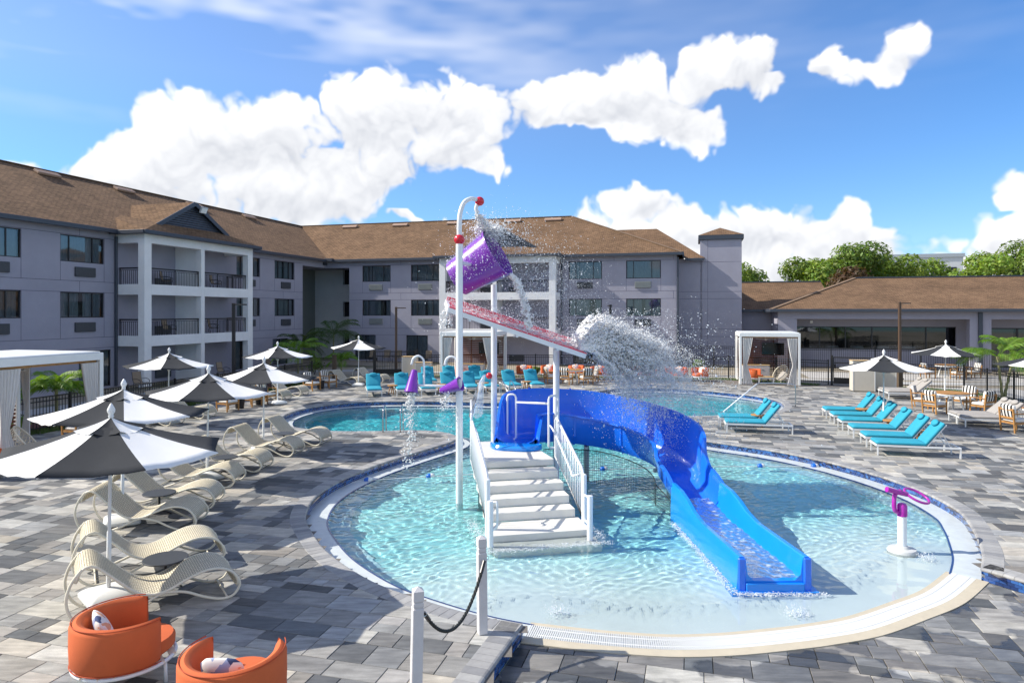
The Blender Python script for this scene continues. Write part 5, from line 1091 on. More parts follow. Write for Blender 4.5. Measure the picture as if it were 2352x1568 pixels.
# ------------------------------------------------------------------ woven wave chaises
def make_chaise():
    t = thing('woven_chaise', 'x', 'chaise lounge')
    prof = [(-.97, .62), (-.93, .74), (-.84, .80), (-.74, .77), (-.55, .59), (-.32, .37), (-.13, .285), (.08, .30), (.32, .40), (.56, .465), (.76, .445), (.90, .36), (.965, .24), (.95, .17)]
    P_ = resample(crom(prof, 6), .035); T = np.gradient(P_, axis=0); T /= np.linalg.norm(T, axis=1)[:, None]; Nn = np.stack([-T[:, 1], T[:, 0]], 1); W_ = .35
    top = [[(p[0], y, p[1] + .004 * math.cos(y / W_ * 1.5)) for y in np.linspace(-W_, W_, 9)] for p in P_]; bot = [[(p[0] - n_[0] * .03, y, p[1] - n_[1] * .03) for y in np.linspace(W_, -W_, 9)] for p, n_ in zip(P_, Nn)]
    mb = MB(); mb.loft([a + b for a, b in zip(top, bot)], True, True, uv=True); mb.build('woven_seat', M_WEAVE, t, smooth='auto')
    for sg in (-1, 1):
        y = sg * (W_ + .012)
        MB().tube([(p[0], y, p[1] - .012) for p in P_[::2]], .019, 7).build('side_rail', M_WEAVE if False else M_IVORY, t, smooth=True)
        l_ = [(-.90, .77), (-1.02, .60), (-1.07, .38), (-1.0, .16), (-.84, .03), (-.62, .03), (-.3, .13), (-.05, .245), (.05, .27)]
        MB().tube([(p[0], y, p[1]) for p in crom(l_, 5)], .019, 8).build('head_loop', M_IVORY, t, smooth=True)
        r_ = [(.955, .28), (.985, .16), (.90, .04), (.74, .022), (.52, .10), (.28, .22), (.02, .27), (-.12, .265)]
        MB().tube([(p[0], y, p[1]) for p in crom(r_, 5)], .019, 8).build('foot_loop', M_IVORY, t, smooth=True)
    for x, z in ((-.78, .028), (.82, .028), (.0, .25)): MB().tube([(x, -W_ - .01, z), (x, W_ + .01, z)], .013, 6).build('cross_bar', M_IVORY, t, smooth=True)
    return t
CH = [((-4.10, 9.90), 34, 'nearest cream woven chaise, behind the orange tub chair'), ((-4.85, 11.2), 33, 'cream woven chaise just beyond the nearest one'), ((-5.9, 12.85), 8, 'third cream woven chaise from the orange chairs'), ((-6.15, 14.2), 8, 'fourth cream woven chaise from the orange chairs'),
      ((-6.4, 15.9), 2, 'fifth cream woven chaise, under the third umbrella'), ((-6.3, 17.4), -4, 'sixth cream woven chaise from the orange chairs'), ((-6.05, 19.2), -7, 'seventh cream woven chaise from the orange chairs'), ((-5.7, 20.75), -11, 'eighth cream woven chaise, closest to the main pool end'),
      ((-11.95, 24.3), -12, 'woven chaise in the second row under the fence umbrella'), ((-11.5, 25.9), -14, 'second-row woven chaise beside the striped armchairs'), ((-10.3, 31.1), -15, 'second-row woven chaise before the corner palms, nearer one'), ((-10.0, 32.8), -15, 'second-row woven chaise before the corner palms, farther one'),
      ((-8.3, 37.4), -24, 'woven chaise beside the back gate umbrella, nearer one'), ((-7.2, 38.9), -22, 'farthest woven chaise, just behind the teal loungers')]
c0 = make_chaise()
for k, ((x, y), a, lb) in enumerate(CH):
    o = c0 if k == 0 else copy_tree(c0); d = (math.cos(R(a)), math.sin(R(a))); o.location = (x - .92 * d[0], y - .92 * d[1], 0); o.rotation_euler = (0, 0, R(a)); o['label'] = lb; o['group'] = 'cream woven chaises'
def make_side_table():
    t = thing('side_table', 'x', 'side table'); MB().lathe([(.30, .405), (.305, .412), (.305, .42), (.30, .426)], 40).build('table_top', M_TBL, t, smooth='auto'); MB().tube([(0, 0, .06), (0, 0, .405)], .022, 8).build('stem', M_BLK, t)
    for k in range(3): a = k * 2.09; MB().tube([(0, 0, .1), (.24 * math.cos(a), .24 * math.sin(a), .012)], .014, 6).build('foot', M_BLK, t)
    return t
s0 = make_side_table()
for k, (x, y, lb) in enumerate([(-5.05, 9.95, 'round charcoal side table by the nearest woven chaise'), (-7.0, 13.55, 'round charcoal side table between the third and fourth chaises'), (-7.1, 16.9, 'round charcoal side table between the fifth and sixth chaises'), (-6.75, 20.2, 'round charcoal side table before the last chaise of the row'), (-8.45, 38.2, 'small dark side table between the two farthest chaises')]):
    o = s0 if k == 0 else copy_tree(s0); o.location = (x, y, 0); o['label'] = lb; o['group'] = 'round charcoal side tables'
# ------------------------------------------------------------------ flat loungers with cushions
def make_lounger(name, m, back_deg, bl):
    """x from foot (0) to head (2.1), y across"""
    t = thing(name, 'x', 'sun lounger'); WD = .36; L_ = 2.12; hx = 1.28; z0 = .30
    fr = MB()
    for y in (-WD + .02, WD - .02): fr.box(0, L_, y - .02, y + .02, z0 - .05, z0)
    for x in (.02, hx, L_ - .02): fr.box(x - .02, x + .02, -WD + .04, WD - .04, z0 - .05, z0 - .002)
    fr.build('frame', M_WHT, t)
    for x in (.045, L_ - .02):
        for y in (-WD + .021, WD - .021): MB().box(x - .018, x + .018, y - .018, y + .018, 0, z0 - .05).build('leg', M_WHT, t)
    mb = MB(); puff(mb, hx - .0, 2 * WD - .02, .09, MT((hx / 2 + .01, 0, z0 + .004)), crown=.12); mb.build('seat_cushion', m, t, smooth='auto')
    a = back_deg; Mb = MT((hx + .02, 0, z0 + .01)) @ MR(-a, 'Y'); mb = MB(); puff(mb, bl, 2 * WD - .02, .09, Mb @ MT((bl / 2, 0, .02)), crown=.12); bk = mb.build('back_cushion', m, t, smooth='auto')
    mb = MB(); mb.box(0, bl, -WD + .03, WD - .03, -.012, .016, Mb); mb.build('back_panel', M_WHT, t)
    mb = MB(); e = Mb @ Vector((bl * .72, 0, -.01))
    for y in (-.22, .22): mb.tube([(e.x, y, e.z), (hx + .62, y, z0 - .03)], .012, 6)
    mb.build('prop', M_WHT, t)
    mb = MB(); mb.sphere((0, 0, 0), 1, 14, 10, (.105, .20, .062), Mb @ MT((bl * .86, 0, .155))); mb.build('head_pillow', m, bk, smooth=True)
    return t
LG0 = make_lounger('teal_lounger', M_TEAL, 52, .76); TEAL = []
near = [(10.2, 19.12), (10.49, 20.28), (10.82, 21.71), (11.19, 23.2), (11.5, 24.45), (11.81, 25.74)]
for k, (x, y) in enumerate(near): TEAL.append((x + .09, y + .35, -14, ('teal lounger nearest the splash pool in the right row of six', 'second teal lounger of the right row, counted from the splash pool', 'third teal lounger of the right row, beside the umbrella pole', 'fourth teal lounger of the right row, counted from the splash pool', 'fifth teal lounger of the right row, counted from the splash pool', 'farthest teal lounger in the right row of six')[k]))
TEAL += [(7.12 + .08, 22.77 + .35, -12, 'nearer teal lounger of the pair between the two pools'), (7.33, 24.25, -12, 'farther teal lounger of the pair between the two pools')]
bx_ = [(-6.5, 32.3), (-5.15, 32.6), (-4.02, 32.95), (-2.93, 33.2), (-1.9, 33.5), (-.95, 33.9), (.17, 34.35), (1.35, 34.75)]
for k, (x, y) in enumerate(bx_): TEAL.append((x, y, 104, 'teal lounger, ' + ORD[k] + ' from the left in the row facing across the main pool'))
for k, (x, y) in enumerate([(-4.35, 36.6), (-3.2, 37.0), (-1.75, 37.3)]): TEAL.append((x, y, 104, ('left', 'middle', 'right')[k] + ' of the three teal loungers behind the pool row'))
for k, (x, y, a, lb) in enumerate(TEAL):
    o = LG0 if k == 0 else copy_tree(LG0); o.location = (x, y, 0); o.rotation_euler = (0, 0, R(a)); o['label'] = lb; o['group'] = 'teal cushioned loungers'
GL0 = make_lounger('grey_lounger', M_GREYC, 42, .78)
for k, (x, y, a, lb) in enumerate([(15.85, 24.15, -13, 'nearer grey lounger of the pair at the right fence'), (16.05, 24.93, -13, 'farther grey lounger of the pair at the right fence'), (17.45, 31.9, -12, 'nearer grey lounger of the pair behind the dining table'), (17.62, 32.68, -12, 'farther grey lounger of the pair behind the dining table')]):
    o = GL0 if k == 0 else copy_tree(GL0); o.location = (x, y, 0); o.rotation_euler = (0, 0, R(a)); o['label'] = lb; o['group'] = 'grey cushioned loungers'
def make_teak_table():
    t = thing('teak_stool_table', 'x', 'side table'); MB().lathe([(.24, .40), (.25, .41), (.25, .43), (.24, .44)], 28).build('table_top', M_TEAK, t, smooth='auto')
    for k in range(4): a = k * math.pi / 2 + .4; MB().tube([(.12 * math.cos(a), .12 * math.sin(a), .40), (.19 * math.cos(a), .19 * math.sin(a), 0)], [.028, .02], 7).build('leg', M_TEAK, t, smooth=True)
    return t
tt0 = make_teak_table()
for k, (x, y, lb) in enumerate([(12.35, 20.55, 'small round teak table between the first two right loungers'), (12.55, 22.6, 'small round teak table in the middle of the right loungers'), (13.0, 25.3, 'small round teak table between the last two right loungers'), (8.6, 23.85, 'small round teak table between the pair of teal loungers'),
                            (-5.85, 33.4, 'small round teak table beside the first pool-row lounger'), (-3.5, 33.9, 'small round teak table between the third and fourth pool-row loungers'), (-1.42, 34.6, 'small round teak table beside the sixth pool-row lounger'), (.75, 35.3, 'small round teak table between the last two pool-row loungers')]):
    o = tt0 if k == 0 else copy_tree(tt0); o.location = (x, y, 0); o['label'] = lb; o['group'] = 'small round teak tables'
# ------------------------------------------------------------------ orange tub chairs on white tube frames
def make_tub():
    """opens to +x"""
    t = thing('tub_chair', 'x', 'armchair'); n_ = 40; A0 = R(52); mb = MB(); rings = []
    for k in range(n_ + 1):
        a = A0 + (2 * math.pi - 2 * A0) * k / n_; e = min(k, n_ - k) / 5.; tap = 1 if e > 1 else math.sqrt(max(0., 1 - (1 - e) ** 2)) * .9 + .1
        c = Vector((math.cos(a), math.sin(a), 0)); ro, ri = .50, .50 - .125 * tap; mid_ = (.50 + .375) / 2; ro = mid_ + (.50 - mid_) * tap; ri = mid_ - (mid_ - .375) * tap; zt = .27 + .46 * (.97 + .03 * tap); zb = .27; pr = []
        for r2, z in ((ro - .02, zb), (ro, zb + .03), (ro + .006, zb + .2), (ro + .004, zt - .05), (ro - .018, zt - .012), (mid_, zt + .006), (ri + .018, zt - .012), (ri - .004, zt - .05), (ri - .004, zb + .2), (ri + .01, zb)): pr.append((c.x * r2 * 1.04, c.y * r2 * .98, z))
        rings.append(pr)
    mb.loft(rings, True, True); sh_ = mb.build('upholstered_shell', M_ORNG, t, smooth='auto')
    pp = MB()
    for r2, z in ((.487, .735), (.50, .285)):
        pp.tube([((r2) * 1.04 * math.cos(A0 + .1 + (2 * math.pi - 2 * A0 - .2) * k / 48), r2 * .98 * math.sin(A0 + .1 + (2 * math.pi - 2 * A0 - .2) * k / 48), z - .006) for k in range(49)], .006, 5)
    pp.build('piping', mat('orange_piping', (.42, .065, .015), .8), sh_)
    mb = MB(); mb.lathe([(.36, .275), (.395, .31), (.40, .40), (.38, .43), (.22, .45), (.001, .455)], 28, Matrix.Diagonal((1.12, .95, 1, 1)) @ MT((.045, 0, 0))); mb.build('seat_cushion', M_ORNG, t, smooth='auto')
    MB().tube([(.485 * 1.02 * math.cos(2 * math.pi * k / 40), .485 * .97 * math.sin(2 * math.pi * k / 40), .24) for k in range(40)], .022, 8, closed=True).build('frame_ring', M_WHT, t, smooth=True)
    mb = MB()
    for k in range(7): x = -.42 + k * .14; w_ = math.sqrt(max(.01, .25 - x * x)); mb.box(x - .035, x + .035, -w_ * .95, w_ * .95, .243, .262)
    mb.build('support_slats', M_IVORY, t)
    for k in range(4): a = R(45 + 90 * k); MB().tube([(.47 * math.cos(a), .46 * math.sin(a), .235), (.48 * math.cos(a), .47 * math.sin(a), 0)], .018, 8).build('leg', M_WHT, t, smooth=True)
    return t
TUB = [(-4.22, 7.45, 38, 'near orange tub chair standing left of its twin'), (-2.70, 6.62, 88, 'near orange tub chair cut off by the bottom edge')]
for k, (x, y) in enumerate([(.75, 41.6), (2.25, 41.9), (3.95, 41.9), (5.2, 41.1), (6.65, 40.9), (7.75, 40.7), (9.0, 40.6), (9.9, 40.4), (11.0, 40.0)]): TUB.append((x, y, (-80, -100)[k % 2] if k != 8 else -140, 'orange tub chair, ' + ORD[k] + ' from the left along the back fence'))
TUB += [(13.9, 39.2, -35, 'orange tub chair inside the right cabana'), (-2.9, 40.9, -80, 'orange tub chair inside the middle cabana'), (-12.7, 16.7, 20, 'orange tub chair inside the left cabana')]
tb0 = make_tub()
for k, (x, y, a, lb) in enumerate(TUB):
    o = tb0 if k == 0 else copy_tree(tb0); o.location = (x, y, 0); o.rotation_euler = (0, 0, R(a)); o['label'] = lb; o['group'] = 'orange tub chairs'
def pillow_material():
    m, n, p, o = nodes_of('patterned_pillow'); L = n.links; t = n.nodes.new('ShaderNodeTexCoord'); v = n.nodes.new('ShaderNodeTexVoronoi'); v.inputs['Scale'].default_value = 9; v.distance = 'CHEBYCHEV'; L.new(t.outputs['Object'], v.inputs['Vector'])
    s_ = n.nodes.new('ShaderNodeSeparateColor'); L.new(v.outputs['Color'], s_.inputs[0]); r = n.nodes.new('ShaderNodeValToRGB'); r.color_ramp.interpolation = 'CONSTANT'; e = r.color_ramp.elements; e[0].color = (.78, .74, .70, 1); e[1].position = .85; e[1].color = (.05, .07, .16, 1)
    for q, c in ((.35, (.70, .36, .22, 1)), (.5, (.76, .72, .68, 1)), (.68, (.30, .36, .55, 1)), (.76, (.75, .55, .42, 1))): x = e.new(q); x.color = c
    L.new(s_.outputs[0], r.inputs[0]); L.new(r.outputs[0], p.inputs['Base Color']); p.inputs['Roughness'].default_value = .9; return m
M_PILL = pillow_material(); pm = MB(); pm.sphere((0, 0, 0), 1, 20, 12)
for i, v in enumerate(pm.v):
    x, y, z = v; q = max(abs(x), abs(y)) or 1; s_ = (abs(x) ** 4 + abs(y) ** 4) ** .25 or 1; h_ = math.hypot(x, y); k_ = (h_ / s_) if s_ > 1e-6 else 1; pm.v[i] = (x * k_ * .21, y * k_ * .21, z * .075 * (1 - .35 * (h_ ** 4)))
pmesh = pm.mesh('pillow', M_PILL, smooth=True); PB_ = []
for k, (x, y, a, lb) in enumerate(TUB):
    if k in (2, 3, 4, 5, 6, 7, 8, 9, 10, 0, 1):
        d = (math.cos(R(a)), math.sin(R(a))); o = put('pillow', pmesh, None, (x - d[0] * .2, y - d[1] * .2, .60), rot=(0, R(-62), R(a))); o.rotation_euler = (MR(a, 'Z') @ MR(66, 'Y')).to_euler()
        tag(o, 'patterned pillow in the ' + lb.replace('near orange tub chair standing', 'tub chair').replace('near orange tub chair cut', 'tub chair cut').replace('orange tub chair, ', 'tub chair '), 'pillow', 'patterned pillows')
# ------------------------------------------------------------------ teak armchairs with striped cushions, tables
def make_armchair():
    """faces +x"""
    t = thing('teak_armchair', 'x', 'armchair'); 
    for x, y, h in ((.28, .29, .62), (.28, -.29, .62), (-.28, .29, .80), (-.28, -.29, .80)): MB().bar((x, y, 0), (x - (.07 if x < 0 else 0), y, h), .045, .045, up=(1, 0, 0)).build('leg', M_TEAK, t)
    for y in (.29, -.29): MB().box(-.36, .32, y - .035, y + .035, .62, .65).build('arm', M_TEAK, t, bevel=.006)
    s_ = MB()
    for y in (.29, -.29): s_.box(-.27, .27, y - .015, y + .015, .28, .34)
    for x in (-.28, .28): s_.box(x - .015, x + .015, -.27, .27, .28, .34)
    s_.build('seat_frame', M_TEAK, t)
    for z in (.48, .76): MB().box(-.015, .015, -.27, .27, -.03, .03).build('back_slat', M_TEAK, t, (-.28 - (z - .3) * .13, 0, z))
    mb = MB(); puff(mb, .54, .54, .10, MT((.02, 0, .345)), crown=.15); mb.build('seat_cushion', M_CUSHW, t, smooth='auto'); mb = MB(); puff(mb, .50, .54, .012, MT((-.24 + .02 + .25, 0, .455))); mb.build('striped_seat_cover', M_STRIPE, t, smooth='auto') if False else None
    mb = MB(); puff(mb, .48, .56, .12, MT((-.22, 0, .45)) @ MR(-100, 'Y') @ MT((.24, 0, -.06)), crown=.2); mb.build('back_cushion', M_STRIPE, t, smooth='auto'); return t
AC = [(-11.55, 27.75, -25, 'striped teak armchair nearest the fence chaises'), (-11.1, 29.1, -20, 'striped teak armchair with a black drum table on its left side'), (-10.85, 30.2, -20, 'third striped teak armchair along the left fence'), (-10.25, 35.0, -25, 'striped teak armchair before the corner fence, nearer of two'), (-9.75, 36.3, -25, 'striped teak armchair before the corner fence, farther of two'), (-13.6, 21.4, -20, 'striped teak armchair behind the egg chair'),
      (16.75, 27.05, 20, 'dining armchair on the pool side of the right teak table'), (18.6, 27.0, 110, 'dining armchair on the near side of the right teak table'), (17.15, 28.6, -40, 'dining armchair at the back left of the right teak table'), (18.9, 28.5, 200, 'dining armchair under the umbrella, back right of the teak table'), (16.9, 22.9, 5, 'striped armchair at the right margin, alone at its table'),
      (2.2, 38.6, 15, 'left dining armchair at the table behind the slide'), (3.0, 37.9, 65, 'dining armchair before the table behind the slide'), (4.1, 37.9, 110, 'second dining armchair before the table behind the slide'), (4.6, 39.3, 190, 'right dining armchair at the table behind the slide'),
      (25.6, 42.0, 0, 'dining armchair beyond the right fence, at the left'), (27.0, 41.3, 90, 'dining armchair beyond the right fence, in the middle'), (28.5, 42.2, 180, 'dining armchair beyond the right fence, at the right')]
ar0 = make_armchair()
for k, (x, y, a, lb) in enumerate(AC):
    o = ar0 if k == 0 else copy_tree(ar0); o.location = (x, y, 0 if x < 24 or y < 30 else -.05); o.rotation_euler = (0, 0, R(a)); o['label'] = lb; o['group'] = 'striped teak armchairs'
def make_dining_table():
    t = thing('round_table', 'x', 'table')
    for k in range(9):
        y0 = -.66 + k * .147; y1 = y0 + .141; ym = max(abs(y0), abs(y1)); pts = []
        f = lambda y: math.sqrt(max(0, .66 ** 2 - y * y)); pts = [(f(y0 + (y1 - y0) * q / 4), y0 + (y1 - y0) * q / 4) for q in range(5)] + [(-f(y0 + (y1 - y0) * q / 4), y0 + (y1 - y0) * q / 4) for q in range(4, -1, -1)]
        if f(y0) < 1e-3: pts = pts[1:-1]
        if f(y1) < 1e-3: pts = pts[:4] + pts[5:] if len(pts) == 10 else pts
        MB().prism(pts, .715, .745).build('top_plank', M_TEAK, t)
    MB().lathe([(.60, .65), (.645, .655), (.645, .713), (.60, .714)], 32).build('apron', M_WHT, t)
    for k in range(4): a = R(45 + 90 * k); MB().bar((.30 * math.cos(a), .30 * math.sin(a), .66), (.48 * math.cos(a), .48 * math.sin(a), 0), .05, .05).build('leg', M_WHT, t)
    return t
dt0 = make_dining_table()
for k, (x, y, lb) in enumerate([(17.85, 27.8, 'round teak dining table below the right umbrella'), (3.4, 39.0, 'round teak dining table behind the slide'), (18.1, 23.2, 'round teak table cut off by the right margin'), (27.0, 42.4, 'round teak table beyond the right fence')]):
    o = dt0 if k == 0 else copy_tree(dt0); o.location = (x, y, 0); o['label'] = lb; o['group'] = 'round teak tables'
def make_drum():
    t = thing('drum_table', 'x', 'planter'); MB().lathe([(.15, 0), (.17, .01), (.21, .40), (.215, .42), (.20, .425), (.19, .40), (.001, .39)], 20).build('body', M_BLK, t, smooth='auto'); MB().lathe([(.205, .425), (.22, .43), (.22, .445), (.2, .45)], 20).build('rim', M_BLK, t); return t
dr0 = make_drum()
for k, (x, y, lb) in enumerate([(-11.35, 28.45, 'black drum table between the first fence armchairs'), (-10.95, 29.65, 'black drum table between the second and third fence armchairs'), (-10.0, 35.65, 'black drum table between the two corner armchairs'), (-13.9, 22.2, 'black drum table behind the egg chair')]):
    o = dr0 if k == 0 else copy_tree(dr0); o.location = (x, y, 0); o['label'] = lb; o['group'] = 'black drum tables'
# ------------------------------------------------------------------ cabanas
def curtain_tied(mb, p, d, w, z1, seed):
    """gathered curtain hung from p along unit d over width w, tied in at mid height"""
    r_ = random.Random(seed); rows = []; n_ = 34; nx_, ny_ = -d[1], d[0]
    for i in range(19):
        z = z1 * i / 18 + .01; f = i / 18; tie = .42; wv = w * (.34 + .66 * min(1, abs(f - tie) / (.58 if f > tie else .42)) ** .8); off = (w - wv) * (.12)
        row = []
        for k in range(n_ + 1):
            u = k / n_; ph = u * 6 * 2 * math.pi; am = .045 * (.6 + .6 * abs(f - tie)); x = off + u * wv; y = am * math.sin(ph + .5 * math.sin(f * 5 + seed)) + .012 * math.sin(ph * 2.1 + seed)
            row.append((p[0] + d[0] * x + nx_ * y, p[1] + d[1] * x + ny_ * y, z))
        rows.append(row)
    mb.loft(rows, closed=False)
def cabana(label, x, y, rz, seed):
    """square open pavilion: origin front left, x to the right, y to the back; front is -y"""
    t = tag(thing('cabana', label, 'cabana', (x, y, 0), rz), group='white curtained cabanas'); S, H_ = 3.05, 2.85
    for a, b in ((0, 0), (S, 0), (0, S), (S, S)): MB().box(a - .06, a + .06, b - .06, b + .06, 0, H_ - .2).build('post', M_WHT, t, bevel=.006)
    for p, q in (((-.06, 0), (S + .06, 0)), ((-.06, S), (S + .06, S))): MB().box(p[0], q[0], p[1] - .06, p[1] + .06, H_ - .2, H_).build('beam', M_WHT, t, bevel=.006)
    for a in (0, S): MB().box(a - .059, a + .059, .062, S - .062, H_ - .199, H_ - .001).build('beam', M_WHT, t)
    MB().box(.0, S, .0, S, H_ + .003, H_ + .04).build('roof_panel', M_WHT, t, bevel=.008)
    for k in range(6): b = .3 + k * .49; MB().box(.06, S - .06, b - .02, b + .02, H_ - .16, H_ - .03).build('rafter', M_SLAT, t)
    for b in (.09, S - .09): MB().box(.06, S - .06, b - .015, b + .015, H_ - .27, H_ - .21).build('curtain_rail', M_SLAT if False else M_TEAK, t)
    for k in range(21): MB().box(.07, S - .07, -.012, .012, -.035, .035).build('screen_slat', M_SLAT, t, (0, S - .02, .2 + k * .115))
    for a in (.9, 2.1): MB().box(a - .03, a + .03, S + .01, S + .05, 0, H_ - .2).build('screen_batten', M_SLAT, t)
    for k, (p, d) in enumerate((((.1, -.02), (1, 0)), ((S - .1, -.02), (-1, 0)), ((-.02, .5), (0, -1)), ((S + .02, .55), (0, -1)), ((.02, S - .5), (0, 1)), ((S, S - .5), (0, 1)))):
        mb = MB(); curtain_tied(mb, p, d, .55 if k < 2 else .42, H_ - .28, seed + k); mb.build('curtain', M_CURTW, t, smooth=True)
    M = t.matrix_basis.copy() if False else (MT((x, y, 0)) @ Matrix.Rotation(rz, 4, 'Z')); W_ = lambda a, b, c=0: tuple(M @ Vector((a, b, c)))
    nm = label.split(' cabana')[0].split()[-1]
    tv = tag(thing('television', f'black television hanging at the back of the {nm} cabana', 'television', W_(2.05, S - .18, 1.85), rz)); MB().box(-.62, .62, -.03, .03, -.36, .36).build('housing', M_BLK, tv, bevel=.008); MB().add([(-.6, -.032, -.34), (.6, -.032, -.34), (.6, -.032, .34), (-.6, -.032, .34)], [(0, 1, 2, 3)]).build('screen', M_TV, tv); MB().box(-.1, .1, .03, .14, -.08, .08).build('bracket', M_BLK, tv)
    fn = tag(thing('ceiling_fan', f'white ceiling fan under the roof of the {nm} cabana', 'ceiling fan', W_(1.5, 1.45, H_ - .04), rz)); MB().tube([(0, 0, -.3), (0, 0, 0)], .015, 6).build('rod', M_WHT, fn); MB().lathe([(.03, -.42), (.09, -.38), (.09, -.32), (.03, -.28)], 12).build('motor', M_WHT, fn)
    for k in range(3): mb = MB(); mb.box(.08, .62, -.06, .06, -.37, -.355, MR(120 * k + 20, 'Z') @ MR(8, 'X')); mb.build('blade', M_WHT, fn)
    cb = tag(thing('storage_cabinet', f'pale two-door cabinet with wood top in the {nm} cabana', 'cabinet', W_(1.05, S - .45), rz)); MB().box(-.75, .75, -.25, .25, .08, .88).build('carcass', M_WHT, cb, bevel=.006); MB().box(-.78, .78, -.28, .28, .882, .915).build('top', mat('oak_top', (.50, .34, .16), .5, .2, 8), cb, bevel=.005)
    for s_ in (-.375, .375): d_ = MB().box(s_ - .34, s_ + .34, -.268, -.252, .14, .84).build('door', mat('door_mauve', (.50, .47, .47), .6, .05, 3), cb, bevel=.004); MB().box(s_ - .06, s_ + .06, -.285, -.27, .62, .64).build('handle', M_FRAME, d_)
    for a in (-.7, .7):
        for b in (-.2, .2): MB().box(a - .025, a + .025, b - .025, b + .025, 0, .08).build('foot', M_FRAME, cb)
    ct = tag(thing('coffee_table', f'low white coffee table with wood top in the {nm} cabana', 'coffee table', W_(1.45, 1.1), rz)); MB().box(-.42, .42, -.3, .3, .33, .36).build('top', bpy.data.materials['oak_top'], ct, bevel=.005); 
    fr = MB()
    for a, b, c, d in ((-.4, .4, -.29, -.25), (-.4, .4, .25, .29), (-.4, -.36, -.25, .25), (.36, .4, -.25, .25)): fr.box(a, b, c, d, .28, .328)
    fr.build('frame', M_WHT, ct)
    for a in (-.38, .38):
        for b in (-.27, .27): MB().box(a - .02, a + .02, b - .02, b + .02, 0, .28).build('leg', M_WHT, ct)
    return W_
wc1 = cabana('white curtained right cabana before the tower end', 12.72, 38.0, R(-14), 1); wc2 = cabana('white curtained middle cabana behind the play tower columns', -4.0, 38.85, R(-12), 20); wc3 = cabana('white curtained left cabana cut off by the left margin', -12.55, 16.55, R(75), 40)
def make_egg():
    """open woven bowl chair facing +x"""
    t = thing('egg_chair', 'x', 'armchair'); Mx = MT((0, 0, .62)) @ MR(52, 'Y'); M_W2 = bpy.data.materials['resin_weave']; rim = [(.50 * math.cos(2 * math.pi * k / 48), .44 * math.sin(2 * math.pi * k / 48), 0) for k in range(48)]
    rim = [tuple(Mx @ Vector(p)) for p in rim]; MB().tube(rim, .022, 7, closed=True).build('rim', M_IVORY, t, smooth=True); st_ = MB()
    def bowl(a, f): return tuple(Mx @ Vector((.50 * math.cos(a) * math.cos(f * 1.35), .44 * math.sin(a) * math.cos(f * 1.35), -.38 * math.sin(f * 1.57))))
    for k in range(30):
        for s_ in (-1, 1): st_.tube([bowl(2 * math.pi * k / 30 + s_ * f * .9, f) for f in np.linspace(0, 1, 10)], .007, 4, cap=False)
    st_.build('woven_strands', M_IVORY, t); cs = MB(); cs.sphere((0, 0, 0), 1, 16, 8, (.34, .34, .06), Mx @ MT((.02, 0, -.30))); cs.build('seat_pad', M_GREYC, t, smooth=True)
    for k in range(4): a = R(45 + 90 * k); MB().tube([(-.12 + .22 * math.cos(a), .24 * math.sin(a), .34), (-.05 + .34 * math.cos(a), .34 * math.sin(a), 0)], .014, 6).build('leg', M_IVORY, t)
    return t
eg0 = make_egg()
for k, (p, a, lb) in enumerate([((-12.75, 18.0), 25, 'cream woven egg chair in the left cabana'), ((15.15, 38.6), 200, 'cream woven egg chair in the right cabana'), ((-1.2, 39.9), 190, 'cream woven egg chair in the middle cabana')]):
    o = eg0 if k == 0 else copy_tree(eg0); o.location = (p[0], p[1], 0); o.rotation_euler = (0, 0, R(a)); o['label'] = lb; o['group'] = 'woven egg chairs'
# towel cabinets
def towel_box(label, x, y, rz, w, d, h, slope):
    t = tag(thing('towel_cabinet', label, 'cabinet', (x, y, 0), rz)); m = mat('cabinet_cream', (.60, .55, .46), .6, .05, 2)
    MB().box(-w / 2, w / 2, -d / 2, d / 2, .04, h).build('body', m, t, bevel=.008); MB().box(-w / 2 - .02, w / 2 + .02, -d / 2 - .02, d / 2 + .02, h + .002, h + .035).build('top', bpy.data.materials['oak_top'], t, bevel=.004); MB().box(-w / 2 + .05, w / 2 - .05, -d / 2 + .05, d / 2 - .05, 0, .04).build('plinth', M_FRAME, t)
    fr = MB()
    for a, b in ((-w / 2, -w / 2 + .035), (w / 2 - .035, w / 2)): fr.box(a, b, -d / 2 - .008, -d / 2 - .001, .04, h)
    fr.build('corner_trim', M_WHT, t)
towel_box('tall tan cabinet left of its lower neighbour by the right gate', 17.75, 34.6, R(-12), 1.05, .6, 1.55, 0); towel_box('second tan cabinet standing right of the tall one', 19.0, 34.9, R(-12), 1.0, .6, 1.2, 0)
towel_box('white box cabinet with wood top behind the teal loungers, left', -6.3, 42.2, R(-5), .9, .6, 1.25, 0); towel_box('lower white box cabinet with wood top beside the middle cabana', -5.35, 41.4, R(-5), .95, .6, .95, 0)
# patio chairs of the ground floor and balconies
def make_sling():
    t = thing('patio_chair', 'x', 'patio chair'); pr = [(-.32, 1.0), (-.24, .6), (-.18, .43), (.0, .40), (.25, .43)]; mb = MB(); P_ = crom(pr, 4); mb.loft([[(p[0], y, p[1]) for y in (-.25, .25)] + [(p[0] - .01, y, p[1] - .012) for y in (.25, -.25)] for p in P_], True, True); mb.build('sling_seat', M_SLING, t, smooth='auto')
    for s_ in (-1, 1): MB().tube(crom([(-.32, s_ * .26, 1.0), (-.2, s_ * .26, .45), (.25, s_ * .26, .42), (.3, s_ * .26, .0)], 4), .014, 6).build('side_frame', M_FRAME, t); MB().tube(crom([(-.24, s_ * .27, .62), (0, s_ * .29, .66), (.26, s_ * .28, .58), (.27, s_ * .26, .42)], 4), .014, 6).build('arm', M_FRAME, t); MB().tube([(-.19, s_ * .26, .43), (-.3, s_ * .26, 0)], .014, 6).build('leg', M_FRAME, t)
    return t
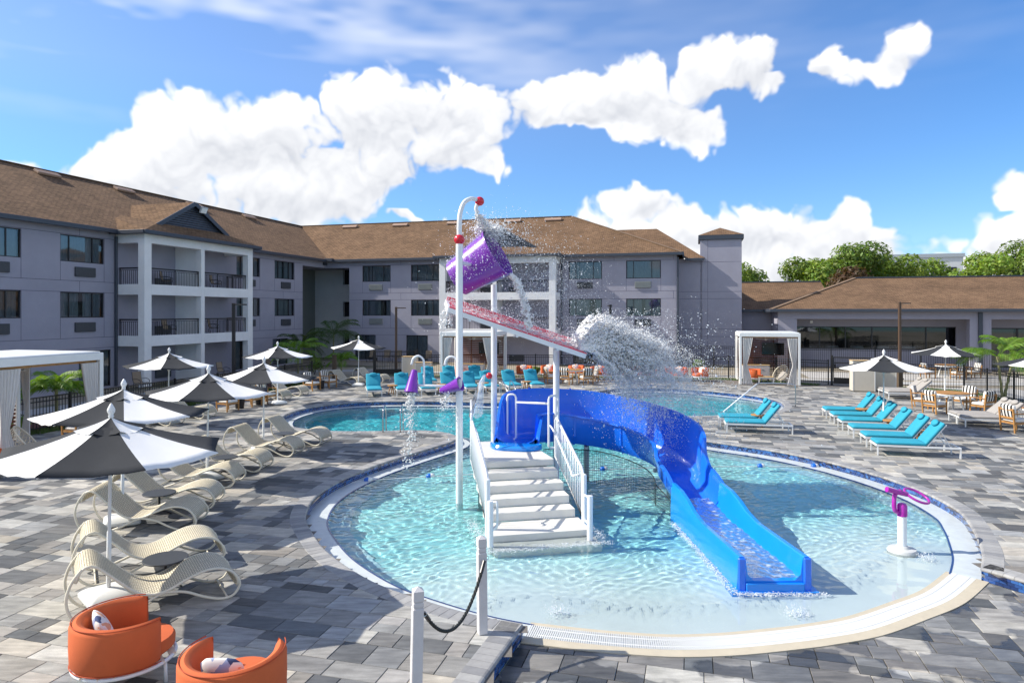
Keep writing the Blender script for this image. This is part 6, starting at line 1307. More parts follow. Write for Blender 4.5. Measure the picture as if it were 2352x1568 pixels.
sg0 = make_sling(); SL = [((4.9, -1.3), -90, 0, 'tan patio chair by the ground-floor door, left of the lamp'), ((6.3, -1.4), -80, 0, 'tan patio chair under the second far window column'), ((9.9, -1.5), -90, 0, 'tan patio chair left of the middle cabana'), ((7.3, -1.5), -95, 0, 'tan patio chair right of the back gate'), ((2.9, -23.2), -5, 0, 'tan patio chair outside the left wing door'), ((1.9, -10.5), 0, 0, 'tan patio chair behind the fence near the hotel corner'), ((2.4, -16.2), 0, 0, 'tan patio chair before the left balcony bay')]
SL += [((.9, -19.2), 30, 5.4, 'tan chair on the top left balcony'), ((.9, -15.0), 20, 5.4, 'tan chair on the top balcony, right half of the left bay'), ((.9, -19.0), 10, 2.6, 'tan chair on the first-floor balcony of the left bay'), ((.9, -15.2), 25, 2.6, 'tan chair on the first-floor balcony, right half of the left bay'), ((13.6, -.9), -90, 5.4, 'tan chair on the top balcony of the far bay'), ((17.9, -.9), -90, 2.6, 'tan chair on the first-floor balcony of the far bay')]
for k, ((a, b), rz, z, lb) in enumerate(SL):
    o = sg0 if k == 0 else copy_tree(sg0); x, y = W2(a, b); o.location = (x, y, z - (.06 if z == 0 else 0)); o.rotation_euler = (0, 0, R(rz) - TH); o['label'] = lb; o['group'] = 'tan sling patio chairs'
# ------------------------------------------------------------------ rope posts
M_POST = mat('grey_white_post', (.62, .60, .60), .6, .08, 5, .2, 30); M_ROPE = mat('black_rope', (.015, .018, .016), .7, .3, 30); M_STEEL = mat('steel', (.55, .56, .57), .22, metal=1.)
def bollard(label, x, y, z=0., lean=(0, 0)):
    t = tag(thing('rope_post', label, 'post', (x, y, z)), group='rope posts'); t.rotation_euler = (lean[0], lean[1], R(18)); s_ = .056; t.scale = (1, 1, 1.15)
    MB().box(-s_, s_, -s_, s_, 0, .88).build('shaft', M_POST, t, bevel=.006); 
    for a, b, w in ((.88, .89, .044), (.89, .93, .052), (.93, .94, .044), (.94, 1.03, .054)): MB().box(-w, w, -w, w, a + .0005, b).build('collar', M_POST, t, bevel=.004 if w > .05 else 0)
    mb = MB(); q = [(-.054, -.054, 1.0305), (.054, -.054, 1.0305), (.054, .054, 1.0305), (-.054, .054, 1.0305), (0, 0, 1.065)]; mb.add(q, [(0, 1, 4), (1, 2, 4), (2, 3, 4), (3, 0, 4)]); mb.build('cap', M_POST, t)
    MB().box(.053, .058, -.018, .018, .78, .85).build('eye_plate', M_STEEL, t); mb = MB(); mb.tube([(.075 + .018 * math.cos(a), 0, .81 + .018 * math.sin(a)) for a in np.linspace(0, 6.28, 12)[:-1]], .004, 5, closed=True); mb.build('eye_ring', M_STEEL, t)
BP = [(-.98, 6.94), (-.37, 8.52), (8.08, 10.55), (9.6, 9.0)]
bollard('near rope post left of the step wall, lower in the picture', *BP[0], lean=(R(1), R(1))); bollard('rope post at the corner of the step wall and drain', *BP[1], lean=(0, R(-.6))); bollard('rope post at the right margin above the blue tile step', *BP[2]); bollard('rope post just beyond the right margin', *BP[3])
def rope(label, p, q, sag):
    mb = MB(); p = Vector(p); q = Vector(q); pts = []; n_ = 60
    for k in range(n_ + 1): t_ = k / n_; c = p.lerp(q, t_); c.z -= sag * (1 - (2 * t_ - 1) ** 2); pts.append(c)
    t = tag(thing('barrier_rope', label, 'rope'))
    for s_ in range(3):
        path = []
        for k in range(0, n_ * 4 + 1):
            u = k / 4; i = min(n_ - 1, int(u)); c = pts[i].lerp(pts[i + 1], u - i); d = (pts[i + 1] - pts[i]).normalized(); sd_ = d.cross(Vector((0, 0, 1))).normalized(); up = sd_.cross(d); a = u * 1.25 + s_ * 2.09; path.append(c + (sd_ * math.cos(a) + up * math.sin(a)) * .0095)
        MB().tube(path, .0115, 6).build('strand', M_ROPE, t, smooth=True)
    for e, f in ((pts[0], pts[4]), (pts[-1], pts[-5])): MB().tube([e, f], .023, 10).build('end_sleeve', M_BLK, t)
rope('black rope slung between the two near posts', (BP[0][0] + .085, BP[0][1] + .03, .93), (BP[1][0] + .03, BP[1][1] - .085, .93), .46); rope('black rope hanging at the right margin post', (BP[2][0] + .06, BP[2][1] - .06, .93), (BP[3][0] - .06, BP[3][1] + .06, .93), .4)
# ------------------------------------------------------------------ play tower: columns, platform, steps, railings
M_PW = mat('play_white', (.80, .82, .84), .28, .02, 4, coat=.3); M_RED = mat('play_red', (.62, .012, .03), .25, coat=.4); M_PUR = mat('play_purple', (.20, .03, .40), .28, .06, 3, coat=.4); M_STEP = mat('step_cream', (.72, .70, .64), .6, .05, 4, .1, 60)
pt = thing('play_tower', 'white water-play tower with steps, railings and tipping purple bucket', 'play tower')
PA = (-1.16, 15.04); PBc = (-.46, 17.45); PC = (1.10, 16.95); REC2 = []
def col(x, y, z0, z1, r=.078): o = MB().lathe([(r, z0), (r, z1)], 20, MT((x, y, 0))).build('column', M_PW, pt, smooth='auto'); REC2.append(o); return o
ca = col(*PA, -1.0, 5.50); cb_ = col(*PBc, -1.0, 4.7); cc = col(*PC, -1.0, 3.2); 
MB().sphere((PA[0], PA[1], 5.6), .118, 20, 14).build('ball', M_RED, pt, smooth=True)
pipe = crom([(PA[0], PA[1], 5.66), (PA[0], PA[1], 5.95), (PA[0] + .02, PA[1] + .03, 6.2), (PA[0] + .10, PA[1] + .1, 6.43), (PA[0] + .24, PA[1] + .2, 6.53), (PA[0] + .36, PA[1] + .3, 6.53)], 6); MB().tube(pipe, [.058 - .012 * k / len(pipe) for k in range(len(pipe))], 14).build('spray_pipe', M_PW, pt, smooth=True)
be = (PA[0] + .43, PA[1] + .36, 6.50); MB().sphere(be, .105, 18, 12).build('ball', M_RED, pt, smooth=True); MB().tube(crom([(be[0] - .05, be[1], be[2] - .06), (be[0] - .08, be[1], be[2] - .17), (be[0] - .04, be[1], be[2] - .27)], 4), .045, 10).build('spout', M_PW, pt, smooth=True)
# tipping bucket on its axle between the two tall columns
axl = Vector((PBc[0] - PA[0], PBc[1] - PA[1], 0)).normalized(); perp = Vector((axl.y, -axl.x, 0)); up_ = R(30); adir = perp * math.cos(up_) + Vector((0, 0, math.sin(up_))); bc = Vector(((PA[0] + PBc[0]) / 2 - .02, (PA[1] + PBc[1]) / 2, 5.10)); zv = adir; xv = axl; yv = zv.cross(xv)
MBk = Matrix((xv, yv, zv)).transposed().to_4x4(); MBk.translation = bc
pr = [(.001, -.60), (.42, -.60), (.445, -.585), (.50, -.1), (.60, .56), (.625, .57), (.63, .60), (.605, .605), (.585, .57), (.48, -.1), (.425, -.56), (.001, -.56)]
bk = MB().lathe(pr, 40, MBk, cap=False).build('tipping_bucket', M_PUR, pt, smooth='auto')
for s_, c_ in ((-1, PA), (1, PBc)):
    e = bc + axl * s_ * .48; MB().tube([e, Vector((c_[0], c_[1], e.z))], .045, 12).build('axle', M_PW, pt, smooth='auto'); mb = MB(); mb.lathe([(.001, 0), (.10, 0), (.10, .05), (.001, .06)], 16, Matrix.Translation(bc + axl * s_ * .50) @ axl.to_track_quat('Z', 'Y').to_matrix().to_4x4()); mb.build('axle_hub', M_PW, pt, smooth='auto')
# red tray
e1 = Vector((-1.45, 15.75, 4.10)); e2 = Vector((1.78, 16.35, 2.99)); wd = Vector((-.16, .95, .20)).normalized() * .95; dv = (e2 - e1).normalized(); nz = dv.cross(wd.normalized()).normalized(); nz = nz if nz.z > 0 else -nz
def tray_pts(s_): 
    p = e1.lerp(e2, s_); return [p + nz * .04, p + nz * .04 + wd * .03, p + nz * .012 + wd * .05, p + nz * .0 + wd * .5, p + nz * .02 + wd * .95, p + nz * .11 + wd * .97, p + nz * .11 + wd, p - nz * .04 + wd, p - nz * .04]
ts = MB(); ts.loft([[tuple(q) for q in tray_pts(k / 16)] for k in range(17)], True, True); ts.build('tray', mat('tray_red', (.76, .055, .11), .3, .04, 4, coat=.3), pt, smooth='auto')
rm = MB()
rm.bar(e1 - nz * .045, e2 - nz * .045, .05, .11, up=nz); rm.bar(e1 + wd * 1.02 + nz * .0, e2 + wd * 1.02 + nz * .0, .04, .20, up=nz)
rm.bar(e1 - nz * .04, e1 + wd - nz * .04, .05, .13, up=nz); rm.build('tray_rim', M_PW, pt)
for s_ in (.16, .5, .8): p = e1.lerp(e2, s_); MB().bar(p - nz * .10 + wd * .02, p - nz * .10 + wd * .98, .06, .10, up=nz).build('tray_support', M_PW, pt)
# platform and steps (rotated 12 degrees the other way)
q12 = R(12); pv = Vector((math.cos(q12), math.sin(q12), 0)); qv = Vector((-math.sin(q12), math.cos(q12), 0)); S0 = Vector((-.84, 14.86, 0)); SWD = 1.80; ZP = .74
def sp(a, b, z): return S0 + pv * a + qv * b + Vector((0, 0, z))
def slab(name, a0, a1, b0, b1, z0, z1, m=M_STEP, bv=.008):
    mb = MB(); M = Matrix((pv, qv, Vector((0, 0, 1)))).transposed().to_4x4(); M.translation = S0; mb.box(a0, a1, b0, b1, z0, z1, M); o = mb.build(name, m, pt, bevel=bv); REC2.append(o); return o
mb = MB(); poly = [sp(0, 0, 0), sp(SWD + .02, 0, 0), sp(SWD - .05, 1.0, 0), sp(1.25, 1.55, 0), sp(.85, 2.3, 0), sp(.45, 2.32, 0)]; mb.prism([(p.x, p.y) for p in poly], ZP - .16, ZP); mb.build('platform', M_STEP, pt, bevel=.02)
mb = MB(); mb.prism([(p.x, p.y) for p in [sp(.12, .12, 0), sp(SWD - .12, .12, 0), sp(SWD - .2, .95, 0), sp(.6, 2.2, 0)]], -1.0, ZP - .17); o = mb.build('platform_support', mat('support_grey', (.45, .47, .47), .7), pt); REC2.append(o)
zs = [ZP - .164 * k for k in range(1, 6)]; tr = .41
for k, z in enumerate(zs):
    b1 = -tr * k; b0 = -tr * (k + 1) if k < 4 else -tr * k - .80; x0 = .0 if k < 4 else -.03; x1 = SWD if k < 4 else SWD + .06
    slab('step', x0, x1, b0, b1 - .001, z - .165 if k < 4 else -.8, z)
slab('step', -.06, SWD + .12, -tr * 4 - 1.25, -tr * 4 - .802, -.8, ZW - .03)
# railings of round tube with upright bars
def rail_panel(name, p, q, zb0, zb1, h, nb, r=.03, post0=True, post1=True):
    """p -> q in plan with bottom heights zb0 zb1"""
    mb = MB(); p = Vector((p[0], p[1], 0)); q = Vector((q[0], q[1], 0)); f = lambda s_, z: tuple(p.lerp(q, s_) + Vector((0, 0, z)))
    loop = [f(.0, zb0 + .1), f(0, zb0 + h - .08), f(.03, zb0 + h + (zb1 - zb0) * .03 - .02), f(.06, zb0 + (zb1 - zb0) * .06 + h), f(.94, zb0 + (zb1 - zb0) * .94 + h), f(.97, zb0 + (zb1 - zb0) * .97 + h - .02), f(1, zb1 + h - .08), f(1, zb1 + .1)]
    mb.tube(loop, r, 9, closed=True); o = mb.build(name, M_PW, pt, smooth=True)
    bar = MB()
    for k in range(1, nb):
        s_ = k / nb; z = zb0 + (zb1 - zb0) * s_; MB().tube([f(s_, z + .1 + .0), f(s_, z + h)], .0105, 6).build('bar', M_PW, o, smooth=True)
    return o
a_ = sp(-.06, -.1, 0); b_ = sp(.42, 2.3, 0); rail_panel('railing', (a_.x, a_.y), (b_.x - .12, b_.y), ZP - .0, ZP - .0, 1.05, 20)
for side in (-.05, SWD + .05):
    p = sp(side, -.02, 0); q = sp(side, -tr * 4 - .35, 0); rail_panel('stair_railing', (p.x, p.y), (q.x, q.y), ZP - .05, ZP - .82, 1.0, 17)
    e = sp(side, -tr * 4 - .42, 0); o = MB().lathe([(.05, -1.), (.05, .98), (.045, 1.0), (.0, 1.02)], 14, MT((e.x, e.y, -.14))).build('newel_post', M_PW, pt, smooth='auto'); REC2.append(o)
    inn = side + (.1 if side < 0 else -.1); hr = [sp(inn, .1, ZP + .72), sp(inn, -.3, ZP + .62), sp(inn, -1.4, ZP + .12), sp(inn, -1.6, ZP + .0), sp(inn, -1.7, ZP + .02), sp(side, -1.75, ZP + .05)]; MB().tube([tuple(v) for v in crom(hr, 4)], .02, 8).build('hand_rail', M_PW, pt, smooth=True)
# guard loop rails either side of the slide mouth
def loop_rail(p, z0, h, w, d):
    p = Vector((p[0], p[1], 0)); d = Vector((d[0], d[1], 0)).normalized(); f = lambda a, z: tuple(p + d * a + Vector((0, 0, z))); L_ = [f(0, z0), f(0, z0 + h - .08), f(.025, z0 + h - .02), f(.08, z0 + h), f(w - .08, z0 + h), f(w - .025, z0 + h - .02), f(w, z0 + h - .08), f(w, z0), f(w - .05, z0 - .05), f(.05, z0 - .05)]; return MB().tube(L_, .028, 9, closed=True).build('guard_loop', M_PW, pt, smooth=True)
g1 = (-.12, 17.15); loop_rail(g1, ZP + .12, 1.08, .22, (1, -.1)); g2 = (.86, 16.0); loop_rail(g2, ZP + .12, 1.18, .26, (.9, .5)); MB().tube([(g1[0] + .22, g1[1], ZP + 1.0), (g2[0], g2[1], ZP + 1.12)], .028, 9).build('guard_bar', M_PW, pt, smooth=True)
# ------------------------------------------------------------------ arm with the two small tipping cups
arm = thing('cup_arm', 'white pipe arm carrying two small purple tipping cups', 'spray arm', (0, 0, 0))
az_ = 2.36; MB().tube([(PA[0], PA[1] + .1, az_), (PA[0] - .85, PA[1] + .25, az_), (PA[0] - 1.0, PA[1] + .3, az_)], .028, 9).build('bar', M_PW, arm, smooth=True)
for k, (ox, oy) in enumerate(((-.98, .3), (-.22, .15))):
    hx_ = PA[0] + ox; hy_ = PA[1] + oy; hp = [(hx_ + .16, hy_, az_), (hx_ + .16, hy_, az_ + .48), (hx_ + .13, hy_, az_ + .60), (hx_ + .03, hy_, az_ + .66), (hx_ - .08, hy_, az_ + .6), (hx_ - .12, hy_, az_ + .46)]; MB().tube([tuple(v) for v in crom(hp, 4)], .024, 9).build('goose_neck', M_PW, arm, smooth=True)
cprof = [(.001, -.26), (.05, -.26), (.065, -.24), (.155, .24), (.162, .25), (.148, .25), (.055, -.22), (.001, -.22)]
def cup(label_pos, dirv):
    d = Vector(dirv).normalized(); M = d.to_track_quat('Z', 'Y').to_matrix().to_4x4(); M.translation = Vector(label_pos); return MB().lathe(cprof, 28, M, cap=False).build('cup', M_PUR, arm, smooth='auto')
cup((PA[0] - 1.07, PA[1] + .3, 2.45), (-.12, -.25, -1)); cup((PA[0] - .18, PA[1] - .1, 2.36), (1, -.35, .38))
# ------------------------------------------------------------------ slide: flume sections along a curved path
sld = thing('water_slide', 'bright blue open flume water slide curving down into the pool', 'water slide'); M_BLUE = mat('slide_blue', (.011, .155, .78), .22, .05, 2.5, coat=.5); M_BLUEL = mat('slide_light_blue', (.006, .24, .78), .22, .05, 2.5, coat=.5)
C0 = np.array([1.6, 15.4]); RCL = 2.15
path = [np.array([.10, 16.36])]
for d in np.linspace(128, -12, 30): path.append(C0 + RCL * np.array([math.cos(R(d)), math.sin(R(d))]))
path += [np.array([3.78, 14.4]), np.array([3.80, 13.9])]
path = resample(crom(path, 4), .09); Sx = np.r_[0, np.cumsum(np.linalg.norm(np.diff(path, axis=0), axis=1))]; Ltot = Sx[-1]; Tn = np.gradient(path, axis=0); Tn /= np.linalg.norm(Tn, axis=1)[:, None]; Ln = np.stack([-Tn[:, 1], Tn[:, 0]], 1)   # left of travel = outside of the turn
def lerpk(s_, keys): return float(np.interp(s_, [k[0] for k in keys], [k[1] for k in keys]))
FZ = [(0, .78), (.6, .80), (1.5, .78), (3.5, .58), (5.5, .38), (Ltot - .9, .16), (Ltot, -.02)]; OZ = [(0, .10), (.15, .35), (.5, .9), (.85, 1.2), (2.5, 1.24), (4.5, 1.12), (6.0, .98), (Ltot - 1.1, .9), (Ltot - .75, .55), (Ltot, .50)]; IZ = [(0, .10), (.2, .3), (.6, .66), (1.2, .72), (3.0, .68), (5.5, .62), (Ltot, .50)]
def section(k):
    s_ = Sx[k]; p = path[k]; l = Ln[k]; fz = lerpk(s_, FZ); oh = lerpk(s_, OZ); ih = lerpk(s_, IZ); hw = .46; t_ = .045; pts = []
    prof = [(-hw - .10, ih - .02), (-hw - .09, ih + .015), (-hw - .03, ih + .015), (-hw + .01, ih * .8), (-hw + .03, .22), (-hw + .14, .06), (-.15, 0), (.15, 0), (hw - .14, .06), (hw - .03, .22), (hw - .01, oh * .8), (hw + .03, oh + .015), (hw + .09, oh + .015), (hw + .10, oh - .02), (hw + .045, oh - .03), (hw + .03, .2), (hw - .1, -.02), (.15, -.07), (-.15, -.07), (-hw + .1, -.02), (-hw - .03, .2), (-hw - .045, ih - .03)]
    return [(p[0] + l[0] * a, p[1] + l[1] * a, fz + b) for a, b in prof]
cut = [0, 14, int(len(path) * .30), int(len(path) * .52), int(len(path) * .74), int(len(path) * .9), len(path) - 1]
for a, b in zip(cut[:-1], cut[1:]):
    mb = MB(); mb.loft([section(k) for k in range(a, b + 1)], True, True); mb.build('flume_section', M_BLUE, sld, smooth='auto')
for k in cut[1:-1]:
    sec = section(k)
    mb = MB(); sc_ = lambda f: [tuple(Vector(v) + Vector((Tn[k][0], Tn[k][1], 0)) * f) for v in sec]; o_ = [12, 13, 14, 15, 16, 17, 18, 19, 20, 21, 0, 1]
    g_ = np.mean(np.array(sec), 0); q = [Vector(sec[i]) for i in o_]; qq = [v + (v - Vector(g_)).normalized() * .03 for v in q]; dT = Vector((Tn[k][0], Tn[k][1], 0)) * .02
    mb.loft([[tuple(a_ - dT) for a_ in qq], [tuple(a_ + dT) for a_ in qq]], closed=False); mb.build('joint_flange', M_BLUE, sld)
# mouth piece: rounded lip on the platform
mo = MB(); d0 = Tn[0]; l0 = Ln[0]; pr_ = []
for k in range(13):
    u = -.62 + 1.24 * k / 12; bul = .30 * (1 - (abs(u) / .62) ** 4) + .06; c = path[0] + l0 * u; row = []
    for a, z in ((.05, ZP + .005), (-bul, ZP + .005), (-bul - .03, ZP + .07), (-bul + .01, ZP + .125), (-.05, ZP + .14), (.06, ZP + .11)): row.append((c[0] + d0[0] * a, c[1] + d0[1] * a, z))
    pr_.append(row)
mo.loft(pr_, True, True); mo.build('mouth_lip', M_BLUEL, sld, smooth='auto')
# run-out trough: high at the joint, then long straight walls
ro = MB(); RX = lambda y: 3.80 + (13.95 - y) * .045
def ro_sec(y):
    cx_ = RX(y); fz = lerpk(y, [(10.3, -.06), (11.6, -.06), (13.0, -.05), (13.95, .02)]); top = lerpk(y, [(10.3, .31), (12.1, .27), (12.6, .33), (13.0, .44), (13.4, .51), (13.95, .52)]); hw, ow = .43, .56; zb = -.42
    return [(cx_ - ow, y, zb), (cx_ - ow + .0, y, -.1), (cx_ - ow + .015, y, top - .03), (cx_ - ow + .035, y, top), (cx_ - hw - .03, y, top), (cx_ - hw - .005, y, top - .03), (cx_ - hw + .03, y, fz + .1), (cx_ - hw + .12, y, fz + .01), (cx_, y, fz), (cx_ + hw - .12, y, fz + .01), (cx_ + hw - .03, y, fz + .1), (cx_ + hw + .005, y, top - .03), (cx_ + hw + .03, y, top), (cx_ + ow - .035, y, top), (cx_ + ow - .015, y, top - .03), (cx_ + ow, y, -.1), (cx_ + ow, y, zb)]
ys = list(np.linspace(13.95, 10.32, 34)); ro.loft([ro_sec(y) for y in ys], True, True); rob = ro.build('run_out', M_BLUEL, sld, smooth='auto'); REC2.append(rob)
y_ = 10.30; mb = MB(); mb.box(RX(y_) - .44, RX(y_) + .44, y_ - .04, y_ + .02, -.4, -.075); mb.box(RX(y_) - .66, RX(y_) + .66, y_ - .07, y_ + .3, -.4, ZW + .006); o = mb.build('end_sill', M_BLUEL, sld, bevel=.01); REC2.append(o)
for s_ in (-1, 1): mb = MB(); mb.box(RX(y_) + s_ * .495 - .062, RX(y_) + s_ * .495 + .062, y_ - .02, y_ + .03, -.4, .30); mb.build('end_cap', M_BLUE, sld, bevel=.02)
for k in (int(len(path) * .35), int(len(path) * .7)):
    p = path[k]; o = MB().lathe([(.07, -1.5), (.07, lerpk(Sx[k], FZ) - .06)], 14, MT((p[0], p[1], 0))).build('leg', mat('leg_grey', (.4, .42, .42), .5), sld, smooth='auto'); REC2.append(o); MB().bar((p[0] - Ln[k][0] * .4, p[1] - Ln[k][1] * .4, lerpk(Sx[k], FZ) - .1), (p[0] + Ln[k][0] * .4, p[1] + Ln[k][1] * .4, lerpk(Sx[k], FZ) - .1), .08, .08).build('cradle', bpy.data.materials['leg_grey'], sld)
# sheet of water running down the run-out
def sheet_water():
    m, n, p, o = nodes_of('thin_water'); L = n.links; n.nodes.remove(p); t = n.nodes.new('ShaderNodeBsdfTransparent'); t.inputs[0].default_value = (.9, .97, 1, 1); g_ = n.nodes.new('ShaderNodeBsdfGlossy'); g_.inputs['Roughness'].default_value = .06; d = n.nodes.new('ShaderNodeBsdfDiffuse'); d.inputs[0].default_value = (.8, .88, .95, 1)
    tc_ = n.nodes.new('ShaderNodeTexCoord'); nz_ = n.nodes.new('ShaderNodeTexNoise'); nz_.inputs['Scale'].default_value = 9; nz_.inputs['Detail'].default_value = 6; L.new(tc_.outputs['Object'], nz_.inputs['Vector']); b = n.nodes.new('ShaderNodeBump'); b.inputs['Strength'].default_value = .7; b.inputs['Distance'].default_value = .03; L.new(nz_.outputs[0], b.inputs['Height']); L.new(b.outputs[0], g_.inputs['Normal'])
    r = n.nodes.new('ShaderNodeMapRange'); r.inputs[1].default_value = .52; r.inputs[2].default_value = .72; r.inputs[3].default_value = .02; r.inputs[4].default_value = .5; L.new(nz_.outputs[0], r.inputs[0])
    f = n.nodes.new('ShaderNodeFresnel'); f.inputs[0].default_value = 1.33; L.new(b.outputs[0], f.inputs['Normal']); m1 = n.nodes.new('ShaderNodeMixShader'); L.new(f.outputs[0], m1.inputs[0]); L.new(t.outputs[0], m1.inputs[1]); L.new(g_.outputs[0], m1.inputs[2]); m2 = n.nodes.new('ShaderNodeMixShader'); L.new(r.outputs[0], m2.inputs[0]); L.new(m1.outputs[0], m2.inputs[1]); L.new(d.outputs[0], m2.inputs[2]); L.new(m2.outputs[0], o.inputs[0]); return m
M_THIN = sheet_water(); mb = MB(); rows = []
for y in np.linspace(14.3, 10.3, 60):
    rows.append([(RX(y) + x, y, max(-.005, lerpk(y, [(13.0, .0), (13.95, .07), (14.4, .12)])) + .012 * math.sin(x * 21 + y * 9) * math.sin(y * 13 + x * 5) + .05 * x * x) for x in np.linspace(-.39, .39, 16)])
mb.loft(rows, closed=False); o = mb.build('slide_water', M_THIN, None, smooth=True); tag(o, 'thin sheet of water running down the blue run-out', 'water', kind='stuff')
# ------------------------------------------------------------------ safety net hung under the slide
nt_ = tag(thing('safety_net', 'dark square-mesh net hung below the curve of the slide', 'net')); M_NET = mat('net_cord', (.015, .03, .03), .8); P_ = [path[k] - Ln[k] * .50 for k in range(int(len(path) * .16), len(path))]; P_ = resample(np.array(P_), .055); L_ = len(P_)
def nb(i): f = i / (L_ - 1); return lerpk(f, [(0, .62), (.3, .60), (.6, .42), (.85, .2), (1, .05)])
mb = MB()
def sag(i, z): f = math.sin(math.pi * i / (L_ - 1)); return P_[i][0] - .12 * f, P_[i][1] - .25 * f
for i in range(0, L_): x, y = sag(i, 0); mb.tube([(x, y, nb(i)), (x + .0, y - .02, ZW - .04)], .0035, 3, cap=False)
for k in range(15):
    pts = []
    for i in range(0, L_, 2):
        x, y = sag(i, 0); z = ZW - .02 + k * .057
        if z < nb(i): pts.append((x, y - .01, z))
    if len(pts) > 1: mb.tube(pts, .0035, 3, cap=False)
mb.build('mesh_cords', M_NET, nt_)
pts = [(sag(i, 0)[0], sag(i, 0)[1], nb(i)) for i in range(0, L_, 2)]; MB().tube(pts, .012, 6).build('edge_cord', M_NET, nt_)
# ------------------------------------------------------------------ float line, handrail posts, water jet, ladders
flt = tag(thing('float_line', 'blue and white float line strung across the splash pool', 'float line')); fa = [(-4.1, 16.75), (-3.58, 17.02), (-2.08, 17.42), (0., 17.85), (2.45, 18.2), (4.6, 18.5), (6.77, 18.55), (8.23, 18.55), (8.75, 18.3)]; M_FB = mat('float_blue', (.01, .13, .55), .35); M_FW = mat('float_white', (.8, .8, .78), .35)
MB().tube([(p[0], p[1], ZW + .01) for p in crom(fa, 8)], .012, 5).build('rope', mat('white_rope', (.55, .58, .6), .8, .4, 25), flt)
for k, p in enumerate(fa[1:-1]):
    f = MB(); M = MT((p[0], p[1], ZW + .02)) @ MR(10, 'Z') @ MR(90, 'Y'); f.lathe([(.02, -.11), (.06, -.09), (.075, -.04), (.075, 0)], 14, M, cap=False); o = f.build('float', M_FB, flt, smooth=True); f = MB(); f.lathe([(.075, 0.001), (.075, .04), (.06, .09), (.02, .11)], 14, M, cap=False); f.build('white_half', M_FW, o, smooth=True)
def hand_post(label, x, y, a):
    t = tag(thing('hand_post', label, 'handrail', (x, y, 0), a)); REC2.append(MB().lathe([(.055, -.8), (.055, .60), (.05, .615), (.001, .62)], 14).build('post', M_PW, t, smooth='auto')); MB().tube([tuple(v) for v in crom([(0, 0, .56), (-.07, .05, .6), (-.1, .08, .56), (-.1, .08, .2), (-.06, .05, .12), (0, 0, .08)], 3)], .022, 8).build('grab_loop', M_PW, t, smooth=True)
hand_post('white grab post standing in water right of the steps', 1.44, 12.62, 0); p = sp(.02, -tr * 4 - .92, 0); hand_post('white grab post standing in water left of the steps', p.x - .1, p.y - .1, R(200))
M_MAG = mat('magenta_plastic', (.40, .02, .36), .3, .05, 4, coat=.3); wj = tag(thing('water_cannon', 'magenta water cannon with ring handle on a white post', 'water cannon', (6.87, 12.02, 0)))
REC2.append(MB().lathe([(.24, -.5), (.24, ZW + .02), (.22, ZW + .05), (.12, ZW + .06), (.10, ZW + .09), (.085, ZW + .1)], 24).build('base', mat('cannon_base', (.55, .56, .55), .5), wj, smooth='auto')); MB().lathe([(.075, ZW + .08), (.075, .42)], 18).build('post', M_PW, wj, smooth='auto'); MB().lathe([(.082, .42), (.082, .60), (.06, .64), (.001, .65)], 18).build('swivel', M_MAG, wj, smooth='auto')
MB().tube([tuple(v) for v in crom([(-.06, 0, .48), (-.14, -.02, .52), (-.155, -.02, .66), (-.12, 0, .80), (-.02, .0, .86)], 4)], .036, 10).build('neck', M_MAG, wj, smooth=True); MB().tube([(-.30, -.05, .90), (.10, .02, .79)], [.048, .042], 12).build('barrel', M_MAG, wj, smooth='auto')
MB().tube([(.28 + .20 * math.cos(a), .04 + .16 * math.sin(a), .76 - .06 * math.cos(a) + .075 * math.sin(a)) for a in np.linspace(0, 2 * math.pi, 32)[:-1]], .022, 9, closed=True).build('ring_handle', M_MAG, wj, smooth=True)
ld = tag(thing('pool_ladder', 'stainless ladder rails at the near edge of the main pool', 'ladder'))
for x in (-4.30, -3.72): MB().tube([tuple(v) for v in crom([(x, 22.75, .0), (x, 22.75, .62), (x, 22.85, .78), (x, 23.05, .84), (x, 23.22, .76), (x, 23.32, .5), (x, 23.34, -.6)], 5)], .022, 9).build('rail', M_STEEL, ld, smooth=True)
for z in (-.35, -.6): MB().box(-4.28, -3.74, 23.28, 23.42, z, z + .03).build('tread', M_STEEL, ld)
hr_ = tag(thing('pool_handrail', 'steel handrail sloping into the right end of the main pool', 'handrail')); MB().tube([tuple(v) for v in crom([(12.0, 28.9, 0), (12.0, 28.9, .80), (11.93, 28.95, .93), (11.6, 29.1, .97), (10.8, 29.4, .96), (10.55, 29.4, .92)], 5)], .022, 9).build('rail', M_STEEL, hr_, smooth=True); MB().tube([(10.55, 29.4, .92), (8.9, 28.9, -.25)], .03, 9).build('grip', M_PW, hr_, smooth=True)
h2 = tag(thing('pool_handrail', 'steel handrail on the far pool edge behind the tower columns', 'handrail')); MB().tube([tuple(v) for v in crom([(-.5, 31.2, 0), (-.5, 31.2, .75), (-.42, 31.0, .86), (-.25, 30.4, .6), (.0, 29.6, -.2)], 5)], .022, 9).build('rail', M_STEEL, h2, smooth=True); MB().tube([tuple(v) for v in crom([(-.1, 31.3, 0), (-.1, 31.3, .75), (-.02, 31.1, .86), (.15, 30.5, .6), (.4, 29.7, -.2)], 5)], .022, 9).build('rail', M_STEEL, h2, smooth=True)
RECV += REC2
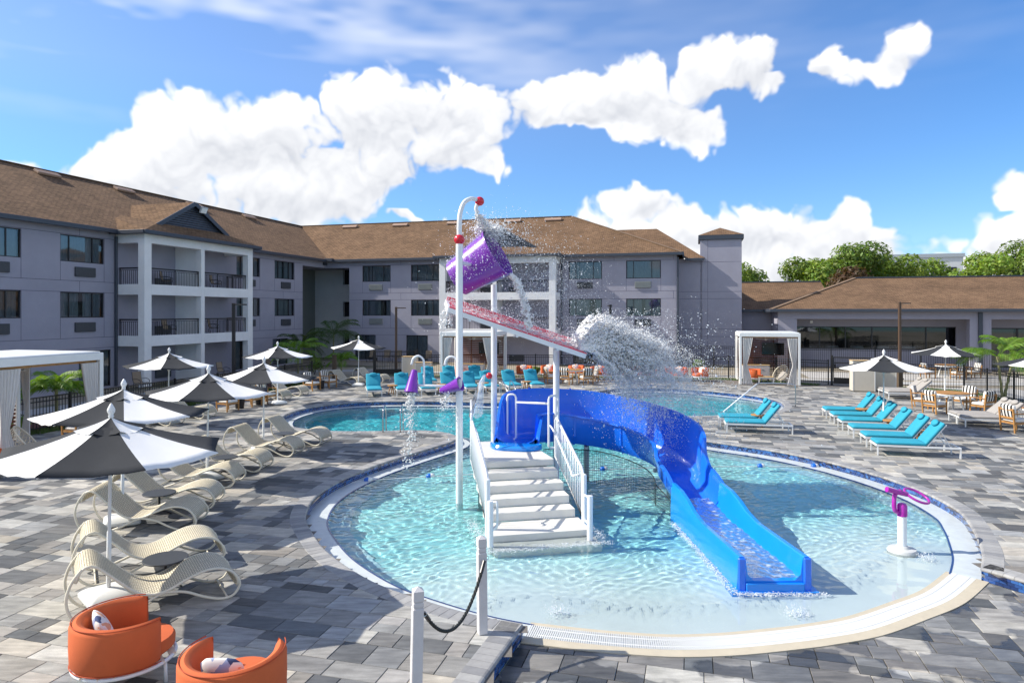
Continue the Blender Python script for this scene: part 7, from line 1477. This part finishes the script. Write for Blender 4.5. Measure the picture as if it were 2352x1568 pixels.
# ------------------------------------------------------------------ flying water: merged sheets and strands plus thousands of drops
def splash_material(name, white, clear, seed):
    m, n, p, o = nodes_of(name); n.nodes.remove(p); L = n.links; g_ = n.nodes.new('ShaderNodeNewGeometry'); nz_ = n.nodes.new('ShaderNodeTexNoise'); nz_.inputs['Scale'].default_value = 7; nz_.inputs['Detail'].default_value = 6; L.new(g_.outputs['Position'], nz_.inputs['Vector'])
    r = n.nodes.new('ShaderNodeMapRange'); r.inputs[1].default_value = .35; r.inputs[2].default_value = .65; r.inputs[3].default_value = clear; r.inputs[4].default_value = white; L.new(nz_.outputs[0], r.inputs[0])
    d = n.nodes.new('ShaderNodeBsdfDiffuse'); d.inputs[0].default_value = (.95, .97, .99, 1); tl = n.nodes.new('ShaderNodeBsdfTranslucent'); tl.inputs[0].default_value = (.95, .97, .99, 1); a = n.nodes.new('ShaderNodeMixShader'); a.inputs[0].default_value = .6; L.new(d.outputs[0], a.inputs[1]); L.new(tl.outputs[0], a.inputs[2])
    t = n.nodes.new('ShaderNodeBsdfTransparent'); t.inputs[0].default_value = (.86, .93, .97, 1); gl = n.nodes.new('ShaderNodeBsdfGlossy'); gl.inputs['Roughness'].default_value = .05; f = n.nodes.new('ShaderNodeFresnel'); f.inputs[0].default_value = 1.5
    fa_ = n.nodes.new('ShaderNodeMath'); fa_.operation = 'MULTIPLY_ADD'; fa_.inputs[1].default_value = 1.2; fa_.inputs[2].default_value = .06; fa_.use_clamp = True; L.new(f.outputs[0], fa_.inputs[0])
    b = n.nodes.new('ShaderNodeMixShader'); L.new(fa_.outputs[0], b.inputs[0]); L.new(t.outputs[0], b.inputs[1]); L.new(gl.outputs[0], b.inputs[2]); c = n.nodes.new('ShaderNodeMixShader'); L.new(r.outputs[0], c.inputs[0]); L.new(b.outputs[0], c.inputs[1]); L.new(a.outputs[0], c.inputs[2]); L.new(c.outputs[0], o.inputs[0]); return m
M_FOAM = splash_material('aerated_water', 1.0, .72, 1); M_CLEAR = splash_material('clear_water', .40, .03, 2); M_FILM = splash_material('tray_film', .28, .0, 5); M_DROP = splash_material('water_drops', 1.0, .75, 3)
def merged(pts, rad, voxel):
    """skin of water round a set of points (points to volume to mesh), returned as plain mesh"""
    me = bpy.data.meshes.new('pts'); me.vertices.add(len(pts)); me.vertices.foreach_set('co', np.asarray(pts, np.float32).ravel()); at = me.attributes.new('rad', 'FLOAT', 'POINT'); at.data.foreach_set('value', np.asarray(rad, np.float32)); ob = bpy.data.objects.new('pts', me); COL.objects.link(ob)
    ng = bpy.data.node_groups.new('skin', 'GeometryNodeTree'); ng.interface.new_socket('Geometry', in_out='INPUT', socket_type='NodeSocketGeometry'); ng.interface.new_socket('Geometry', in_out='OUTPUT', socket_type='NodeSocketGeometry'); N_ = ng.nodes; i = N_.new('NodeGroupInput'); o = N_.new('NodeGroupOutput'); a = N_.new('GeometryNodeInputNamedAttribute'); a.data_type = 'FLOAT'; a.inputs[0].default_value = 'rad'
    mp = N_.new('GeometryNodeMeshToPoints'); pv_ = N_.new('GeometryNodePointsToVolume'); pv_.resolution_mode = 'VOXEL_SIZE'; pv_.inputs['Voxel Size'].default_value = voxel; pv_.inputs['Density'].default_value = 1; vm_ = N_.new('GeometryNodeVolumeToMesh'); vm_.resolution_mode = 'GRID'; vm_.inputs['Threshold'].default_value = .2; vm_.inputs['Adaptivity'].default_value = .0
    K = ng.links; K.new(i.outputs[0], mp.inputs['Mesh']); K.new(mp.outputs[0], pv_.inputs['Points']); K.new(a.outputs['Attribute'], pv_.inputs['Radius']); K.new(pv_.outputs[0], vm_.inputs['Volume']); K.new(vm_.outputs[0], o.inputs[0])
    md = ob.modifiers.new('skin', 'NODES'); md.node_group = ng; dg = bpy.context.evaluated_depsgraph_get(); dg.update(); ev = ob.evaluated_get(dg); out = bpy.data.meshes.new_from_object(ev, depsgraph=dg); bpy.data.objects.remove(ob); bpy.data.node_groups.remove(ng); return out
ICO = None
def drops_mesh(name, P, Rr, Vd, m):
    """each drop a small stretched icosahedron"""
    global ICO
    if ICO is None:
        bm = bmesh.new(); bmesh.ops.create_icosphere(bm, subdivisions=1, radius=1); ICO = (np.array([v.co[:] for v in bm.verts]), np.array([[v.index for v in f.verts] for f in bm.faces])); bm.free()
    v, f = ICO; n_ = len(P); d = Vd / (np.linalg.norm(Vd, axis=1)[:, None] + 1e-6); k = RNG.uniform(0, .9, n_); S = v[None] * Rr[:, None, None]; S = S + (S @ d[..., None]) * d[:, None, :] * k[:, None, None]; V = (S + P[:, None, :]).reshape(-1, 3); Fc = (f[None] + (np.arange(n_) * len(v))[:, None, None]).reshape(-1, 3)
    me = bpy.data.meshes.new(name); me.vertices.add(len(V)); me.vertices.foreach_set('co', V.astype(np.float32).ravel()); me.loops.add(Fc.size); me.loops.foreach_set('vertex_index', Fc.astype(np.int32).ravel()); me.polygons.add(len(Fc)); me.polygons.foreach_set('loop_start', np.arange(0, Fc.size, 3, dtype=np.int32)); me.polygons.foreach_set('use_smooth', np.ones(len(Fc), bool)); me.update(); me.materials.append(m); return me
def water_thing(name, label, parts):
    t = tag(thing(name, label, 'water')); t['kind'] = 'stuff'
    for nm, me, m in parts:
        if not me.materials: me.materials.append(m)
        me.polygons.foreach_set('use_smooth', [True] * len(me.polygons)); o = put(nm, me, t); o['kind'] = 'stuff'
    return t
def ballistic(n_, p0, sp0, v0, sv, t0, t1, g_=9.81, drag=.0):
    P0 = np.array(p0) + RNG.normal(0, 1, (n_, 3)) * np.array(sp0); V0 = np.array(v0) + RNG.normal(0, 1, (n_, 3)) * np.array(sv); t = RNG.uniform(t0, t1, n_)[:, None]; P = P0 + V0 * t; P[:, 2] -= .5 * g_ * t[:, 0] ** 2; V = V0.copy(); V[:, 2] -= g_ * t[:, 0]; return P, V
def strands(n_, p0, sp0, v0, sv, t0, t1, seg, r0, r1):
    """stretched threads of water along their own flight"""
    pts = []; rd = []
    P0 = np.array(p0) + RNG.normal(0, 1, (n_, 3)) * np.array(sp0); V0 = np.array(v0) + RNG.normal(0, 1, (n_, 3)) * np.array(sv)
    for a, v in zip(P0, V0):
        s_ = RNG.uniform(t0, t1); ln = RNG.uniform(.03, .15); wob = RNG.normal(0, .02, 3)
        for q in range(seg):
            t = s_ + ln * q / seg; p = a + v * t; p[2] -= 4.9 * t * t; p = p + wob * math.sin(q * 1.1); pts.append(p); rd.append(r0 + (r1 - r0) * RNG.random())
    return np.array(pts), np.array(rd)
LIP = e2 + wd * .5
# (1) the great plume leaving the tray
vel = (3.1, -.1, 1.7)
def lacy_sheets(n_sheets, n_pts, T, seed):
    """thin fans of water leaving the lip; ragged holes open as they fly"""
    r_ = np.random.default_rng(seed); out = []; rad = []; w_ = np.array(wd) / np.linalg.norm(np.array(wd))
    for k in range(n_sheets):
        vx = r_.uniform(1.7, 4.9); V = np.array([vx, r_.normal(-.1, .35), r_.uniform(.2, 3.5) * (1.2 - .10 * vx)]); u = r_.uniform(-.45, .45, n_pts); t = r_.uniform(0, T, n_pts) ** .85 * T ** .15; fan = r_.uniform(.6, 1.6)
        f = [r_.uniform(5, 26, 2) for _ in range(5)]; ph = r_.uniform(0, 6.28, 5); h = sum(np.sin(a_[0] * u * 1.6 + a_[1] * t * 2.2 + q + 1.5 * np.sin(9 * u + 7 * t)) for a_, q in zip(f, ph)) / 2.2
        keep = h > (-1.4 + 1.8 * t / T + r_.uniform(-.15, .2)); u, t = u[keep], t[keep]; P = np.array(LIP) + np.array([-.15, 0, .08 + .04 * k / n_sheets]) + w_ * u[:, None] + (V + w_ * (u * fan)[:, None]) * t[:, None]; P[:, 2] -= 4.9 * t * t
        dz = .10 * t * (np.sin(17 * u + 21 * t + k) + .6 * np.sin(31 * u - 15 * t + 2 * k)); P += np.array([.2, .1, 1.]) * dz[:, None]; tb = .16 * t[:, None]; P += tb * np.stack([np.sin(11 * P[:, 2] + 7 * P[:, 1] + k), np.sin(9 * P[:, 0] + 13 * P[:, 2] + 2 * k), np.sin(12 * P[:, 0] - 8 * P[:, 1] + 3 * k)], 1) + .5 * tb * np.stack([np.sin(29 * P[:, 2] + k), np.sin(31 * P[:, 0]), np.sin(27 * P[:, 0] + 23 * P[:, 1])], 1); out.append(P); rad.append(r_.uniform(.009, .017, len(P)) * (1.25 - .5 * t / T))
    return np.vstack(out), np.concatenate(rad)
P1, R1 = lacy_sheets(72, 5600, .80, 4)
P2, V2 = ballistic(1000, (LIP.x - .1, LIP.y, LIP.z + .12), (.2, .25, .06), vel, (.7, .6, .7), .0, .34); R2 = RNG.uniform(.012, .036, len(P2))
P3, R3 = strands(420, (LIP.x + .1, LIP.y, LIP.z + .05), (.25, .25, .08), vel, (1.2, .8, 1.1), .1, .62, 14, .008, .016)
P6, R6 = strands(300, (3.3, 16.45, 2.5), (.55, .35, .3), (.9, -.2, -1.2), (.8, .4, .8), .0, .42, 12, .007, .013); P3 = np.vstack([P3, P6]); R3 = np.r_[R3, R6]
ok_ = lambda P: P[:, 2] > .4
A_ = np.vstack([P1, P2, P3]); B_ = np.r_[R1, R2, R3]; k_ = ok_(A_); plume = merged(A_[k_], B_[k_], .0150)
D1, W1_ = ballistic(11000, (LIP.x, LIP.y, LIP.z + .12), (.3, .3, .15), vel, (1.3, .95, 1.4), .05, .78); Df, Wf = ballistic(3200, (3.3, 16.4, 2.4), (.6, .4, .3), (.9, -.3, -1.0), (.9, .5, .9), .0, .5); D1 = np.vstack([D1, Df]); W1_ = np.vstack([W1_, Wf]); k_ = (D1[:, 2] > .25) & (D1[:, 2] < 4.1); dm1 = drops_mesh('drops', D1[k_], RNG.gamma(1.6, .0022, k_.sum()) + .0022, W1_[k_], M_DROP)
water_thing('water_plume', 'great white plume of water leaping off the end of the red tray', [('sheet', plume, M_FOAM), ('drops', dm1, M_DROP)])
# (2) water rushing down the tray
n_ = 650; s_ = RNG.uniform(.02, 1.0, n_) ** .8; w_ = RNG.uniform(.04, .96, n_); hgt = np.abs(RNG.normal(0, 1, n_)) * (.012 + .05 * s_ ** 3) + .006; ee1, dd_, ww, nn_ = np.array(e1), np.array(e2 - e1), np.array(wd), np.array(nz)
PT = ee1 + dd_ * s_[:, None] + ww * w_[:, None] + nn_ * hgt[:, None]; stretch = np.vstack([PT + np.array(dv) * q * .035 for q in (-1, 0, 1)]); tr_m = merged(stretch, np.tile(RNG.uniform(.010, .022, n_), 3), .016)
n2 = 4200; s2 = RNG.uniform(0, 1, n2); D2 = ee1 + dd_ * s2[:, None] + ww * RNG.uniform(-.1, 1.1, n2)[:, None] + np.array([0, 0, 1.]) * (RNG.exponential(.16, n2) + .03)[:, None]; dm2 = drops_mesh('drops', D2, RNG.gamma(1.6, .002, n2) + .002, np.tile(np.array(dv), (n2, 1)), M_DROP)
P4, R4 = strands(60, (-1.5, 16.1, 4.05), (.06, .25, .04), (-.3, -.1, -.3), (.3, .3, .5), .0, .22, 7, .012, .03); tl_m = merged(P4, R4, .02)
P5, R5 = strands(50, (-.2, 15.85, 3.55), (.9, .04, .3), (.6, -.3, -.2), (.3, .2, .3), .0, .2, 7, .006, .014); P5[:, 2] = np.minimum(P5[:, 2], 4.02 - (P5[:, 0] + 1.45) * .344); un_m = merged(P5, R5, .016)
water_thing('tray_water', 'foaming water racing down the red tray', [('sheet', tr_m, M_FILM), ('drops', dm2, M_DROP), ('end_spill', tl_m, M_FOAM), ('drips', un_m, M_CLEAR)])
# (3) jet from the red-tipped pipe, and its burst on the bucket
J0 = np.array([be[0] - .03, be[1], be[2] - .3]); top_b = np.array(bc + zv * .50 + yv * (-.30)) if False else np.array(MBk @ Vector((0, -.35, .62))); 
hi = np.array(max((MBk @ Vector((.60 * math.cos(a), .60 * math.sin(a), .60)) for a in np.linspace(0, 6.28, 40)), key=lambda v: v.z)); jt = []; jr = []
for k in range(1300):
    s_ = RNG.random(); c = J0 * (1 - s_) + (hi + np.array([.02, 0, -.02])) * s_; sp_ = .03 + .11 * s_; jt.append(c + RNG.normal(0, 1, 3) * np.array([sp_, sp_, .03])); jr.append(RNG.uniform(.009, .022))
bP, bR = strands(380, tuple(hi + np.array([.08, 0, -.02])), (.10, .12, .06), (1.1, -.2, 1.0), (1.0, .6, .7), .0, .3, 9, .006, .015); b2, b2v = ballistic(900, tuple(hi + np.array([.05, 0, -.02])), (.12, .12, .06), (.5, -.1, .6), (.8, .6, .6), .0, .16); jm = merged(np.vstack([np.array(jt), bP, b2]), np.r_[np.array(jr), bR, RNG.uniform(.010, .026, len(b2))], .0145)
D3, V3 = ballistic(4000, tuple(hi), (.12, .12, .05), (.8, -.2, .9), (1.5, .9, 1.1), .03, .55); dm3 = drops_mesh('drops', D3, RNG.gamma(1.6, .0021, len(D3)) + .0022, V3, M_DROP)
n4 = 900; a4 = RNG.uniform(-2.6, .6, n4); h4 = RNG.uniform(-.58, .6, n4); r4 = np.interp(h4, [-.6, -.1, .6], [.455, .51, .63]) + RNG.exponential(.02, n4); D4 = np.array([MBk @ Vector((r * math.cos(a + 3.14), r * math.sin(a + 3.14), h)) for a, h, r in zip(a4, h4, r4)]); dm4 = drops_mesh('drops', D4, RNG.gamma(1.6, .0022, n4) + .0022, np.tile([0, 0, -1.], (n4, 1)), M_DROP)
water_thing('bucket_splash', 'white burst of water where the pipe jet hits the purple bucket', [('jet', jm, M_FOAM), ('drops', dm3, M_DROP), ('bucket_drops', dm4, M_DROP)])
# (4) pour from the bucket's low lip on to the tray
lo = np.array(min((MBk @ Vector((.61 * math.cos(a), .61 * math.sin(a), .60)) for a in np.linspace(0, 6.28, 60)), key=lambda v: v.z)); po = []; pr2 = []
for k in range(900):
    t = RNG.uniform(0, .48); v0 = np.array([.95, -.1, -.2]) + RNG.normal(0, .05, 3); p = lo + v0 * t; p[2] -= 4.9 * t * t; sp_ = .05 + .05 * t; po.append(p + RNG.normal(0, 1, 3) * np.array([.03 + .05 * t, sp_, .02])); pr2.append(RNG.uniform(.014, .032))
pm_ = merged(np.array(po), np.array(pr2), .017); D5 = np.stack([RNG.normal(.75, .62, 6500), RNG.normal(16.2, .4, 6500), RNG.normal(4.55, .55, 6500)], 1); k_ = (D5[:, 2] > 3.3) & (D5[:, 0] > -.4); dm5 = drops_mesh('drops', D5[k_], RNG.gamma(1.6, .0014, k_.sum()) + .0018, np.tile([.3, 0, -1.], (k_.sum(), 1)), M_DROP)
water_thing('bucket_pour', 'rope of clear water pouring from the bucket rim on to the tray', [('stream', pm_, M_CLEAR), ('drops', dm5, M_DROP)])
# (5) the two little cups
def cup_stream(label, p, n_, T, v0, sp_):
    q = []; r_ = []
    for k in range(n_):
        t = RNG.uniform(.0, T); x = np.array(p) + np.array(v0) * t; x[2] -= 4.9 * t * t; ph = x[2] * 6; q.append(x + np.array([math.sin(ph) * .03, math.cos(ph) * .03, 0]) + RNG.normal(0, 1, 3) * np.array([sp_, sp_, .03]) * (.5 + t)); r_.append(RNG.uniform(.010, .024))
    me = merged(np.array(q), np.array(r_), .015); d, v = ballistic(300, p, (.08, .08, .03), (0, 0, -.2), (.4, .4, .4), .0, .4); water_thing('cup_stream', label, [('stream', me, M_CLEAR), ('drops', drops_mesh('drops', d, RNG.gamma(1.6, .002, len(d)) + .002, v, M_DROP), M_DROP)])
cup_stream('long clear ribbon of water falling from the left cup', (PA[0] - 1.08, PA[1] + .25, 2.2), 620, .58, (-.08, 0, 0), .075); cup_stream('short spill of water under the right cup', (PA[0] - .28, PA[1] - .05, 2.25), 130, .28, (-.1, 0, 0), .06)
# (6) glassy water bell from the spray head on the back column
MB().sphere((PBc[0] - .12, PBc[1] - .02, 2.38), .085, 16, 10).build('ball', M_RED, pt, smooth=True); mb = MB(); rows = []
for i in range(14):
    f = i / 13; rows.append([(PBc[0] - .2 - f * .42 * math.cos(a) * .8 - .1 * f, PBc[1] - .05 - .34 * f * math.sin(a), 2.42 - 1.05 * f * f + .03 * math.sin(a * 7 + f * 9) * f) for a in np.linspace(-1.6, 1.6, 22)])
mb.loft(rows, closed=False); wb_ = mb.mesh('bell', M_CLEAR, smooth=True); water_thing('water_bell', 'glassy fan of water falling behind the left railing', [('sheet', wb_, M_CLEAR)])
# (7) low bubblers and foam at the foot of the slide and columns
def bubbler(label, x, y, n_, r_, h):
    P = np.stack([RNG.normal(x, r_, n_), RNG.normal(y, r_, n_), ZW + np.abs(RNG.normal(0, h, n_))], 1); water_thing('bubbler', label, [('foam', drops_mesh('drops', P, RNG.gamma(1.6, .0016, n_) + .002, np.tile([0, 0, 1.], (n_, 1)), M_DROP), M_DROP)])
bubbler('low bubbling jet near the drain, left of centre', .63, 9.55, 260, .09, .05); bubbler('low bubbling jet near the drain, below the slide', 3.95, 9.5, 260, .09, .05); bubbler('low bubbling jet to the right of the water cannon', 7.05, 11.6, 200, .08, .05)
def foam_line(label, pts, w, n_):
    L_ = resample(np.array(pts), .03); i = RNG.integers(0, len(L_), n_); P = np.c_[L_[i] + RNG.normal(0, w, (n_, 2)), ZW + .002 + np.abs(RNG.normal(0, .007, n_))]; water_thing('foam', label, [('foam', drops_mesh('drops', P, RNG.gamma(1.6, .0016, n_) + .002, np.tile([1., 0, 0], (n_, 1)), M_DROP), M_DROP)])
foam_line('foam along the run-out wall of the blue slide', [(RX(13.6) - .6, 13.6), (RX(10.4) - .62, 10.4), (RX(10.2) - .6, 10.16), (RX(10.2) + .7, 10.16)], .045, 2600); foam_line('foam round the foot of the steps', [tuple(sp(-.2, -1.0, 0))[:2], tuple(sp(-.2, -2.9, 0))[:2], tuple(sp(2.0, -2.9, 0))[:2], tuple(sp(2.0, -2.0, 0))[:2]], .08, 2600)
for o in RECV: o.cycles.is_caustics_receiver = True
